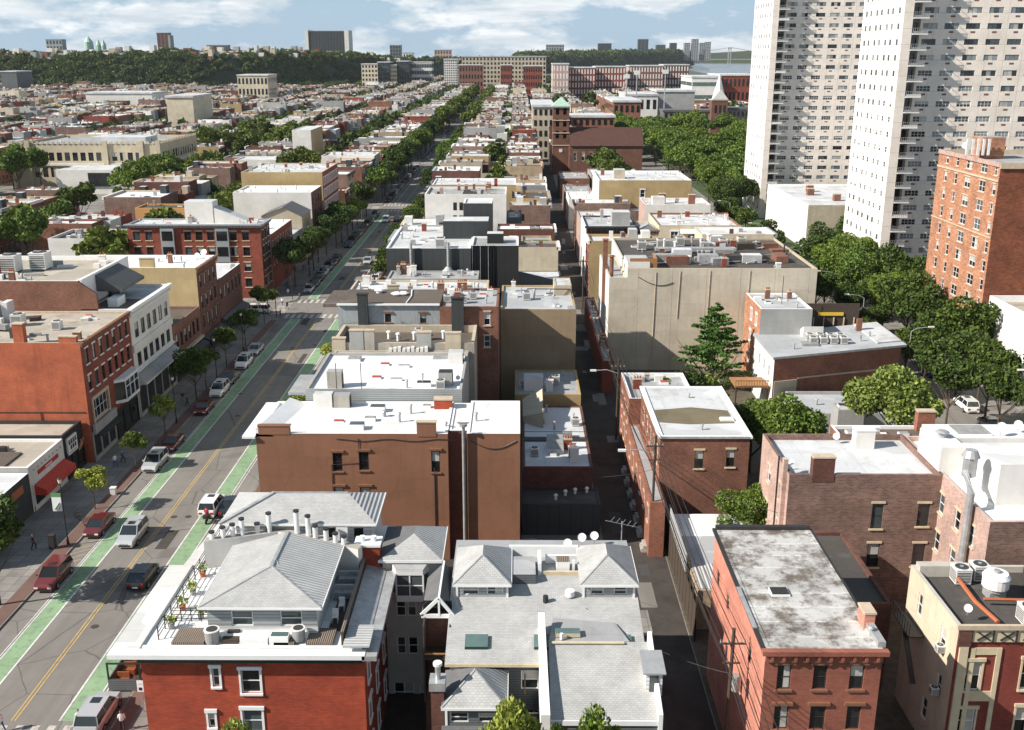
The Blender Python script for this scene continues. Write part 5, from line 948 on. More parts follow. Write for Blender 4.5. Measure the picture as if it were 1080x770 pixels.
shopfront(la, 121.6, 129, 3.6, FX, 'stucco_grey'); shopfront(la, 129.6, 137.6, 3.6, FX, 'sign_black'); la.part('marquee', MB().box(FX+.15, FX+.5, 121.8, 129, 3.8, 5.0, 'stucco_grey').box(FX+.15, FX+1.4, 122, 128.6, 3.55, 3.75, 'dark_trim'))
la_root = la.root; la.chim(-61.5, 121.9, 1.3, .9, 2.6, 'brick_orange_wall', 0); la.chim(-55.5, 121.7, 2.2, .5, 1.0, 'brick_orange_wall', 0)
la.clutter(12, 11)
for i in range(4): la.part('white_vent_box', MB().box(-72.6+i*1.1, -71.8+i*1.1, 131+i*.8, 133+i*.8, 15.7, 18.2, 'ac_white'), la.roof)
m = MB().beam((-84, 124, 16.2), (-72, 134, 16.2), 1.2, .7, 'ac_dark').beam((-81, 122.6, 16.2), (-70, 130.8, 16.3), .6, .5, 'ac_white').beam((-78, 130, 16.3), (-66, 128, 16.3), .9, .6, 'ac_grey'); la.part('duct', m)
for i, (x, y) in enumerate([(-82, 123.5), (-76, 124), (-68, 124.5), (-63.5, 125)]): la.part('dark_box', MB().box(x-.6, x+.6, y-.5, y+.5, 15.7, 17, 'ac_dark'), la.roof)
put('ac', -66, 131, 15.7, 'white unit amid ducts on the orange brick block', s=1.6); put('ac', -60, 129, 15.7, 'white unit near the avenue edge on the orange brick block', s=1.2)
lb = Bld('commercial_building', 'ornate white stone-fronted building with glazed arcade on the avenue', -60.5, FX, 138, 154.6, 16.2, 'stucco_white', 'roof_white', .5, corn={'E': ('white_paint', .6, 1.2)}, fm={'E': 'stucco_white'},
  wins={'E': G(139, 154, 6, [11.6], 1.5, 2.2, 'dark') + G(139, 154, 6, [7.4], 1.6, 2.0, 'dark')})
m = MB().prism([(FX+.004, 138), (FX+1.5, 138), (FX+1.5, 154.6), (FX+.004, 154.6)], 5.2, [6.6, 5.5, 5.5, 6.6], 'stucco_white', 'roof_grey', bot=True).box(FX+.004, FX+.25, 138, 154.6, 9.9, 10.9, 'stucco_white').box(FX+.004, FX+.35, 138, 154.6, 6.9, 7.1, 'white_paint'); lb.part('string_course', m); shopfront(lb, 138.2, 154.4, 4.6, FX, 'stucco_grey', None, 5)
lb.part('roof_terrace', MB().box(-60, -54.6, 139, 146, 15.72, 15.8, 'roof_brown').box(-58, -56.6, 141, 144, 15.8, 17, 'white_paint').box(-60.3, -59.7, 147, 150, 15.7, 17.8, 'black_metal'))
lb2 = Bld('brick_building', 'large brick walled building with broad pale roof and sloped white parapet', -112, -60.6, 138, 156.5, 20.2, 'brick_brown', 'roof_tan', .6, cap='white_paint', fm={'S': 'brick_mid'})
lb2.clutter(16, 21); lb2.part('sloped_parapet', MB().prism([(-60.6+.01, 138), (-58.2, 138), (-58.2, 138.4), (-60.59, 138.4)], 16, [20.1, 18.4, 18.4, 20.1], 'brick_mid').prism([(-60.59, 138.4), (-60.2, 138.4), (-60.2, 156), (-60.59, 156)], 16, 20.3, 'white_paint').prism([(-60.2, 143), (-56.5, 143), (-56.5, 152), (-60.2, 152)], 17.6, [20, 18, 18, 20], 'awning_grey'))
q = random.Random(98)
for b_, (u0, u1, v0, v1, zz) in ((la, (-92, -57, 123, 136, 15.7)), (lb2, (-100, -66, 141, 154, 19.6))):
    for i in range(24):
        x, y = q.uniform(u0, u1), q.uniform(v0, v1); a_, c_ = q.uniform(.3, 1.6), q.uniform(.2, .8)
        b_.part('rooftop_junk', MB().prism([(x-a_, y-c_), (x+a_, y-c_*.6), (x+a_*.8, y+c_), (x-a_, y+c_*.7)], zz, zz+q.uniform(.15, .9), q.choice(['ac_grey', 'wood_dark', 'ac_dark', 'galvanised', 'ac_white'])), b_.roof)
put('ac', -74, 147, 19.6, 'big grey roof unit on the broad pale roof, left of pair', s=2.6, group='roof units on broad pale roof'); put('ac', -70.5, 149, 19.6, 'big grey roof unit on the broad pale roof, right of pair', s=2.6, group='roof units on broad pale roof')
lc0 = Bld('shop_building', 'low brown building with arched windows above a black awning', -66, FX, 154.8, 168.8, 9.2, 'brick_brown', 'roof_brown', .4, fm={'E': 'brick_mid'}, wins={'E': G(155.5, 168.3, 6, [5.2], 1.2, 2.3, 'brown')}); shopfront(lc0, 155, 168.6, 3.4, FX, 'dark_trim', 'sign_black', 4); lc0.part('cornice', MB().box(FX+.004, FX+.5, 154.8, 168.8, 3.9, 4.3, 'stone_trim'))
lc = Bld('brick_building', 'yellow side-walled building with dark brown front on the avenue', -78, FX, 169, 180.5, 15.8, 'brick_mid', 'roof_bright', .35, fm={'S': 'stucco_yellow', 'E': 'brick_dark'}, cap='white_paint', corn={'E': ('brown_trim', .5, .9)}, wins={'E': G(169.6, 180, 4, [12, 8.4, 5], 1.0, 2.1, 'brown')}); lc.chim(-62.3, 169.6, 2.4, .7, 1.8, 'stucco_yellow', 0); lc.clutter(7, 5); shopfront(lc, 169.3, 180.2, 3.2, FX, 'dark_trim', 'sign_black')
put('dish', -55.2, 178, 15.6, 'white ball-like dish at the dark front corner of yellow building', s=2.2); put('dish', -55.6, 175.4, 15.6, 'second white dish on the yellow building roof edge', s=2)
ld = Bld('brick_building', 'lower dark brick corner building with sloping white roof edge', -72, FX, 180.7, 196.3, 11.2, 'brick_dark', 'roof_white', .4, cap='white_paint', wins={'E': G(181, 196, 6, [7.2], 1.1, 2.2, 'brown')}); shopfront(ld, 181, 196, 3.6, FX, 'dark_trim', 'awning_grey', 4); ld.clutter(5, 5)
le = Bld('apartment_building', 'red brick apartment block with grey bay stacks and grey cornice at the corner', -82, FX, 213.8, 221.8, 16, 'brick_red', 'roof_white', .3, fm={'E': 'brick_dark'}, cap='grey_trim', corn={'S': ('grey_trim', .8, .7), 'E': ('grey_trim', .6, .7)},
  wins={'S': [(x, z, 1.4, 1.9, 'lintc') for x in (-80.2, -77.6, -69.4, -67, -64.6, -57.2, -59.6-.2) for z in (12.6, 9.3, 6, 2.6)], 'E': G(214.4, 221.4, 3, [12.6, 9.3, 6, 2.6], 1.1, 1.9, 'lintc')})
for x in (-73.6, -62.1): le.part('bay_stack', MB().box(x-1.4, x+1.4, 213.3, 213.79, 3, 15.2, 'siding_grey').box(x-1.1, x+1.1, 213.25, 213.295, 12.6, 14.6, 'glass_dark').box(x-1.1, x+1.1, 213.25, 213.295, 9.3, 11.3, 'glass_dark').box(x-1.1, x+1.1, 213.25, 213.295, 6, 8, 'glass_dark'))
le.hatch(-67.6, 219, 6, 4, 4.6, 'stucco_white', False); le.part('wedge_roof', MB().prism([(-64.4, 217), (-57, 217), (-57, 221), (-64.4, 221)], 15.6, [19, 16, 16, 19], 'stucco_white', 'roof_white'), le.roof); le.clutter(10, 3)
le2 = Bld('commercial_building', 'white side-walled building left of the red apartment block', -101, -82.2, 218, 231, 12.2, 'stucco_white', 'roof_dark', .6); le2.clutter(12, 3)
le3 = Bld('brick_building', 'dark red brick building with white roof beyond the corner block', -66, FX, 222, 244, 12.4, 'brick_red', 'roof_bright', .4, fm={'S': 'stucco_white'}, cap='white_paint', wins={'E': G(222.6, 243.4, 8, [8.8, 5.4], 1, 1.9, 'stone')}); le3.clutter(3, 3)
le4 = Bld('house', 'low white terrace building between dark brick block and cream gable', -64, FX, 244.2, 255.8, 8.6, 'stucco_grey', 'roof_white', .6, wins={'E': G(244.6, 255.4, 4, [4.6], 1.2, 2, 'dark')})
gb = thing('house', (-59, 256, 0), 'cream house with shallow gable facing the camera', 'house'); OCC.append((-64.3, FX, 256, 267))
m = MB(); wall_side(m, 'E', (-64.2, FX, 256, 267), 0, 11.4, 'brick_tan', [(258.5, 7, 1, 2), (261.5, 7, 1, 2), (264.5, 7, 1, 2)]); m.box(-64.2, FX-.0, 256, 267, 0, 11.4, 'stucco_beige', 'ETb'); m.face([(-64.2, 256, 11.4), (FX, 256, 11.4), (-58.6, 256, 13.6)], 'stucco_beige'); m.build('wall', gb)
MB().face([(-64.5, 255.6, 11.3), (-58.6, 255.6, 13.7), (-58.6, 267, 13.7), (-64.5, 267, 11.3)], 'shingle_slate').face([(-53.7, 255.6, 11.3), (-58.6, 255.6, 13.7), (-58.6, 267, 13.7), (-53.7, 267, 11.3)], 'shingle_slate').build('roof', gb)
for y in (258.5, 261.5, 264.5): add_window(gb, 'E', (-64.2, FX, 256, 267), y, 7, 1, 2, 'stone')
lg = Bld('commercial_building', 'long bare white side wall with white roof behind the cream gable', -74.5, FX, 269, 284, 15.6, 'stucco_white', 'roof_bright', .4, fm={'E': 'brick_dark'}, cap='white_paint', wins={'E': G(269.6, 283.4, 5, [12, 8.6, 5.2], 1, 2, 'brown')}); lg.clutter(5, 3)
lh = Bld('apartment_building', 'tan side-walled block with red brick bays on the avenue', -76.5, FX, 286, 311, 19, 'brick_red', 'roof_white', .4, fm={'S': 'stucco_ochre'}, cap='stone_trim', wins={'E': G(286.6, 310.4, 9, [15.4, 12, 8.6, 5.2], 1.3, 2, 'white'), 'S': [(-69, 11, 1.5, 2.6, 'dark')]}); lh.clutter(14, 3)
lw = Bld('apartment_building', 'tall plain white slab above the tan block left of the avenue', -89.5, -82, 415, 440, 21.5, 'stucco_white', 'roof_white', .2, fm={'E': 'stucco_ochre'}); 
lw2 = Bld('house', 'white cube house with small windows left of the white slab', -106, -90, 388, 402, 12.5, 'stucco_white', 'roof_white', .4, wins={'S': [(-101, 8.4, 1.3, 1.6, 'dark'), (-97, 8.4, 1.3, 1.6, 'dark'), (-92.5, 8.4, 1.3, 1.6, 'dark'), (-97, 4.4, 1.3, 1.6, 'dark')]})
lw3 = Bld('commercial_building', 'wide white walled building low on the avenue beyond second crossing', -74, FX, 392, 408, 13.6, 'stucco_white', 'roof_white', .4, fm={'E': 'stucco_grey'}); lw3.clutter(5, 2)
Bld('house', 'orange walled small house behind the red apartment block', -98, -81, 262, 270, 12.5, 'stucco_orange', 'roof_dark', .4).clutter(3, 4)
Bld('house', 'pale blue-grey walled house among trees at left', -121, -104, 262, 276, 8, 'siding_grey', 'roof_white', .4).clutter(5, 4)
# school
sch = Bld('school_building', 'long limestone school building with battlements and tall dark windows', -196, -139, 404, 452, 17, 'limestone', 'roof_grey', 1.0, occ=True, wins={'S': G(-189, -146, 14, [10.5], 2.0, 3.2, 'dark') + G(-189, -146, 14, [4.2], 2.0, 3.8, 'dark'), 'E': G(407, 450, 14, [10.5, 4.2], 2.0, 3.2, 'dark')}, group=None)
m = MB()
for i in range(28): m.box(-195+i*2.05, -194+i*2.05, 403.7, 404.2, 17, 17.9, 'limestone')
for i in range(24): m.box(-139.2, -138.8, 404.5+i*2, 405.4+i*2, 17, 17.9, 'limestone')
for x in (-196.4, -190.2, -160, -146, -139.4): m.box(x-.9, x+.9, 403.2, 403.99, 0, 18.2, 'limestone')
m.box(-190, -146, 403.5, 403.99, 8.7, 9.5, 'stucco_white').box(-138.99, -138.6, 405, 451, 8.7, 9.5, 'stucco_white'); sch.part('battlement', m); sch.clutter(10, 3); sch.hatch(-160, 425, 22, 14, 2.5, 'roof_white', False)
sch.part('front_annex', MB().box(-172, -142, 385, 403, 0, 9, 'stucco_white', top='roof_white').box(-160, -152, 384.5, 384.98, 3, 8, 'glass_dark'))
OCC.append((-215, -132, 318, 404))
# =========================================================== hotel + white wall + low white building on the right
yy = [PX(px, 215, 75.0)[0] for px in (993.7, 1004.5, 1017, 1033, 1046)]
hw = []
for k in range(11):
    z = 1.3+3.06*k
    for i, y in enumerate(yy): hw.append((y, z, 2.3 if i in (2, 3) else 1.15, 1.75, 'stone'))
ho = Bld('apartment_building', 'tall orange brick apartment building with white framed windows, far right', 75, 101, 161.5, 185.6, 33.9, 'brick_hotel', 'roof_grey', .8, fm={'S': 'brick_hotel_dark'}, cap='stone_trim', wins={'W': hw})
ho.part('string_course', MB().box(74.85, 74.996, 161.5, 185.6, 3.6, 3.95, 'stone_trim').box(74.8, 74.996, 161.4, 185.6, 33.3, 34.0, 'brick_pink').box(74.85, 74.996, 161.5, 185.6, 31.0, 31.3, 'stone_trim').box(74.9, 101, 161.2, 161.496, 33.1, 34.0, 'stone_trim').box(74.85, 74.996, 161.5, 185.6, 22.1, 22.3, 'stone_trim'))
ho.part('drainpipe', MB().box(84, 84.2, 161.3, 161.496, 0, 33.6, 'dark_trim')); ho.hatch(80.5, 179, 4, 4, 3.6, 'brick_hotel', False, 'roof_grey'); ho.hatch(88, 170, 8, 6, 2.6, 'ac_grey', False)
ho.part('cooling_tower', MB().box(84, 87.5, 165, 168, 33.8, 38.2, 'ac_white').box(88, 93, 164.5, 168, 33.8, 37.2, 'ac_grey').box(87.6, 87.9, 164.8, 165, 33.8, 40, 'sign_yellow').box(87.6, 93, 164.8, 165, 38.6, 39.6, 'sign_yellow')); put('dish', 77, 180, 33.8, 'pale antenna unit on the orange apartment building roof', s=2.4)
for i in range(5): ho.part('antenna_panel', MB().box(75.6+i*.9, 76.0+i*.9, 176, 176.3, 33.8, 36.5, 'ac_white'), ho.roof)
ww = Bld('warehouse', 'long low building with weathered whitish wall in front of orange tower', 76, 106, 96, 161.3, 13, 'stucco_grey', 'roof_tan', 1.0, fm={'W': 'stucco_white'}, cap='white_paint')
lo = Bld('parking_garage', 'low white building with flat white roof between the two towers', 77, 118, 272, 318, 12, 'stucco_beige', 'roof_white', .5, fm={'W': 'stucco_white'}, cap='white_paint')
for i, (x, y) in enumerate([(84, 296), (88, 284), (96, 276), (86, 304), (104, 300)]): lo.chim(x, y, 1.8, 1.8, 1.8, 'brick_mid', 0)
# =========================================================== the two slab towers
def tower(y0, label):
    t = thing('apartment_tower', (77, y0, 0), label, 'tower', 'pale slab towers')
    x0, x1, yf, yb, HT = 77.0, 120.0, y0+3.0, y0+25.5, 78.0
    fl = [2.0+3.06*k for k in range(25)]
    ops = [(83.6+4.35*i, z+.95, 2.9, 1.2) for z in fl for i in range(8)]
    m = MB(); wall_side(m, 'S', (81.6, x1, yf, yb), 0, HT, 'tower_pink', ops, .15)
    wops = [(y0+2.6+3.4*i+(.5 if i % 2 else 0), z+.95, 1.25, 1.15) for z in fl for i in range(7)]
    wall_side(m, 'W', (x0, x1, y0, yb), 0, HT, 'tower_white', wops, .15)
    m.box(x0, 78.9, y0, y0+.02, 0, HT, 'tower_pink', 'bNW'); m.face([(78.9, y0, 0), (78.9, y0+4.2, 0), (78.9, y0+4.2, HT), (78.9, y0, HT)], 'tower_pink')
    m.face([(78.9, y0+4.2, 0), (81.6, y0+4.2, 0), (81.6, y0+4.2, HT), (78.9, y0+4.2, HT)], 'stucco_grey'); m.face([(81.6, yf, 0), (81.6, y0+4.2, 0), (81.6, y0+4.2, HT), (81.6, yf, HT)], 'tower_pink')
    m.face([(x1, yf, 0), (x1, yb, 0), (x1, yb, HT), (x1, yf, HT)], 'tower_pink'); m.face([(x0, yb, 0), (x1, yb, 0), (x1, yb, HT), (x0, yb, HT)], 'tower_pink')
    m.build('wall', t); MB().box(x0, x1, yf, yb, HT-.3, HT, 'roof_grey').build('roof', t)
    vis = [o for o in ops if o[1] < 72]; n = 0
    fs, ps = win_mesh(2.9, 1.2, 'tower')
    rest = MB(); q = random.Random(int(y0))
    for o in sorted(vis, key=lambda o: (o[0]-77)+abs(o[1]-30)*1.3):
        if n < 52: add_window(t, 'S', (x0, x1, yf, yb), *o, 'tower'); n += 1
        else:
            a, b, c, d = o[0]-1.45, o[0]+1.45, o[1], o[1]+1.2
            gset = q.choice([['glass_dark', 'glass_mid'], ['glass_sky', 'glass_mid'], ['glass_blind', 'glass_sky', 'glass_dark'], ['glass_blind', 'glass_sky'], ['glass_sky', 'glass_blind', 'glass_mid']])
            for s in range(3):
                u = a+.02+s*.96; rest.box(u, u+.9, yf+.1, yf+.14, c+.05, d-.05, q.choice(gset))
            rest.box(a, b, yf+.05, yf+.14, c, c+.05, 'white_paint')
    for o in sorted(wops, key=lambda o: abs(o[1]-28)+(o[0]-y0)*.3):
        if n < 98: add_window(t, 'W', (x0, x1, y0, yb), *o, 'tower'); n += 1
        else: rest.box(x0+.1, x0+.14, o[0]-.6, o[0]+.0, o[1]+.05, o[1]+1.1, q.choice(['glass_dark', 'glass_mid', 'glass_mid', 'glass_sky'])).box(x0+.1, x0+.14, o[0]+.05, o[0]+.6, o[1]+.05, o[1]+1.1, q.choice(['glass_dark', 'glass_mid', 'glass_mid', 'glass_sky']))
    tag(rest.build('windows', t), kind='stuff')
    vv = MB()
    for z in fl:
        for i in range(8): vv.box(83.2+4.35*i, 84.1+4.35*i, yf-.03, yf-.003, z+.25, z+.6, 'brick_mid')
        for i in range(6): vv.box(x0-.03, x0-.003, y0+4.0+3.4*i, y0+4.6+3.4*i, z+.4, z+.75, 'stone_trim')
    tag(vv.build('wall_vents', t), kind='stuff')
    for z in fl[1:]:
        b = MB().box(79.0, 82.1, y0-.3, y0+4.1, z-.12, z+.08, 'white_paint')
        for k in range(8): b.box(79.05+k*.42, 79.1+k*.42, y0-.28, y0-.22, z+.08, z+1.1, 'galvanised')
        b.box(79.0, 82.1, y0-.3, y0-.24, z+1.1, z+1.16, 'galvanised').box(82.04, 82.1, y0-.28, y0+2.9, z+1.1, z+1.16, 'galvanised').box(79.0, 82.1, y0-.26, y0-.24, z+.09, z+.55, 'stucco_white' if q.random() < .25 else 'ac_grey')
        b.box(79.2, 81.4, y0+4.1, y0+4.18, z+.08, z+2.3, 'glass_dark'); b.build('balcony', t)
    return t
tower(216.0, 'nearer pale slab tower with stacked corner balconies, behind the orange building'); tower(327.0, 'farther pale slab tower with stacked corner balconies, next to the sky'); OCC += [(77, 122, 214, 243), (77, 122, 325, 354)]
# =========================================================== church
ch = thing('church', (20, 440, 0), 'brown brick church with square bell tower and green pyramid cap', 'church'); OCC.append((12, 62, 302, 478))
x0 = PY(583, 150, 452)[0]; x1_ = PY(600, 150, 452)[0]; zt = PY(590, 113, 452)[1]; zp = PY(590, 103, 452)[1]
m = MB(); 
ops = [(x0+1.9+i*3.2, zt-3.2-5.0*k, 1.5, 3.3) for k in range(3) for i in range(2)]
for sd in 'SEWN': wall_side(m, sd, (x0, x1_, 452, 459), 0, zt, 'brick_church', ops if sd == 'S' else [], .5)
for k in range(4): m.box(x0-.3, x1_+.3, 451.7, 451.99, zt-.4-5.3*k, zt-5.3*k, 'stone_trim')
m.build('bell_tower', ch)
MB().prism([(x0-.5, 451.4), (x1_+.5, 451.4), (x1_+.5, 459.6), (x0-.5, 459.6)], zt, zt+.5, 'copper_green').face([(x0-.5, 451.4, zt+.5), (x1_+.5, 451.4, zt+.5), ((x0+x1_)/2, 455.5, zp+.3)], 'copper_green').face([(x1_+.5, 451.4, zt+.5), (x1_+.5, 459.6, zt+.5), ((x0+x1_)/2, 455.5, zp+.3)], 'copper_green').face([(x0-.5, 459.6, zt+.5), (x0-.5, 451.4, zt+.5), ((x0+x1_)/2, 455.5, zp+.3)], 'copper_green').build('spire', ch)
m = MB(); xn0, xn1 = x1_+.01, PY(678, 150, 446)[0]
wall_side(m, 'S', (xn0, xn1, 446, 464), 0, 13, 'brick_church', [(xn0+2.5+i*3.4, 6.5, 1.2, 3.6) for i in range(5)], .4); m.box(xn0, xn1, 446, 466, 0, 13, 'brick_church', 'STb'); m.build('nave_wall', ch)
for i in range(5): add_window(ch, 'S', (xn0, xn1, 446, 464), xn0+2.5+i*3.4, 6.5, 1.2, 3.6, 'stone')
MB().face([(xn0, 445.4, 12.8), (xn1+.5, 445.4, 12.8), (xn1+.5, 456, 20), (xn0, 456, 20)], 'tile_brown').face([(xn0, 466.6, 12.8), (xn1+.5, 466.6, 12.8), (xn1+.5, 456, 20), (xn0, 456, 20)], 'tile_brown').face([(xn1+.4, 446, 12.8), (xn1+.4, 466, 12.8), (xn1+.4, 456, 19.8)], 'brick_church').build('nave_roof', ch)
MB().box((x0+x1_)/2-.7, (x0+x1_)/2+.7, 451.8, 451.98, zt-19, zt-17.6, 'stucco_white').build('round_window', ch)
for i, (xa_, xb_, ya_, yb_, zz_) in enumerate([(15.3, 27, 306, 324, 9), (15.3, 24, 330, 350, 8), (28, 46, 318, 340, 8.5), (15.3, 26, 372, 395, 7.5), (27, 45, 378, 400, 8)]): Bld('house', 'low %s roofed house before the church, %s from the near side' % ('white' if i % 2 == 0 else 'grey', ORD[i]), xa_, xb_, ya_, yb_, zz_, ['stucco_white', 'brick_brown', 'stucco_beige', 'brick_mid', 'stucco_grey'][i], 'roof_bright' if i % 2 == 0 else 'roof_grey', .4, occ=False).clutter(5, i)
def distant(name, label, cat, p0, p1, ytop, z0, Y, D, wall, roof='roof_white', st='dark', rows=0, cols=0, extra=None, wmat='glass_dark', ww=.5, wh=.55, group=None):
    """a big building at distance Y whose front spans the measured directions p0..p1, top at ytop"""
    xa, zz = PY(p0, ytop, Y); xb, _ = PY(p1, ytop, Y)
    t = thing(name, ((xa+xb)/2, Y, z0), label, cat, group); OCC.append((xa-3, xb+3, Y-3, Y+D+3))
    MB().box(xa, xb, Y, Y+D, z0, zz, wall, 'b').build('wall', t)
    MB().box(xa-.6, xb+.6, Y-.6, Y+D+.6, zz+.01, zz+1.2, roof).build('roof', t)
    if rows:
        vs = MB(); cw = (xb-xa)/cols; rh = (zz-max(z0, 0))/rows; k = 0
        for j in range(rows):
            for i in range(cols):
                xx = xa+cw*(i+.5); z = z0+rh*(j+.5)
                vs.box(xx-cw*ww/2, xx+cw*ww/2, Y-.12, Y-.01, z-rh*wh/2, z+rh*wh/2, wmat, 'bNEWt'); k += 1
        dy = max(2, int(D/(cw+1e-3)))
        for sd, X in (('E', xb), ('W', xa)):
            if (sd == 'E') == (xb < 6):
                for j in range(rows):
                    for i in range(min(dy, 14)):
                        y = Y+D*(i+.5)/min(dy, 14); z = z0+rh*(j+.5); c = D/min(dy, 14)*ww/2
                        vs.face([(X+(.12 if sd == 'E' else -.12), y-c, z-rh*wh/2), (X+(.12 if sd == 'E' else -.12), y+c, z-rh*wh/2), (X+(.12 if sd == 'E' else -.12), y+c, z+rh*wh/2), (X+(.12 if sd == 'E' else -.12), y-c, z+rh*wh/2)], wmat)
        tag(vs.build('windows', t), kind='stuff')
    return t, xa, xb, zz
distant('apartment_building', 'red brick block with white bays behind the church roof', 'building', 597, 648, 124, 0, 540, 20, 'brick_orange', rows=4, cols=8)
distant('apartment_building', 'pale stone block with arched bays left of the church tower', 'building', 562, 584, 113, 0, 520, 60, 'stucco_beige', rows=5, cols=4)
distant('institute_building', 'grey mansard roofed hall beside the spired stone tower in the park', 'building', 700, 753, 118, 0, 690, 18, 'stone_dark', 'shingle_slate', rows=3, cols=10)
t, xa, xb, zz = distant('institute_building', 'dark hall wing right of the spired stone tower', 'building', 768, 795, 116, 0, 690, 18, 'stone_dark', 'shingle_slate', rows=3, cols=6)
t = thing('clock_tower', (145, 684, 0), 'stone tower with slim white spire above the park trees', 'tower'); xa, z_a = PY(751, 106, 684); xb, _ = PY(768, 106, 684); zs = PY(760, 78, 684)[1]
m = MB().box(xa, xb, 684, 695, 0, z_a, 'brick_church'); 
for k in range(3): m.box(xa+2+k*2.8, xa+3.4+k*2.8, 683.9, 683.99, z_a-8, z_a-3, 'glass_dark')
m.build('shaft', t); xm = (xa+xb)/2
MB().prism([(xa-.3, 683.7), (xb+.3, 683.7), (xb+.3, 695.3), (xa-.3, 695.3)], z_a, z_a+.6, 'stone_trim').cyl(xm, 689.5, z_a+.6, zs, 4.5, 'stucco_white', 8, .15).face([(xa, 683.6, z_a+.6), (xb, 683.6, z_a+.6), (xm, 683.6, z_a+7)], 'stucco_white').build('spire', t)
distant('institute_building', 'white gymnasium block with glass wall above brick halls', 'building', 693, 733, 97, 0, 760, 40, 'stucco_grey', rows=0)
distant('institute_building', 'modern hall with dark glazed top storey beside floodlights', 'building', 660, 694, 101, 0, 730, 50, 'stucco_white', 'roof_white', rows=2, cols=5)
distant('school_building', 'orange brick hall with tall pilasters right of the church', 'building', 647, 676, 108, 0, 640, 60, 'brick_orange', rows=3, cols=5)
distant('institute_building', 'brick and white banded laboratory near the river', 'building', 730, 760, 82, 0, 900, 60, 'stucco_white', rows=3, cols=1, ww=.95, wmat='glass_green', wh=.3)
distant('institute_building', 'long red brick laboratory near the river, right part', 'building', 760, 800, 80, 0, 905, 60, 'brick_red', rows=3, cols=9)
for i, (a, b, y, w) in enumerate([(583, 600, 68, 'brick_pink'), (600, 628, 72, 'brick_red'), (628, 660, 71, 'brick_red'), (664, 700, 70, 'brick_mid'), (700, 727, 69, 'brick_dark')]):
    distant('apartment_building', 'far red brick and white apartment block, %s from left in the row right of centre' % ORD[i], 'building', a, b, y, 0, 1150+i*30, 40, w, rows=5, cols=int((b-a)/3), wmat='stucco_white', ww=.45, wh=.7, group='red riverside apartment row')
distant('factory_building', 'wide white grid-windowed building far down the avenue', 'building', 487, 576, 60, 0, 1500, 60, 'stucco_beige', rows=8, cols=24, wmat='glass_dark')
distant('apartment_building', 'pale blue-grey slab left of the grid-windowed building', 'building', 468, 482, 63, 0, 1440, 40, 'stucco_white', rows=14, cols=6, wmat='glass_mid', ww=.6)
for i, (a, b, y, w) in enumerate([(484, 509, 69, 'brick_mid'), (528, 540, 69, 'brick_red'), (552, 572, 70, 'brick_red')]): distant('apartment_building', 'low red block in front of grid-windowed building, %s' % ['left', 'middle', 'right'][i], 'building', a, b, y, 0, 1380, 30, w, rows=4, cols=8)
for i, (a, b, y, w) in enumerate([(381, 398, 68, 'stucco_cream'), (398, 411, 66, 'glass_mid'), (411, 418, 69, 'stucco_cream'), (418, 431, 65, 'siding_dark')]): distant('apartment_building', 'mid-rise block at the foot of the wooded ridge, %s from left' % ORD[i], 'building', a, b, y, 0, 1560+i*6, 40, w, rows=6, cols=5, group='mid-rise group below the ridge')
distant('office_building', 'blue-glazed white building between ridge and avenue', 'building', 434, 455, 66, 0, 1620, 40, 'stucco_white', rows=4, cols=8, wmat='glass_mid', ww=.9)
for i, (a, b, y, Y, w) in enumerate([(250, 282, 80, 1050, 'stucco_cream'), (105, 152, 83, 1500, 'stucco_white'), (0, 17, 76, 1250, 'siding_slate'), (90, 160, 99, 900, 'stucco_white'), (175, 203, 103, 640, 'stucco_cream')]): distant('commercial_building', ['cream block at the foot of the ridge left of centre', 'long white warehouse below the bare slope', 'dark slate block at the far left edge', 'long cream building left among white roofs', 'bare cream wall building above the school', 'long brown roofed building above the school'][i], 'building', a, b, y, 0, Y, 40, w, rows=3 if i < 2 else 0, cols=8)
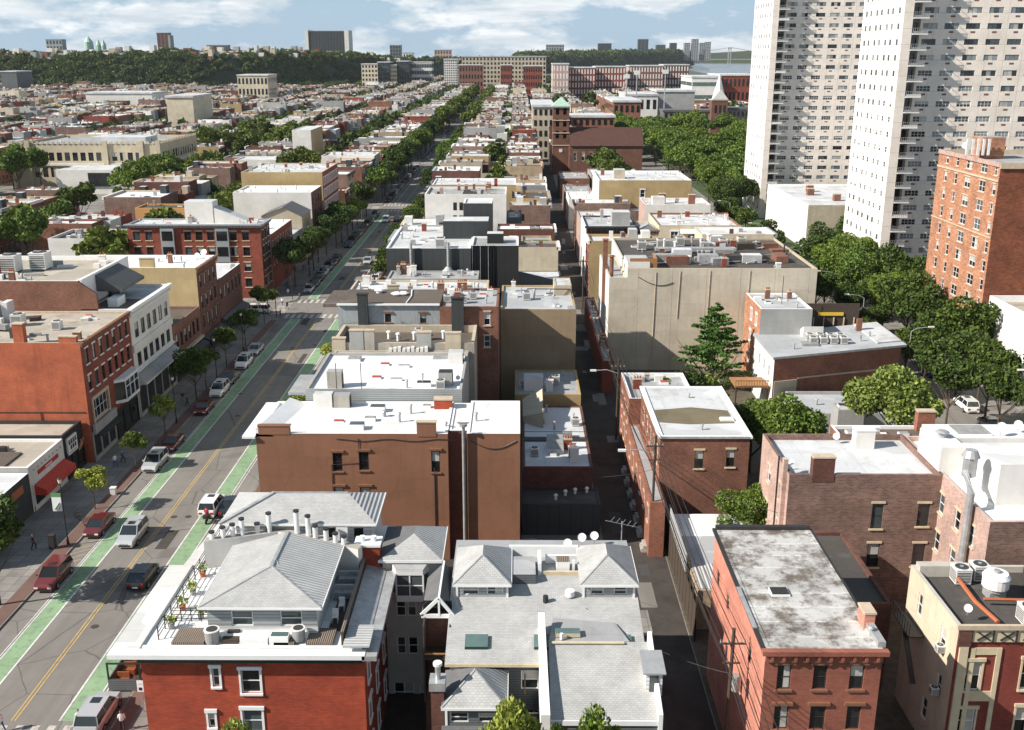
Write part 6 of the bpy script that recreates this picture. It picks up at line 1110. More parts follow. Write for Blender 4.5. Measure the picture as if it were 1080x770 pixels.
# =========================================================== trees
LV = {}
def lvs(nm, n, rx, rz, mat, size, seed, lobes=13, cone=False):
    q = np.random.default_rng(seed); c = []
    if cone:
        nb = 105; bt = q.random(nb)**.85; ba = q.random(nb)*2*np.pi; bl = rx*(1-bt)**.8*(.55+.65*q.random(nb)); bi = q.choice(nb, n, p=(bl+.3)/np.sum(bl+.3)); f = q.random(n)**.6
        w = .07+.10*bl[bi]*(1-f); ang = ba[bi]; rr = bl[bi]*f
        c = np.stack([rr*np.cos(ang), rr*np.sin(ang), bt[bi]*rz*2+.10*rr+.0*f], 1)+q.normal(size=(n, 3))*np.stack([w, w, w*.45], 1)
    else:
        L = q.normal(size=(lobes, 3)); L /= np.linalg.norm(L, axis=1)[:, None]; L[:, 2] = np.abs(L[:, 2])*1.1-.35
        L = L*np.array([rx*.62, rx*.62, rz*.62])*(0.6+.75*q.random((lobes, 1))); lr = rx*(.20+.24*q.random(lobes))
        L = np.vstack([L, [[0, 0, 0]]]); lr = np.append(lr, rx*.5)
        idx = q.choice(len(L), n, p=(lr**2)/np.sum(lr**2)); d = q.normal(size=(n, 3)); d /= np.linalg.norm(d, axis=1)[:, None]
        rad_ = lr[idx]*(.55+.5*q.random(n)**.6); c = L[idx]+d*rad_[:, None]*np.array([1, 1, rz/rx*.9])
        c[:, 2] += rz
    u = q.normal(size=(n, 3)); u /= np.linalg.norm(u, axis=1)[:, None]
    v = q.normal(size=(n, 3)); v -= u*np.sum(u*v, 1)[:, None]; v /= np.linalg.norm(v, axis=1)[:, None]
    s = size*(.6+.8*q.random((n, 1)))
    V = np.stack([c-u*s*.5, c+v*s*.32, c+u*s*.5, c-v*s*.32], 1).reshape(-1, 3)
    me = bpy.data.meshes.new('crown'); me.vertices.add(len(V)); me.vertices.foreach_set('co', V.ravel())
    me.loops.add(4*n); me.loops.foreach_set('vertex_index', np.arange(4*n)); me.polygons.add(n); me.polygons.foreach_set('loop_start', np.arange(n)*4); me.polygons.foreach_set('loop_total', np.full(n, 4))
    me.materials.append(MATS[mat]); me.update(); me.validate(); LV[nm] = me
def trunkm(nm, h, r, spread, rz, seed):
    q = random.Random(seed); m = MB(); m.tube([(0, 0, -.1), (.05, 0, h*.5), (0, .05, h), (.1, .1, h+rz*.9)], r, 'bark', 7, r*.3)
    for k in range(6):
        a = q.uniform(0, 6.28); z = h*q.uniform(.75, 1.05); L = spread*q.uniform(.5, .8); m.tube([(0, 0, z), (math.cos(a)*L*.5, math.sin(a)*L*.5, z+rz*.5), (math.cos(a)*L, math.sin(a)*L, z+rz*q.uniform(.8, 1.3))], r*.45, 'bark', 5, r*.12)
    LV[nm] = m.mesh('trunk')
KINDS = {}
def kind(k, mat, n, rx, rz, h, size, r=.18, cone=False, seeds=3):
    KINDS[k] = []
    for s in range(seeds):
        lvs('%s%d' % (k, s), n, rx, rz, mat, size, hash_(k)+s, cone=cone); trunkm('%st%d' % (k, s), h, r, rx, rz, s); KINDS[k].append((LV['%s%d' % (k, s)], LV['%st%d' % (k, s)], h))
def hash_(k): return sum(ord(c)*(i+3) for i, c in enumerate(k))
kind('near', 'leaf_bright', 9000, 5.0, 4.2, 2.6, .38, .25, seeds=1)
kind('dense', 'leaf_dark', 6000, 4.5, 4.2, 2.4, .42, .22, seeds=3)
kind('dense2', 'leaf_park', 8000, 4.3, 4.2, 2.6, .36, .22, seeds=2)
kind('small', 'leaf_street', 2200, 2.0, 1.8, 2.2, .34, .08, seeds=2)
kind('brightsmall', 'leaf_bright', 2000, 2.0, 1.8, 2.2, .34, .08, seeds=2)
kind('street', 'leaf_dark', 4200, 3.6, 3.2, 3.2, .4, .16)
kind('park', 'leaf_park', 3600, 6.0, 5.0, 5.0, .75, .25, seeds=4)
kind('park2', 'leaf_park', 2600, 3.8, 3.4, 3.0, .5, .16)
kind('yard', 'leaf_street', 1500, 4.6, 3.8, 4.0, .95, .2)
kind('far', 'leaf_far', 420, 5.5, 4.4, 3.8, 1.9, .2)
kind('fir', 'leaf_conifer', 15000, 6.6, 5.7, .6, .34, .2, True, seeds=1)
def tree(k, x, y, label, s=1.0, z=0.13, cat='tree', group=None, name='tree', sz=1.0):
    cr, tr, h = R.choice(KINDS[k]); t = thing(name, (x, y, z), label, cat, group)
    a = R.uniform(0, 6.28)
    o = inst('trunk', tr, None, (0, 0, 0), a, (s, s, s*sz)); o.parent = t; o = inst('crown', cr, None, (0, 0, h*s*sz), a, (s, s, s*sz)); o.parent = t
    return t
tree('fir', 30.4, 152, 'tall spiky conifer against the tan wall', 1.16, name='conifer_tree')
tree('near', 48.0, 120.5, 'large bright yellow-green tree behind the dark roofed building', 1.33)
tree('dense2', 31.5, 112.5, 'broad dark green tree left of the bright yellow-green tree', 1.2); tree('dense2', 29.0, 118.5, 'dark green tree at the back left of the broad dark one', .95)
tree('dense2', 23.8, 96.0, 'leafy green tree in the yard right of the metal shed', .78); tree('dense', 29, 100.8, 'dark tree squeezed behind the brown patched building', .7); tree('small', 21.5, 99.6, 'low green shrub at the shed end, right one', .5, group='shrubs by shed'); tree('small', 18.2, 99.6, 'low green shrub at the shed end, left one', .5, group='shrubs by shed')
tree('brightsmall', 19.5, 129.5, 'green bushy tree over the back of the patched roof, left', 1.8); tree('street', 23, 131, 'green tree behind the patched roof, centre', 1.1, z=.1); tree('brightsmall', 26.2, 133, 'light shrub tree left of conifer foot', 1.5)
tree('near', -.6, 52, 'leafy tree top at the bottom edge left of centre', .60, sz=2.2); tree('dense2', 4.9, 52.2, 'dark tree top at the bottom edge below the shingled wing', .56, sz=2.25); tree('dense', 2.9, 51.6, 'smaller dark tree top between the two bottom edge trees', .42, sz=2.85)
tree('near', -16.6, 52.5, 'tree top peeking in front of the red wall', .5, sz=2.45)
for i, (x, y, k, s) in enumerate([(-48.4, 107.4, 'brightsmall', 1.0), (-49.0, 86, 'street', 1.15), (-48.0, 119.5, 'small', .9), (-48.3, 131.5, 'brightsmall', 1.1), (-48.3, 146, 'street', .9), (-48.4, 163, 'small', 1.3), (-48.6, 176, 'street', .8), (-49, 192, 'small', 1.4), (-48.6, 152, 'small', 1.2)]):
    tree(k, x, y, 'kerbside tree on the left pavement before the crossing, %s from the near end' % ORD[i], s, group='kerb trees before the crossing', name='street_tree')
for i, (x, y, s) in enumerate([(-29.8, 126, .6), (-30.2, 131.5, .8), (-30, 136.5, .7), (-30.1, 160, .7), (-29.6, 166, .6)]): tree('brightsmall', x, y, 'small kerb tree at right of the avenue, %s from the near end' % ORD[i], s+.3, group='right kerb small trees', name='street_tree')
n = 0
for j in range(1, 8):
    y = XS[j]+12
    while y < XS[j]+134:
        for sd, X in (('left', -49.3), ('right', -29.6)):
            if j >= 3 and R.random() < .3: continue
            if sd == 'right' and j == 1 and y > XS[1]+30 and R.random() < .5: continue
            tree(R.choice(['street', 'street', 'park2', 'street']) if j < 4 else 'yard', X+R.uniform(-.6, .6), y+R.uniform(-2, 2), 'street tree on the %s pavement of the avenue, block %s beyond the crossing' % (sd, ORD[j-1]), R.uniform(.95, 1.4)*(1.25 if j > 1 else 1) if sd == 'left' else R.uniform(.8, 1.15)*(1.4 if j > 1 else 1), group='avenue street trees, %s side, %s block' % (sd, ORD[j-1]), name='street_tree')
        y += R.uniform(8, 11)
# Hudson side and park trees
n = 0; PT = []
def park(x0, x1, y0, y1, n_, smin, smax, q=random.Random(5)):
    k = 0; tr = 0
    while k < n_ and tr < n_*40:
        tr += 1; x, y = q.uniform(x0, x1), q.uniform(y0, y1)
        if any(a-3 < x < b+3 and c-3 < y < d+3 for a, b, c, d in OCC): continue
        if any((x-a)**2+(y-b)**2 < 36 for a, b in PT): continue
        PT.append((x, y)); k += 1; yield x, y, q.uniform(smin, smax)
for x, y, s in park(56, 62, 150, 345, 19, .8, 1.1): tree('street', x, y, 'street tree on the near side of the right-hand street', s*1.15, group='street trees along the right-hand street', name='street_tree')
for x, y, s in list(park(66, 77, 158, 228, 24, .9, 1.25))+list(park(66, 77, 325, 345, 5, .9, 1.2)): tree(R.choice(['dense', 'dense', 'dense2']), x, y, 'dense dark tree below the towers', s*1.2, group='dark trees below the towers')
for x, y, s in park(56, 76, 345, 700, 60, .9, 1.3): tree('park', x, y, 'green park tree left of the far tower', s, group='park trees by the river')
for x, y, s in park(76, 150, 360, 640, 55, .9, 1.3): tree('park', x, y, 'green park tree inside the grove', s, group='park trees by the river')
for x, y, s in park(58, 74, 128, 160, 7, .9, 1.1): tree('street', x, y, 'street tree in front of the weathered white wall', s*1.25, group='trees before the weathered wall', name='street_tree')
for x, y, s in park(79, 110, 247, 266, 7, .9, 1.2): tree('dense', x, y, 'dark tree between low white building and near tower', s*1.2, group='trees between tower and white building')
for x, y, s in park(95, 125, 318, 324, 5, .7, .9): tree('dense', x, y, 'tree on the terrace before the far tower', s, group='terrace trees')
# left side groves
OCC = [o for o in OCC if o != (-215, -132, 318, 404)] + [(-178, -140, 330, 404)]
for x, y, s in park(-140, -112, 225, 262, 9, .9, 1.3): tree('park', x, y, 'tree in the grove at the left edge', s, group='left edge grove')
for x, y, s in park(-112, -82, 274, 330, 14, .9, 1.2): tree('dense', x, y, 'dark garden tree behind the white walled building', s*1.1, group='garden trees left of the avenue')
for x, y, s in park(-215, -176, 345, 398, 16, 1, 1.4): tree('park', x, y, 'dark tree in front of the limestone school', s, group='trees before the school')
for x, y, s in park(-150, -125, 345, 400, 8, .9, 1.2): tree('park', x, y, 'tree at the right end of the limestone school', s, group='trees beside the school')
for x, y, s in park(-150, -100, 465, 560, 34, .9, 1.3): tree('yard', x, y, 'tree in the grove behind the school', s*1.3, group='grove behind the school')

# =========================================================== row houses by blocks
WALLS = ['brick_red', 'brick_dark', 'brick_mid', 'brick_brown', 'brick_tan', 'stucco_ochre', 'stucco_beige', 'stucco_grey', 'stucco_white', 'brick_orange', 'stucco_cream']
WWT = [7, 16, 10, 12, 9, 8, 12, 10, 14, 1, 9]
WN = {'brick_red': 'red brick', 'brick_dark': 'dark brick', 'brick_mid': 'russet brick', 'brick_brown': 'brown brick', 'brick_tan': 'tan brick', 'stucco_ochre': 'ochre stucco', 'stucco_beige': 'beige stucco', 'stucco_grey': 'grey stucco', 'stucco_white': 'white stucco', 'brick_orange': 'orange brick', 'stucco_cream': 'cream stucco'}
ROOFS = ['roof_white', 'roof_bright', 'roof_grey', 'roof_silver', 'roof_tan', 'roof_dark', 'roof_brown']; RWT = [30, 34, 9, 10, 5, 7, 5]
RN = {'roof_white': 'white', 'roof_bright': 'bright white', 'roof_grey': 'grey', 'roof_silver': 'silver', 'roof_tan': 'tan', 'roof_dark': 'black', 'roof_brown': 'brown'}
OCC.append((-215, -132, 318, 404)); q = random.Random(11); LOTS = []
def row(xa, xb, face, y0, y1, desc, w0=6.5, w1=9.5):
    """one row of party-walled houses between xa and xb, street front on side `face`"""
    y = y0; i = 0
    while y < y1-4:
        w = q.uniform(w0, w1)*(1.8 if q.random() < .12 else 1)
        w = min(w, y1-y); d = q.uniform(.72, 1.0)
        a, b = (xb-(xb-xa)*d, xb) if face == 'E' else (xa, xa+(xb-xa)*d)
        z = (12.2 if (desc[1]+int(xa)) % 3 else 13.4)+q.gauss(0, .55) if q.random() > .16 else q.uniform(7, 17)
        LOTS.append((a, b, y, y+w-.02, z, face, desc, i)); y += w; i += 1
rows = []
for k in range(0, 13):
    xe = -54-77*k; rows.append((xe-19, xe, 'E', 'left avenue row' if k == 0 else 'street %s left, near side' % ORD[k-1])); rows.append((xe-60, xe-41, 'W', 'back row %s left' % ORD[k]))
rows += [(-26.8, -10, 'W', 'row right of avenue'), (-5, 8.6, 'E', 'alley row, left side'), (15.2, 32, 'W', 'alley row, right side'), (38, 54, 'E', 'row facing park')]
for (xa, xb, fc, desc) in rows:
    for j in range(1, len(XS)):
        y0, y1 = XS[j]+8.5, XS[j]+136.5
        if xa > 10 and j > 7: continue
        row(xa, xb, fc, y0, y1, (desc, j))
for (xa, xb, fc) in ((78, 96, 'W'), (104, 122, 'E'), (140, 158, 'W'), (166, 184, 'E'), (200, 220, 'W'), (230, 250, 'E')):
    for j in range(5, len(XS)-2): row(xa, xb, fc, XS[j]+8.5, XS[j]+136.5, ('the riverside rows', j))
def vis(a, b, y0, y1, z):
    for x in (a, b):
        for y in (y0, y1):
            px, py, k = proj(x, y, z)
            if -30 < px < 1110 and py < 800: return True
    return False
LOTS = [l for l in LOTS if vis(*l[:5]) and not any(l[0] < o[1]-.3 and l[1] > o[0]+.3 and l[2] < o[3]-.3 and l[3] > o[2]+.3 for o in OCC)]
LOTS = [l for l in LOTS if not (l[1] > 62 and l[2] < 700) and not (l[0] > 300)]
LOTS = [l for l in LOTS if l[3] < 1400 or l[0] > -215]
LOTS.sort(key=lambda l: l[2]**2+((l[0]+l[1])/2)**2)
IND, REST = LOTS[:285], LOTS[285:]
dm = MB(); DET = {}
def house_geo(l, m, mr, mc, q, detail):
    a, b, y0, y1, z, fc, desc, i = l
    wl = q.choices(WALLS, WWT)[0]; rf = q.choices(ROOFS, RWT)[0]
    fr = q.choices(['brick_red', 'brick_dark', 'brick_mid', 'brick_brown', 'stucco_beige', 'brick_tan'], [3, 6, 4, 3, 2, 2])[0]
    z = z+q.uniform(-.3, .3); zr_ = z-.5
    if wl in ('stucco_beige', 'stucco_cream', 'stucco_white') and q.random() < .5: wl = 'stucco_grey'
    m.box(a, b, y0, y1, 0, z, wl, 'tb'+fc); X = b if fc == 'E' else a
    m.face([(X, y0, 0), (X, y1, 0), (X, y1, z), (X, y0, z)], fr)
    t = .28; cp = q.choice([wl, wl, 'white_paint', 'stone_trim'])
    m.box(a, b, y0, y0+t, zr_-.05, z+.02, cp, 'bSEW'); m.box(a, b, y1-t, y1, zr_-.05, z+.02, cp, 'bNEW'); m.box(X-(t if fc == 'E' else 0), X+(0 if fc == 'E' else t), y0, y1, zr_, z+.05, cp, 'b')
    mr.face([(a, y0+t, zr_), (b, y0+t, zr_), (b, y1-t, zr_), (a, y1-t, zr_)], rf)
    s = 1 if fc == 'E' else -1
    m.box(min(X, X+s*.5), max(X, X+s*.5), y0, y1, z-.7, z+.1, q.choice(['brown_trim', 'dark_trim', 'stone_trim', 'white_paint', 'grey_trim']), 'b')
    if q.random() < .5:   # rear extension
        e = q.uniform(3, 7); zz = z-q.uniform(1, 5); w = (y1-y0)*q.uniform(.5, 1)
        if fc == 'E': m.box(a-e, a, y0, y0+w, 0, zz, q.choice(['stucco_white', 'stucco_grey', wl]), 'Eb', top=rf)
        else: m.box(b, b+e, y0, y0+w, 0, zz, q.choice(['stucco_white', 'stucco_grey', wl]), 'Wb', top=rf)
    for k in range(q.randint(4, 9)):
        x = q.uniform(a+1, b-1); y = q.uniform(y0+.8, y1-.8); r = q.random()
        if r < .4: w, d, h, mt = .8, .5, q.uniform(.8, 1.8), q.choice(['brick_mid', 'brick_red', 'stucco_grey', 'stucco_white', 'brick_dark'])
        elif r < .52: w, d, h, mt = 1.8, 2.6, q.uniform(1.6, 2.6), q.choice(['stucco_white', 'stucco_grey', 'stucco_beige', 'siding_dark'])
        else: w, d, h, mt = q.uniform(.8, 1.6), q.uniform(.6, 1.3), q.uniform(.25, .9), q.choice(['ac_grey', 'ac_white', 'dark_trim', 'galvanised'])
        mc.box(x-w/2, x+w/2, y-d/2, y+d/2, zr_-.03, zr_+h, mt, 'b', top='roof_white' if w > 1.5 else None)
    return wl, rf, fr, X, s
q = random.Random(23); cnt = {}
lab_used = set()
for n, l in enumerate(IND):
    a, b, y0, y1, z, fc, (desc, j), i = l
    t = thing('row_house', ((a+b)/2, y0, 0), 'x', 'house', 'party-walled row houses')
    m, mr, mc = MB(), MB(), MB(); wl, rf, fr, X, s = house_geo(l, m, mr, mc, q, True)
    m.build('wall', t); ro = mr.build('roof', t)
    for q_c in mc.clusters():
        zz = [v[2] for v in q_c.v]; xx = [v[0] for v in q_c.v]
        q_c.build('stair_bulkhead' if max(xx)-min(xx) > 1.7 else 'chimney' if max(zz)-min(zz) > .95 else 'vent_box', ro)
    ss = 'W' if fc == 'W' else 'E'; nf = int(z//3.3)
    if l[2] < 430 and (fc == 'E') == (X < 5):
        kn = max(2, int((y1-y0)/2.4))
        for u, v, w, h, st in G(y0+.4, y1-.4, kn, [1.6+3.3*f for f in range(nf)], 1.0, 1.9, 'brown'):
            # window as a shallow projecting frame with its pane
            k = ('flat', 1.0, 1.9)
            if k not in DET:
                f_ = MB().box(-.58, .58, -.06, -.003, -.08, 1.98, 'stone_trim').mesh('window'); p_ = [MB().box(-.47, .47, -.09, -.063, .03, 1.87, g).mesh('pane') for g in ('glass_dark', 'glass_mid', 'glass_blind')]; DET[k] = (f_, p_)
            f_, p_ = DET[k]; o = inst('window', f_, t, (X, u, v), ROT[ss]); pc = bpy.data.objects.new('pane', q.choice(p_[:2] if q.random() < .8 else p_)); C.objects.link(pc); pc.parent = o
    elif (fc == 'E') == (X < 5):
        kn = max(2, int((y1-y0)/2.4)); wm = MB()
        for u, v, w, h, st in G(y0+.4, y1-.4, kn, [1.6+3.3*f for f in range(nf)], 1.0, 1.9): wm.face([(X+s*.03, u-.5, v), (X+s*.03, u+.5, v), (X+s*.03, u+.5, v+1.9), (X+s*.03, u-.5, v+1.9)], 'glass_dark')
        tag(wm.build('windows', t), kind='stuff')
    if q.random() < .4:
        xx = q.uniform(a+2, b-2); wm = MB()
        for f in range(1, nf): wm.face([(xx-.5, y0-.02, 1.6+3.3*f), (xx+.5, y0-.02, 1.6+3.3*f), (xx+.5, y0-.02, 3.4+3.3*f), (xx-.5, y0-.02, 3.4+3.3*f)], 'glass_dark')
        if wm.f: tag(wm.build('side_windows', t), kind='stuff')
    lab = '%s house, %s roof, %s in %s, block %s' % (WN[wl], RN[rf], ORD[i % 30], desc, ORD[j-1])
    t['label'] = lab
q = random.Random(31); m, mr, mc = MB(), MB(), MB()
for l in REST: house_geo(l, m, m, m, q, False)
tag(m.build('distant_row_houses'), 'mass of far white-roofed row houses towards the ridge', 'houses', kind='stuff')
print('lots', len(LOTS), 'rest', len(REST))
# yard and street trees between the far rows
q = random.Random(77); YT = []
for k in range(0, 12):
    for xc in ([-54-77*k-30] + ([-54-77*k-69] if k < 12 else [])):
        for j in range(1, len(XS)):
            y = XS[j]+10
            den = q.choice([.15, .35, .6, .95])
            while y < XS[j]+135:
                if q.random() < den:
                    x = xc+q.uniform(-4, 4)
                    if vis(x-4, x+4, y, y+1, 10) and not any(o[0]-2 < x < o[1]+2 and o[2]-2 < y < o[3]+2 for o in OCC): YT.append((x, y))
                y += 9
for xc in (-7.5, 35):
    for j in range(2, len(XS)-1):
        for k in range(14):
            if q.random() < .35: YT.append((xc+q.uniform(-2, 2), XS[j]+10+k*9))
YT = [(x+q.uniform(-1, 1), y) for x, y in YT]
YT.sort(key=lambda p: p[1]**2+p[0]**2)
for x, y in YT[:34]: tree('yard', x, y, 'backyard tree among the row houses', q.uniform(.9, 1.5), group='backyard trees among row houses')
def merged(nm, me_list, pts, label, cat, q):
    Vs, n0, mats = [], 0, None
    for x, y, z, s in pts:
        me = q.choice(me_list); V = np.empty(len(me.vertices)*3); me.vertices.foreach_get('co', V); V = V.reshape(-1, 3)
        a = q.uniform(0, 6.28); c_, s_ = math.cos(a), math.sin(a); Vs.append(np.stack([(V[:, 0]*c_-V[:, 1]*s_)*s+x, (V[:, 0]*s_+V[:, 1]*c_)*s+y, V[:, 2]*s+z], 1)); mats = me.materials[0]
    V = np.vstack(Vs); n = len(V)//4; me = bpy.data.meshes.new(nm); me.vertices.add(len(V)); me.vertices.foreach_set('co', V.ravel()); me.loops.add(4*n); me.loops.foreach_set('vertex_index', np.arange(4*n)); me.polygons.add(n); me.polygons.foreach_set('loop_start', np.arange(n)*4); me.polygons.foreach_set('loop_total', np.full(n, 4)); me.materials.append(mats); me.update(); me.validate()
    o = bpy.data.objects.new(nm, me); C.objects.link(o); return tag(o, label, cat, kind='stuff')
far = [KINDS['far'][i][0] for i in range(3)]
pts = [(x, y, 2.5, q.uniform(.8, 1.35)) for x, y in YT[34:]]
for k in range(300): x, y = q.uniform(20, 330), q.uniform(700, 2000); pts.append((x, y, 2, q.uniform(1.2, 1.9))) if not any(o[0]-6 < x < o[1]+6 and o[2]-40 < y < o[3]+6 for o in OCC) else None
merged('distant_trees', far, pts, 'far trees scattered between the white roofs', 'trees', q)
# =========================================================== the ridge and far shore
def hill(name, line, h, depth, mat='hill_mat', label=None):
    m = MB(); qq = random.Random(3); rowp = []
    for i, (x, y, hh) in enumerate(line):
        rowp.append([(x, y, -.3), (x+qq.uniform(-10, 10), y+depth*.25, hh*.55), (x, y+depth*.5, hh*.9), (x, y+depth, hh), (x, y+depth*8, hh*.9), (x, y+depth*12, -.3)])
    for i in range(len(rowp)-1):
        for k in range(5): m.face([rowp[i][k], rowp[i+1][k], rowp[i+1][k+1], rowp[i][k+1]], mat)
    return struct(name, m)
line = [(-2200, 1380, 44), (-1100, 1420, 48), (-950, 1430, 44), (-800, 1440, 48), (-650, 1450, 45), (-560, 1460, 50), (-450, 1500, 49), (-380, 1560, 51), (-300, 1680, 47), (-250, 1900, 40), (-180, 2500, 36), (0, 2900, 36), (200, 3300, 40), (420, 3700, 44), (650, 4300, 50), (760, 4700, 40), (850, 5600, 30)]
hill('hill', line, 45, 90)
def edge(x):
    for (a, ya, ha), (b, yb, hb) in zip(line, line[1:]):
        if a <= x <= b: f = (x-a)/(b-a); return ya+(yb-ya)*f, ha+(hb-ha)*f
    return line[-1][1], line[-1][2]
wood = []; q = random.Random(9)
for k in range(5200):
    x = q.uniform(-1150, 800); y, hh = edge(x); 
    if q.random() > (1 if x < -250 else .55): continue
    t = q.random()**1.3*(.8 if x < -300 else 1); z = hh*(t/.25*.55 if t < .25 else .55+(t-.25)/.25*.35 if t < .5 else .9+(t-.5)*.2)-2.5
    if -455 < x < -405 and t < .8 and q.random() < .75: continue
    if x < -330 and q.random() < .75 and t > .5: continue
    if q.random() < .10: t = 1+q.random()*1.6; z = hh-3.5
    wood.append((x, y+t*95, z, q.uniform(1.0, 1.9)*(1 if x < 0 else 2.0)))
merged('wooded_ridge', far, wood, 'dark wooded ridge across the horizon at left', 'woods', q)
m = MB()      # pale houses on the ridge crest
for k in range(900):
    x = q.uniform(-1150, 600) if k < 400 else q.uniform(-800, -330); y, hh = edge(x); dd = q.uniform(46, 260); y += dd; hh = hh*min(1, .88+dd/700); w = q.uniform(4, 10); h = q.uniform(2, 8)+(6 if q.random() < .08 else 0)
    m.box(x, x+w, y, y+12, hh-4, hh+h, q.choice(['stucco_white', 'stucco_beige', 'brick_red', 'brick_mid', 'stucco_grey', 'stucco_white', 'stucco_cream', 'stucco_white']), 'b', top=q.choice(['roof_white', 'roof_grey', 'roof_dark']))
tag(m.build('ridge_houses'), 'mass of small pale and red houses along the ridge top', 'houses', kind='stuff')
SK = [(325, 363, 33, 44, 2240, 45, 'siding_dark', 'dark glass slab with pale end walls standing on the ridge', 22, 12), (165, 177, 35, 44, 2150, 20, 'brick_church', 'dark narrow tower block on the ridge', 16, 3), (48, 65, 42, 40, 2200, 20, 'siding_grey', 'low grey block on the left ridge', 5, 5), (218, 240, 48, 40, 2200, 20, 'siding_slate', 'wide low dark block on the ridge', 4, 8),
 (411, 423, 48, 35, 2600, 20, 'siding_slate', 'small dark block with twin tops right of the big slab', 6, 4), (425, 436, 56, 20, 2500, 20, 'stucco_white', 'white block below the ridge line', 4, 4), (458, 476, 53, 30, 2700, 20, 'brick_pink', 'pink brick block on the horizon', 4, 6), (576, 595, 47.5, 30, 3300, 30, 'siding_grey', 'pair of grey slabs on the horizon', 8, 7),
 (631, 645, 46, 40, 3600, 30, 'siding_dark', 'dark squarish block on the horizon', 8, 5), (673, 684, 41.5, 40, 3800, 30, 'glass_mid', 'tall blue slab, tallest in the right skyline', 14, 3), (692, 702, 47.5, 40, 4100, 30, 'glass_mid', 'broad blue-grey tower right of the tall slab', 9, 4), (707, 714, 45.5, 40, 4300, 30, 'siding_dark', 'slim dark tower between skyline clusters', 10, 3),
 (722, 728, 45.5, 40, 4400, 30, 'siding_grey', 'first tower of the right skyline cluster', 12, 3), (730, 737, 41.5, 40, 4400, 30, 'siding_grey', 'tallest tower of the right skyline cluster', 14, 3), (738, 744, 45.5, 40, 4450, 30, 'siding_grey', 'third tower of the right skyline cluster', 12, 3), (744, 750, 44.5, 40, 4500, 30, 'stucco_grey', 'last tower of the right skyline cluster', 12, 3)]
for a, b, y, z0, Y, D, w, lb_, r_, c_ in SK:
    t_o, xa_, xb_, zz_ = distant('tower_block', lb_, 'tower', a, b, y, z0-12, Y, D, w, 'roof_grey', rows=r_, cols=c_)
    if a == 325:
        MB().box(xa_-7, xa_-.1, 2238, 2290, 30, zz_+3, 'stucco_white').build('end_wall', t_o); MB().box(xb_+.1, xb_+9, 2238, 2290, 30, zz_+2, 'stucco_white').build('end_wall', t_o)
    if a == 165: MB().box(xb_+.1, xb_+4, 2148, 2170, 30, zz_-4, 'siding_grey').build('end_wall', t_o)
cs = thing('domed_church', (-960, 2130, 40), 'green domed church with twin turrets on the left ridge', 'church')
for px, r, yt in ((92.5, 9, 38), (103, 5, 41), (108.5, 5, 41.5)):
    x, z = PY(px, yt, 2130); m = MB().cyl(x, 2130, 40, z-12, r, 'copper_green', 12).cyl(x, 2130, z-12, z-5, r*1.05, 'copper_green', 12, r*.5).cyl(x, 2130, z-5, z, r*.5, 'copper_green', 8, .3); m.build('dome', cs)
m = MB(); [m.face([(x, 6800, -.25), (x+500, 6800, -.25), (x+500, 6810, h1), (x, 6810, h0)], 'leaf_far') for x, h0, h1 in ((1200, 60, 90), (1700, 90, 110), (2200, 110, 95))]; m.box(900, 3200, 6805, 9000, -.3, 55, 'ground_mat', 'b'); struct('far_shore', m)
# pier and far suspension bridge hint
t = thing('suspension_bridge', (1050, 5600, 0), 'faint grey suspension bridge tower over the river', 'bridge')
x, z = PY(770, 50, 5600); MB().box(x-8, x-4, 5600, 5606, 0, z, 'galvanised').box(x+4, x+8, 5600, 5606, 0, z, 'galvanised').box(x-8, x+8, 5600, 5606, z-8, z-4, 'galvanised').build('pylon', t); MB().box(x-700, x+500, 5600, 5606, 26, 30, 'galvanised').tube([(x-500, 5603, 34), (x-250, 5603, 48), (x, 5603, z), (x+250, 5603, 48), (x+500, 5603, 34)], 1.5, 'galvanised', 4).build('deck', t)
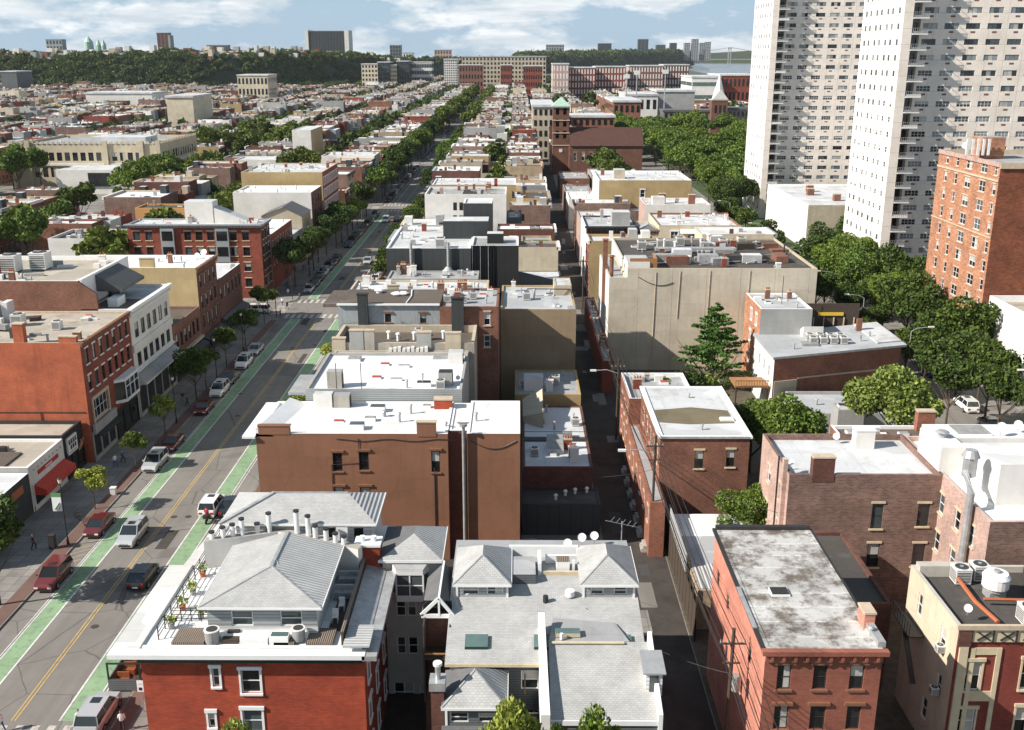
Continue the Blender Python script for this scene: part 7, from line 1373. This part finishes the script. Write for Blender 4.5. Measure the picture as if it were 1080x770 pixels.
# =========================================================== cars
def car_proto(kind_):
    P_ = {'sedan': (4.7, .92, .95, 1.43, [(-2.35, .62), (-2.25, .86), (-1.35, .98), (1.15, .92), (2.1, .78), (2.35, .6)], (-1.55, -.75, .55, 1.35)),
          'suv': (4.75, .96, 1.05, 1.72, [(-2.37, .7), (-2.3, 1.02), (-1.5, 1.08), (1.15, 1.05), (2.15, .9), (2.37, .62)], (-2.2, -1.95, .45, 1.25)),
          'hatch': (4.3, .9, .98, 1.5, [(-2.15, .65), (-2.05, .95), (-1.3, 1.0), (1.05, .96), (1.95, .8), (2.15, .6)], (-1.95, -1.3, .5, 1.25))}[kind_]
    L, hw, belt, top, prof, gh = P_
    r = thing('parked_car', (0, 0, 0), 'x', 'car')
    m = MB(); secs = []
    for y, zt in prof:
        k = 1-.16*(abs(y)/(L/2))**6; w = hw*k
        secs.append([(-w*.9, y, .24), (-w, y, .42), (-w, y, zt-.16), (-w*.9, y, zt), (w*.9, y, zt), (w, y, zt-.16), (w, y, .42), (w*.9, y, .24)])
    for a, b in zip(secs, secs[1:]):
        for i in range(8): m.face([a[i], a[(i+1) % 8], b[(i+1) % 8], b[i]], 'car_red')
    m.face(secs[0][::-1], 'car_red'); m.face(secs[-1], 'car_red')
    y0, y1, y2, y3 = gh; rw = hw*.74; bw = hw*.9; zb = belt-.03
    m.face([(-rw, y1, top-.03), (rw, y1, top-.03), (rw, y2, top), (-rw, y2, top)], 'car_red'); m.box(-rw+.02, rw-.02, y1+.05, y2-.05, top-.04, top+.02, 'car_red')
    for s in (-1, 1):
        for (a, b) in ((y0, y1), (y3, y2)): m.beam((s*bw, a, zb), (s*rw, b, top), .07, .06, 'car_red')
        m.beam((s*(bw-.01), (y0+y3)/2-.1, zb), (s*rw, (y1+y2)/2-.1, top), .07, .05, 'car_red'); m.beam((s*rw, y1, top-.01), (s*rw, y2, top-.0), .07, .06, 'car_red')
    m.box(-hw*1.16, -hw*.98, y3-.35, y3-.2, belt, belt+.14, 'car_red').box(hw*.98, hw*1.16, y3-.35, y3-.2, belt, belt+.14, 'car_red')
    for s in (-1, 1):
        for yy in (-.75, .25, 1.1): m.box(s*(hw+.001), s*(hw+.006), yy-.012, yy+.012, .42, belt-.12, 'rubber')
        m.box(s*(hw+.001), s*(hw+.02), -L*.38, L*.38, .26, .36, 'rubber')
    m.box(-hw*.6, hw*.6, L/2-.02, L/2+.01, .3, .5, 'rubber').box(-hw*.55, hw*.55, -L/2-.005, -L/2+.03, .28, .4, 'rubber')
    inst('body', m.mesh('body'), None, (0, 0, 0)).parent = r
    g = MB(); A = [(-bw, y0, zb), (bw, y0, zb), (bw, y3, zb), (-bw, y3, zb)]; B = [(-rw, y1, top-.035), (rw, y1, top-.035), (rw, y2, top-.02), (-rw, y2, top-.02)]
    for i in range(4): g.face([A[i], A[(i+1) % 4], B[(i+1) % 4], B[i]], 'car_glass')
    if kind_ == 'suv': g.box(-rw*.5, rw*.5, y2-.9, y2-.2, top+.021, top+.03, 'car_glass')
    inst('windows', g.mesh('windows'), None, (0, 0, 0)).parent = r
    wh = MB(); n = 14; 
    for i in range(n):
        a, b = 2*math.pi*i/n, 2*math.pi*(i+1)/n; R1, x0, x1 = .33, -.11, .11
        wh.face([(x0, R1*math.cos(a), R1*math.sin(a)), (x1, R1*math.cos(a), R1*math.sin(a)), (x1, R1*math.cos(b), R1*math.sin(b)), (x0, R1*math.cos(b), R1*math.sin(b))], 'rubber')
    for x in (-.11, .11): wh.face([(x, R1*math.cos(2*math.pi*i/n), R1*math.sin(2*math.pi*i/n)) for i in range(n)], 'rubber')
    wm = wh.mesh('wheel'); rm = MB()
    for x in (-.115, .115): rm.face([(x, .2*math.cos(2*math.pi*i/n), .2*math.sin(2*math.pi*i/n)) for i in range(n)], 'alloy')
    rm = MB(); rm.f = [tuple(range(n))]; rm.v = [(.115, .2*math.cos(2*math.pi*i/n), .2*math.sin(2*math.pi*i/n)) for i in range(n)]; rm.m = [0]; rm.mi('alloy'); rm2 = MB(); rm2.mi('alloy'); rm2.f = rm.f; rm2.m = [0]; rm2.v = [(-a, b, c) for a, b, c in rm.v]; rm = {1: rm.mesh('rim'), -1: rm2.mesh('rim')}
    for s in (-1, 1):
        for y in (-L*.3, L*.31): o = inst('wheel', wm, None, (s*(hw-.09), y, .33)); o.parent = r; c = inst('rim', rm[s], None, (0, 0, 0)); c.parent = o
    hm, tm = MB().box(-.17, .17, -.04, .04, -.07, .07, 'lamp_glass').mesh('headlight'), MB().box(-.16, .16, -.04, .04, -.09, .09, 'tail_red').mesh('taillight')
    for s in (-1, 1): inst('headlight', hm, None, (s*hw*.62, L/2-.01, .56)).parent = r; inst('taillight', tm, None, (s*hw*.62, -L/2+.01, .72)).parent = r
    inst('number_plate', MB().box(-.25, .25, -.02, .02, -.06, .06, 'white_paint').mesh('number_plate'), None, (0, -L/2-.02, .5)).parent = r
    return r
CP = {k: car_proto(k) for k in ('sedan', 'suv', 'hatch')}; CU = set(); CM = {}
def car(k, col, x, y, rz, label, name='parked_car', group=None):
    p = CP[k]; o = p if k not in CU else copy_tree(p); CU.add(k)
    o.location = (x, y, .01); o.rotation_euler = (0, 0, rz); o.scale = (1.1, 1.08, 1.06); o.name = name; o['label'] = label
    if group: o['group'] = group
    elif 'group' in o: del o['group']
    for c in o.children:
        if c.name.startswith('body'):
            if (k, col) not in CM: me = c.data.copy(); me.materials[0] = MATS['car_'+col]; CM[(k, col)] = me
            c.data = CM[(k, col)]
    return o
PI = math.pi
def cpx(px, py): return P(px, py, 0.6)
x, y = cpx(140, 563); car('suv', 'silver', x, y, PI, 'silver suv driving towards camera in the left lane', 'moving_car')
x, y = cpx(151, 607); car('hatch', 'black', x, y, 0, 'black hatchback driving away in the right lane', 'moving_car')
x, y = cpx(221, 533); car('suv', 'white', -34.9, y, 0, 'white suv stopped on the right green bike lane', 'moving_car')
car('sedan', 'maroon', -45.9, cpx(106, 553)[1], PI, 'maroon car parked at left kerb by the lamp post')
car('suv', 'red', -45.9, cpx(56, 607)[1], PI, 'dark red car with glass roof parked at left kerb, nearest one')
car('suv', 'silver', -45.9, cpx(162, 487)[1], PI, 'silver car parked beyond the hatched box at left')
car('sedan', 'red', -45.9, cpx(181, 466)[1], PI, 'dark red car parked behind the silver one, under the tree')
car('sedan', 'red', -45.9, cpx(217, 429)[1], PI, 'bright red car parked in shade beside crossing pedestrians'); car('suv', 'white', -45.9, cpx(232, 411)[1], PI, 'white suv parked in shade at left kerb'); car('sedan', 'grey', -45.9, cpx(243, 398)[1], PI, 'grey car parked behind the white suv in shade'); car('suv', 'white', -45.9, cpx(256, 382)[1], PI, 'white pickup-like suv farthest in shaded row'); car('sedan', 'silver', -45.9, cpx(268, 368)[1], PI, 'silver-blue car parked last before the crossing at left')
car('sedan', 'black', -32.7, cpx(250, 533)[1], 0, 'black car parked at the right kerb behind the white roof')
x, y = P(103, 752, .6); car('suv', 'silver', -32.8, y, 0, 'pale silver car with panoramic glass roof at the bottom edge')
car('sedan', 'silver', *cpx(388, 275), PI, 'silver car driving towards camera just beyond the crossing', 'moving_car'); car('suv', 'white', *cpx(407, 232), PI, 'white van-like car driving beyond the first block', 'moving_car'); car('sedan', 'black', *cpx(419, 231), 0, 'black car driving away beside the white one in the distance', 'moving_car')
cols = ['grey', 'silver', 'white', 'black', 'blue', 'red', 'grey', 'tan', 'silver', 'black']; q = random.Random(4)
for j in (1, 2, 3, 4):
    for sd, X, rz in (('left', -45.9, PI), ('right', -32.7, 0)):
        y = XS[j]+16; i = 0
        while y < XS[j]+(128 if j < 3 else 90):
            if q.random() < .93:
                cl = q.choice(cols); car(q.choice(['sedan', 'suv', 'hatch']), cl, X+q.uniform(-.1, .1), y, rz, '%s car, %s at the %s kerb, avenue block %s' % (cl, ORD[i], sd, ORD[j-1]), group='cars parked along the avenue'); i += 1
            y += q.uniform(5.6, 6.6)
for i, (px, py, k, c, l) in enumerate([(1021, 427, 'suv', 'white', 'white car parked in the right-hand street by the bright tree'), (1047, 447, 'sedan', 'black', 'black car parked in the right-hand street behind white one'), (985, 392, 'sedan', 'grey', 'grey car under the street trees at right')]): X, Y_ = cpx(px, py); car(k, c, X-.3, Y_, 0, l)
for i in range(9): car(q.choice(['sedan', 'suv']), q.choice(cols), 60.6, 170+i*7, 0, 'car parked below the towers, %s from near end' % ORD[i], group='cars below the towers')
car('sedan', 'silver', 1.4, 96.5, PI/2*.1, 'pale car in the shaded parking lot by brown wall'); pass
for i, px in enumerate((262, 272)): X, Y_ = P(px, 327, .6); car('suv', 'white', X, Y_, PI/2, 'white car in the side street, %s one' % ('left', 'right')[i])
# =========================================================== people
def person(x, y, label, top, leg, rz=0, z=.15, stride=.18, name='person'):
    nm = PMESH[stride].copy(); nm.materials.clear(); o = bpy.data.objects.new(name, nm); C.objects.link(o)
    for mt in (top, leg, 'skin', 'hair'): nm.materials.append(MATS[mt])
    for p in nm.polygons: c = p.center; p.material_index = 3 if (c.z > 1.74 or (c.z > 1.6 and c.y < -.03)) else 2 if c.z > 1.47 or (abs(c.x) > .2 and c.z < 1.12) else 0 if c.z > .93 else 1; p.use_smooth = True
    o.location = (x, y, z); o.rotation_euler = (0, 0, rz); tag(o, label, 'person'); return o
X, Y_ = P(36, 580, .1); person(X, Y_, 'person in dark clothes walking on the left pavement', 'cloth_dark', 'cloth_dark', -1.2)
X, Y_ = P(129, 765, .6); person(X, Y_, 'person in white shirt and black trousers at the bottom edge', 'cloth_white', 'cloth_dark', .4)
X, Y_ = P(1, 765, .6); person(X, Y_, 'person in pale top in the bottom left corner', 'cloth_white', 'cloth_blue', 1.4, z=.02)
X, Y_ = P(84, 762, .6); person(X, Y_, 'person in pale clothes at the front of silver car', 'cloth_white', 'cloth_dark', .4, z=.02)
X, Y_ = P(198, 429, .1); person(X, Y_, 'person in dark jacket in the shade near the red car', 'cloth_dark', 'cloth_dark', 2)
for i, (px, py, a, b) in enumerate([(298, 322, 'cloth_white', 'cloth_blue'), (303, 326, 'cloth_dark', 'cloth_dark'), (296, 334, 'cloth_grey', 'cloth_dark'), (304, 312, 'cloth_white', 'cloth_grey'), (322, 305, 'cloth_red', 'cloth_dark'), (316, 317, 'cloth_dark', 'cloth_blue')]):
    X, Y_ = P(px, py, .1); person(X, Y_, 'pedestrian at the crossing, %s top, %s of the corner group' % (a[6:], ORD[i]), a, b, i*1.1, z=.03)
# motor scooter rider with a red jacket
sc_ = thing('motor_scooter', (-34.6, cpx(241, 545)[1], 0), 'dark scooter with luggage box beside the white suv', 'scooter')
x, y, _ = sc_.location; MB().tube([(x, y-.7, .3), (x, y-.2, .45), (x, y+.3, .4), (x, y+.65, .95)], .14, 'black_metal', 8).box(x-.22, x+.22, y-.95, y-.55, .75, 1.15, 'dark_trim').tube([(x-.35, y+.6, 1.05), (x+.35, y+.6, 1.05)], .03, 'black_metal', 5).box(x-.15, x+.15, y-.5, y+.1, .6, .8, 'black_metal').build('body', sc_)
for yy_ in (-.65, .75):
    m = MB(); m.tube([(x-.06, y+yy_, .27), (x+.06, y+yy_, .27)], .27, 'rubber', 14); m.build('wheel', sc_)
ri = person(x-.02, y-.15, 'scooter rider in bright red jacket and pale trousers', 'cloth_red', 'cloth_grey', 0, z=.1, stride=.1)
# bicycle parked on the left pavement
def bike(x, y, label, rz):
    t = thing('bicycle', (0, 0, 0), label, 'bicycle')
    for yy in (-.52, .52):
        ring = [(0, yy+.33*math.cos(a*math.pi/8), .34+.33*math.sin(a*math.pi/8)) for a in range(17)]; MB().tube(ring, .025, 'rubber', 5).build('wheel', t)
    MB().tube([(0, -.52, .34), (0, -.1, .3), (0, .4, .85), (0, -.2, .85), (0, -.52, .34)], .025, 'black_metal', 5).tube([(0, -.1, .3), (0, -.22, .95)], .025, 'black_metal', 5).tube([(0, .52, .34), (0, .38, 1.0)], .025, 'black_metal', 5).build('frame', t)
    MB().box(-.07, .07, -.36, -.1, .95, 1.0, 'dark_trim').build('saddle', t); MB().tube([(-.28, .34, 1.02), (.28, .34, 1.02)], .02, 'black_metal', 5).build('handlebar', t)
    t.location = (x, y, .15); t.rotation_euler = (0, 0, rz)
X, Y_ = P(85, 548, .4); bike(X, Y_, 'parked bicycle leaning by the maroon car', .8); bike(X-.5, Y_+.6, 'second parked bicycle just behind the first one', .9)
# =========================================================== street furniture
def lamp(x, y, label, h=6.5, banner=False):
    t = thing('street_lamp', (x, y, .14), label, 'street lamp', None if banner else 'black avenue lamps')
    MB().cyl(x, y, .14, .9, .16, 'black_metal', 10, .1).cyl(x, y, .9, h, .075, 'black_metal', 8, .05).build('pole', t); MB().cyl(x, y, h, h+.45, .14, 'lamp_glass', 12, .22).cyl(x, y, h+.451, h+.6, .26, 'black_metal', 12, .05).build('lantern', t)
    if banner: MB().box(x-1.1, x-.12, y-.02, y+.02, h-3.2, h-1.2, 'sign_white').box(x-1.12, x-.1, y-.024, y+.024, h-1.6, h-1.15, 'banner_green').beam((x-.9, y-.03, h-3.0), (x-.3, y-.03, h-2.2), .3, .02, 'banner_green').beam((x-.45, y-.035, h-3.1), (x-.25, y-.035, h-2.6), .2, .02, 'banner_green').build('banner', t)
X, Y_ = P(72, 574, .15); lamp(X, Y_, 'black avenue lamp post with white and green banner', 7.2, True)
for i, (px, py) in enumerate([(189, 446), (236, 400), (262, 370), (120, 700)]):
    X, Y_ = P(px, min(py, 700), .15)
    if i < 3: lamp(-48.2, Y_, 'black avenue lamp in shade, %s before the crossing' % ORD[i], 6.5)
def traffic_light(x, y, label, rz=0, h=5.2):
    t = thing('traffic_light', (x, y, .14), label, 'traffic light'); MB().cyl(x, y, .14, h, .08, 'black_metal', 8).build('pole', t)
    MB().box(x-.18, x+.18, y-.18, y+.18, h-1.1, h, 'black_metal').build('signal_head', t)
    for k, c in enumerate(('tail_red', 'dark_trim', 'dark_trim')): MB().box(x-.1, x+.1, y-.2, y-.181, h-.32-k*.33, h-.12-k*.33, c).build('lens', t)
for i, (x, y) in enumerate([(-47.9, 197.5), (-50, 199.5), (-30.3, 213), (-48, 213)]): traffic_light(x, y, 'black traffic light, %s at the first crossing' % ['near left corner', 'near left pavement side', 'far right corner', 'far left corner'][i])
def cobra(x, y, label, dx, h=9, dy=0, col='galvanised', grp=None):
    t = thing('street_lamp', (x, y, .14), label, 'street lamp', grp); MB().cyl(x, y, .14, h, .1, col, 8, .07).tube([(x, y, h), (x+dx*.3, y+dy*.3, h+.5), (x+dx, y+dy, h+.7)], .06, col, 6).build('pole', t); MB().box(x+dx-.5, x+dx+.35, y+dy-.16, y+dy+.16, h+.6, h+.78, 'ac_white').build('lamp_head', t)
for px, py, h, dx, l in ((946, 333, 9.5, -3, 'pale curved street lamp in front of dark trees'), (856, 345, 9.5, 3, 'pale curved street lamp right of the tan wall')): pass
for i, (x, y, dx) in enumerate([(59.6, 150, 3.0), (60.5, 192, -3.2), (59.6, 172, -3), (60, 215, -3), (60, 250, -3), (68.8, 128, -3), (60, 290, -3)]): cobra(x, y, 'tall pale street lamp with curved arm on the right-hand street, %s' % ORD[i], dx, 10, grp='lamps of right-hand street')
def pole(x, y, h, label, arm=0, hz=0):
    t = thing('utility_pole', (x, y, 0), label, 'utility pole'); MB().tube([(x, y, 0), (x+.05, y, h)], .17, 'wood_pole', 8, .12).build('pole', t); MB().beam((x-.9, y-.1, h-1.1), (x+.9, y-.1, h-1.1), .1, .12, 'wood_pole').beam((x-.6, y-.1, h-2.6), (x+.6, y-.1, h-2.6), .1, .1, 'wood_pole').build('crossarm', t)
    for k in (-.8, -.3, .3, .8): MB().cyl(x+k, y-.1, h-1.03, h-.8, .06, 'ac_grey', 6).build('insulator', t)
    if arm: MB().tube([(x, y, h-2), (x-1.5, y, h-1.5), (x-3, y, h-1.6)], .06, 'galvanised', 6).box(x-3.7, x-2.9, y-.17, y+.17, h-1.7, h-1.5, 'ac_white').build('lamp_arm', t)
    if hz: MB().cyl(x+.35, y-.3, h-4.6, h-3.4, .27, 'ac_grey', 12).build('transformer', t)
    return (x, y, h)
a_ = PY(776, 640, 63); pz = PY(776, 641, 59.0); p1 = pole(14.6, 61.0, 13.0, 'dark wooden utility pole before the salmon wall', 0, 1)
p2 = pole(13.9, 96.5, 13.4, 'dark wooden utility pole with lamp beside patched-roof building', 1); p3 = pole(13.4, 130, 11.5, 'dark wooden utility pole with lamp far up the alley', 1); p4 = pole(13.4, 205, 11, 'thin utility pole at the first cross street of the alley', 0)
def wire(a, b, sag, label, r=.022, tilt=0):
    pts = [(a[0]+(b[0]-a[0])*t, a[1]+(b[1]-a[1])*t, a[2]+(b[2]-a[2])*t-sag*4*t*(1-t)) for t in [i/12 for i in range(13)]]; tag(MB().tube(pts, r, 'black_metal', 4).build('overhead_wire'), label, 'wire', 'alley overhead wires')
for i, (u, dz) in enumerate([(-.8, -.8), (-.3, -.8), (.3, -.8), (.8, -.8), (.5, -2.5), (-.5, -2.5), (0, -3.4)]):
    for (a, b, nm) in ((p1, p2, 'nearest'), (p2, p3, 'middle'), (p3, p4, 'farthest')): wire((a[0]+u, a[1]-.1, a[2]+dz), (b[0]+u, b[1]-.1, b[2]+dz), .9, 'overhead wire in the %s alley span, %s of seven' % (nm, ORD[i]), .03 if dz > -3 else .06)
    wire((p1[0]+u, p1[1]-.1, p1[2]+dz), (p1[0]+u+.6, 40, p1[2]+dz-1), .5, 'overhead wire leaving the near pole, %s of seven' % ORD[i], .03)
wire((13.8, 96.4, 10), (28, 88, 8), .5, 'slanting service wire to the brown brick building'); wire((14.6, 61, 9.5), (5, 66, 11.6), .7, 'slanting service wire to shingled house over the alley'); wire((13.9, 96.4, 9.8), (4, 104, 6), .6, 'slanting service wire over the alley to low terrace')
t = thing('dining_shed', (-32, 74, 0), 'dark green kerbside dining shed with orange seats inside', 'shed')
X0, X1_, Y0, Y1_ = -33.4, -30.7, 72.4, 79
MB().box(X0, X1_, Y0, Y0+.1, .15, 1.2, 'siding_slate').box(X0, X0+.1, Y0+.1, Y1_, .15, 1.2, 'siding_slate').box(X0, X1_, Y0+.1, Y1_, .14, .25, 'wood_dark').build('low_wall', t)
for a_, b_ in ((X0, Y0), (X1_-.1, Y0), (X0, Y1_-.1), (X1_-.1, Y1_-.1)): MB().box(a_, a_+.12, b_, b_+.12, 1.2, 2.7, 'green_trim').build('post', t)
MB().box(X0-.1, X1_+.1, Y0+2.6, Y1_, 2.7, 2.8, 'roof_grey').box(X0, X1_, Y0-.02, Y0+.08, 2.6, 2.72, 'green_trim').build('roof', t)
for i in range(3):
    c = thing('bench', (X0+.4, Y0+.6+i*1.5, .25), 'orange seat in the dining shed, %s from the front' % ORD[i], 'bench', 'orange dining seats'); MB().box(X0+.4, X0+1.4, Y0+.5+i*1.5, Y0+.95+i*1.5, .25, .75, 'orange_seat').build('seat', c); MB().box(X0+.4, X0+1.4, Y0+.96+i*1.5, Y0+1.1+i*1.5, .25, 1.25, 'orange_seat').build('backrest', c)
t = thing('parking_sign', (-29.6, 69.6, .14), 'white parking sign on pole at bottom edge', 'sign'); MB().cyl(-29.6, 69.65, .14, 3.0, .04, 'galvanised', 6).build('pole', t); MB().box(-29.85, -29.35, 69.56, 69.6, 2.0, 3.0, 'sign_white').box(-29.72, -29.48, 69.54, 69.558, 2.15, 2.4, 'sign_black').box(-29.75, -29.45, 69.54, 69.558, 2.7, 2.75, 'copper_green').build('sign_panel', t)
for i, (px, py, h, c, l) in enumerate([(56, 578, 1.5, 'dark_trim', 'black litter bin on the left pavement by lamp post'), (120, 521, .8, 'ac_white', 'small pale bollard post on the left pavement'), (663, 472, 1.4, 'awning_blue', 'blue wheelie bin standing along the alley')]):
    X, Y_ = P(px, py, .15); tag(MB().prism([(X-.3, Y_-.3), (X+.3, Y_-.3), (X+.3, Y_+.3), (X-.3, Y_+.3)], .14, .14+h, c).box(X-.35, X+.35, Y_-.35, Y_+.35, .141+h, .22+h, 'dark_trim' if i != 1 else 'ac_white').build('litter_bin'), l, 'bin')
for i, px in enumerate((700, 745)): pass
for i, (px, yt) in enumerate([(672, 78), (702, 77), (661, 82)]):
    X, z = PY(px, yt, 720); t = thing('floodlight_mast', (X, 720, 0), 'tall thin floodlight mast above the far trees, %s' % ORD[i], 'mast', 'floodlight masts'); MB().cyl(X, 720, 0, z, .5, 'galvanised', 6, .3).build('pole', t); MB().box(X-2, X+2, 719.6, 720.4, z-.5, z+2.2, 'ac_white').build('lamp_rack', t)
for i in range(7):   # stoops along the alley
    y = 97+i*3.4; tag(MB().box(13.0, 13.58, y, y+1.5, .14, .55, 'concrete_old').box(13.2, 13.58, y, y+1.5, .551, .9, 'concrete_old').build('stoop'), 'concrete door stoop along the alley houses, %s' % ORD[i], 'stoop', 'alley stoops')
q = random.Random(55)
m = MB()
for i in range(26): m.cyl(q.uniform(-43, -36), q.uniform(68, 420), .014, .020, .36, 'wood_dark', 14)
tag(m.build('manhole_covers'), kind='structure')
m = MB()
for i in range(22):
    x, y = q.uniform(-42.4, -36.4), q.uniform(88, 330); w_, d_ = q.uniform(.5, 1.4), q.uniform(1, 6); m.face([(x, y, .006+i*.0001), (x+w_, y, .006+i*.0001), (x+w_, y+d_, .006+i*.0001), (x, y+d_, .006+i*.0001)], q.choice(['asphalt_alley', 'asphalt']))
for i in range(30):
    x, y = q.uniform(9.6, 13), q.uniform(60, 300); w_, d_ = q.uniform(.5, 1.8), q.uniform(1, 6); m.face([(x, y, .156+i*.0001), (x+w_, y, .156+i*.0001), (x+w_, y+d_, .156+i*.0001), (x, y+d_, .156+i*.0001)], q.choice(['asphalt', 'asphalt_far', 'pavement']))
tag(m.build('road_patches'), kind='structure')
TOPS = ['cloth_dark', 'cloth_white', 'cloth_grey', 'cloth_blue', 'cloth_red']
for i in range(30):
    side = q.random() < .75; yy = q.uniform(96, 340); x = q.uniform(-53, -49.5) if side else q.uniform(-30.5, -28)
    a_, b_ = q.choice(TOPS), q.choice(['cloth_dark', 'cloth_blue', 'cloth_grey']); person(x, yy, 'pedestrian on the %s pavement in %s top and %s trousers' % ('left' if side else 'right', a_[6:], b_[6:]), a_, b_, q.uniform(0, 6.28))['group'] = 'pedestrians along the avenue'
def wallthing(par, nm, mb): return mb.build(nm, par)
Y = 95.3; cab = MB()
cab.tube([(-18+i*.9, Y-.05, 13.45-.25*math.sin(i*.55)**2) for i in range(14)], .035, 'black_metal', 4); wallthing(c_root, 'cable', cab)
wallthing(c_root, 'cable', MB().tube([(-15.8, Y-.06, 13.5), (-15.8, Y-.06, 10.9), (-18.6, Y-.06, 10.7), (-18.6, Y-.06, 5)], .04, 'dark_trim', 4)); wallthing(c_root, 'cable', MB().tube([(-8.3, Y-.06, 10.4), (-8.3, Y-.06, 1)], .05, 'dark_trim', 4))
wallthing(c2_root, 'cable', MB().tube([(-4.6+i*.45, Y-.26, 13.4-.9*math.sin(i*3.14159/10)) for i in range(11)], .035, 'black_metal', 4))
for x, z0_, z1_ in ((22.1, 2, 16.6), (26, 9, 16.8), (30.8, 3, 16.9), (37.2, 10, 16.9)): wallthing(w_root, 'cable', MB().tube([(x, 161.93, z0_), (x+.2, 161.93, z1_)], .05, 'stone_trim', 4))
wallthing(w_root, 'cable', MB().tube([(19.5+i*.8, 161.93, 15.8-1.4*math.sin(i*3.14159/9)) for i in range(8)], .05, 'dark_trim', 4))
wallthing(la_root, 'cable', MB().tube([(-86, 121.33, 7.0), (-54.4, 121.33, 7.0)], .06, 'dark_trim', 4)); wallthing(la_root, 'cable', MB().tube([(-72, 121.33, 7.0), (-72, 121.33, 15.2)], .05, 'dark_trim', 4)); wallthing(la_root, 'cable', MB().tube([(-60, 121.33, 5.6), (-60, 121.33, 7.0)], .05, 'dark_trim', 4))
# =========================================================== sky, sun, air
wd = bpy.data.worlds.new('World'); sc.world = wd; wd.use_nodes = True; t = wd.node_tree; t.nodes.clear()
SUN = Vector((-1, -.35, .77)).normalized(); EL = math.asin(SUN.z); AZ = math.atan2(SUN.x, SUN.y)
out = t.nodes.new('ShaderNodeOutputWorld'); bg = t.nodes.new('ShaderNodeBackground'); sk = t.nodes.new('ShaderNodeTexSky')
sk.sky_type = 'NISHITA'; sk.sun_disc = False; sk.sun_elevation = EL; sk.sun_rotation = AZ % (2*math.pi); sk.air_density = 1.0; sk.dust_density = .3; sk.ozone_density = 3.0; sk.air_density = 1.6
tc = t.nodes.new('ShaderNodeTexCoord'); mp = t.nodes.new('ShaderNodeMapping'); mp.inputs['Scale'].default_value = (5.2, 5.2, 14); mp.inputs['Location'].default_value = (.3, .1, .35); t.links.new(tc.outputs['Generated'], mp.inputs[0])
nz = noise(t, mp.outputs[0], 2.6, 9, .58); cl = ramp(t, nz, .44, .56)
mp2 = t.nodes.new('ShaderNodeMapping'); mp2.inputs['Scale'].default_value = (5, 5, 40); mp2.inputs['Location'].default_value = (1.3, 2.1, -.2); t.links.new(tc.outputs['Generated'], mp2.inputs[0])
shd = ramp(t, noise(t, mp2.outputs[0], 2.4, 8, .6), .38, .66, (9.0, 10.0, 10.8, 1), (14.5, 14.7, 14.8, 1))
sx = t.nodes.new('ShaderNodeSeparateXYZ'); t.links.new(tc.outputs['Generated'], sx.inputs[0])
low = ramp(t, sx.outputs[2], .06, .30, (1, 1, 1, 1), (.22, .22, .22, 1))
cf = t.nodes.new('ShaderNodeMath'); cf.operation = 'MULTIPLY'; t.links.new(mulf(t, cl, CLOUD), cf.inputs[0]); t.links.new(low, cf.inputs[1])
c0 = mix(t, mulf(t, low, .9), sk.outputs[0], (5.9, 8.2, 10.4))
c = mix(t, cf.outputs[0], c0, shd)
t.links.new(c, bg.inputs[0]); bg.inputs[1].default_value = SKY; t.links.new(bg.outputs[0], out.inputs[0])
sl_ = bpy.data.objects.new('sun', bpy.data.lights.new('sun', 'SUN')); C.objects.link(sl_); sl_.data.energy = SUNE; sl_.data.angle = rad(.53); sl_.data.color = (1, .93, .84); sl_.rotation_euler = (-SUN).to_track_quat('-Z', 'Y').to_euler()
if HAZE > 0:
    hb = MB().box(-2600, 2600, -350, 7200, -1.5, 112, 'void'); ho_ = hb.build('haze'); tag(ho_, kind='stuff')
    m = bpy.data.materials.new('haze'); m.use_nodes = True; tt = m.node_tree; tt.nodes.clear(); oo = tt.nodes.new('ShaderNodeOutputMaterial'); vv = tt.nodes.new('ShaderNodeVolumePrincipled')
    vv.inputs['Color'].default_value = (.80, .88, .97, 1); vv.inputs['Density'].default_value = HAZE; vv.inputs['Anisotropy'].default_value = .2; tt.links.new(vv.outputs[0], oo.inputs['Volume']); ho_.data.materials.clear(); ho_.data.materials.append(m)
sc.render.engine = 'CYCLES'; sc.view_settings.view_transform = 'Standard'; sc.view_settings.look = 'None'; sc.view_settings.exposure = EXPO; sc.view_settings.gamma = 1
sc.cycles.max_bounces = 5; sc.cycles.diffuse_bounces = 3; sc.cycles.glossy_bounces = 2; sc.cycles.transmission_bounces = 2; sc.cycles.volume_bounces = 0; sc.cycles.use_denoising = True
for k, p in list(PROT.items()):
    if k not in USED:
        for c_ in list(p.children): bpy.data.objects.remove(c_)
        bpy.data.objects.remove(p)
print('objects', len(bpy.data.objects))
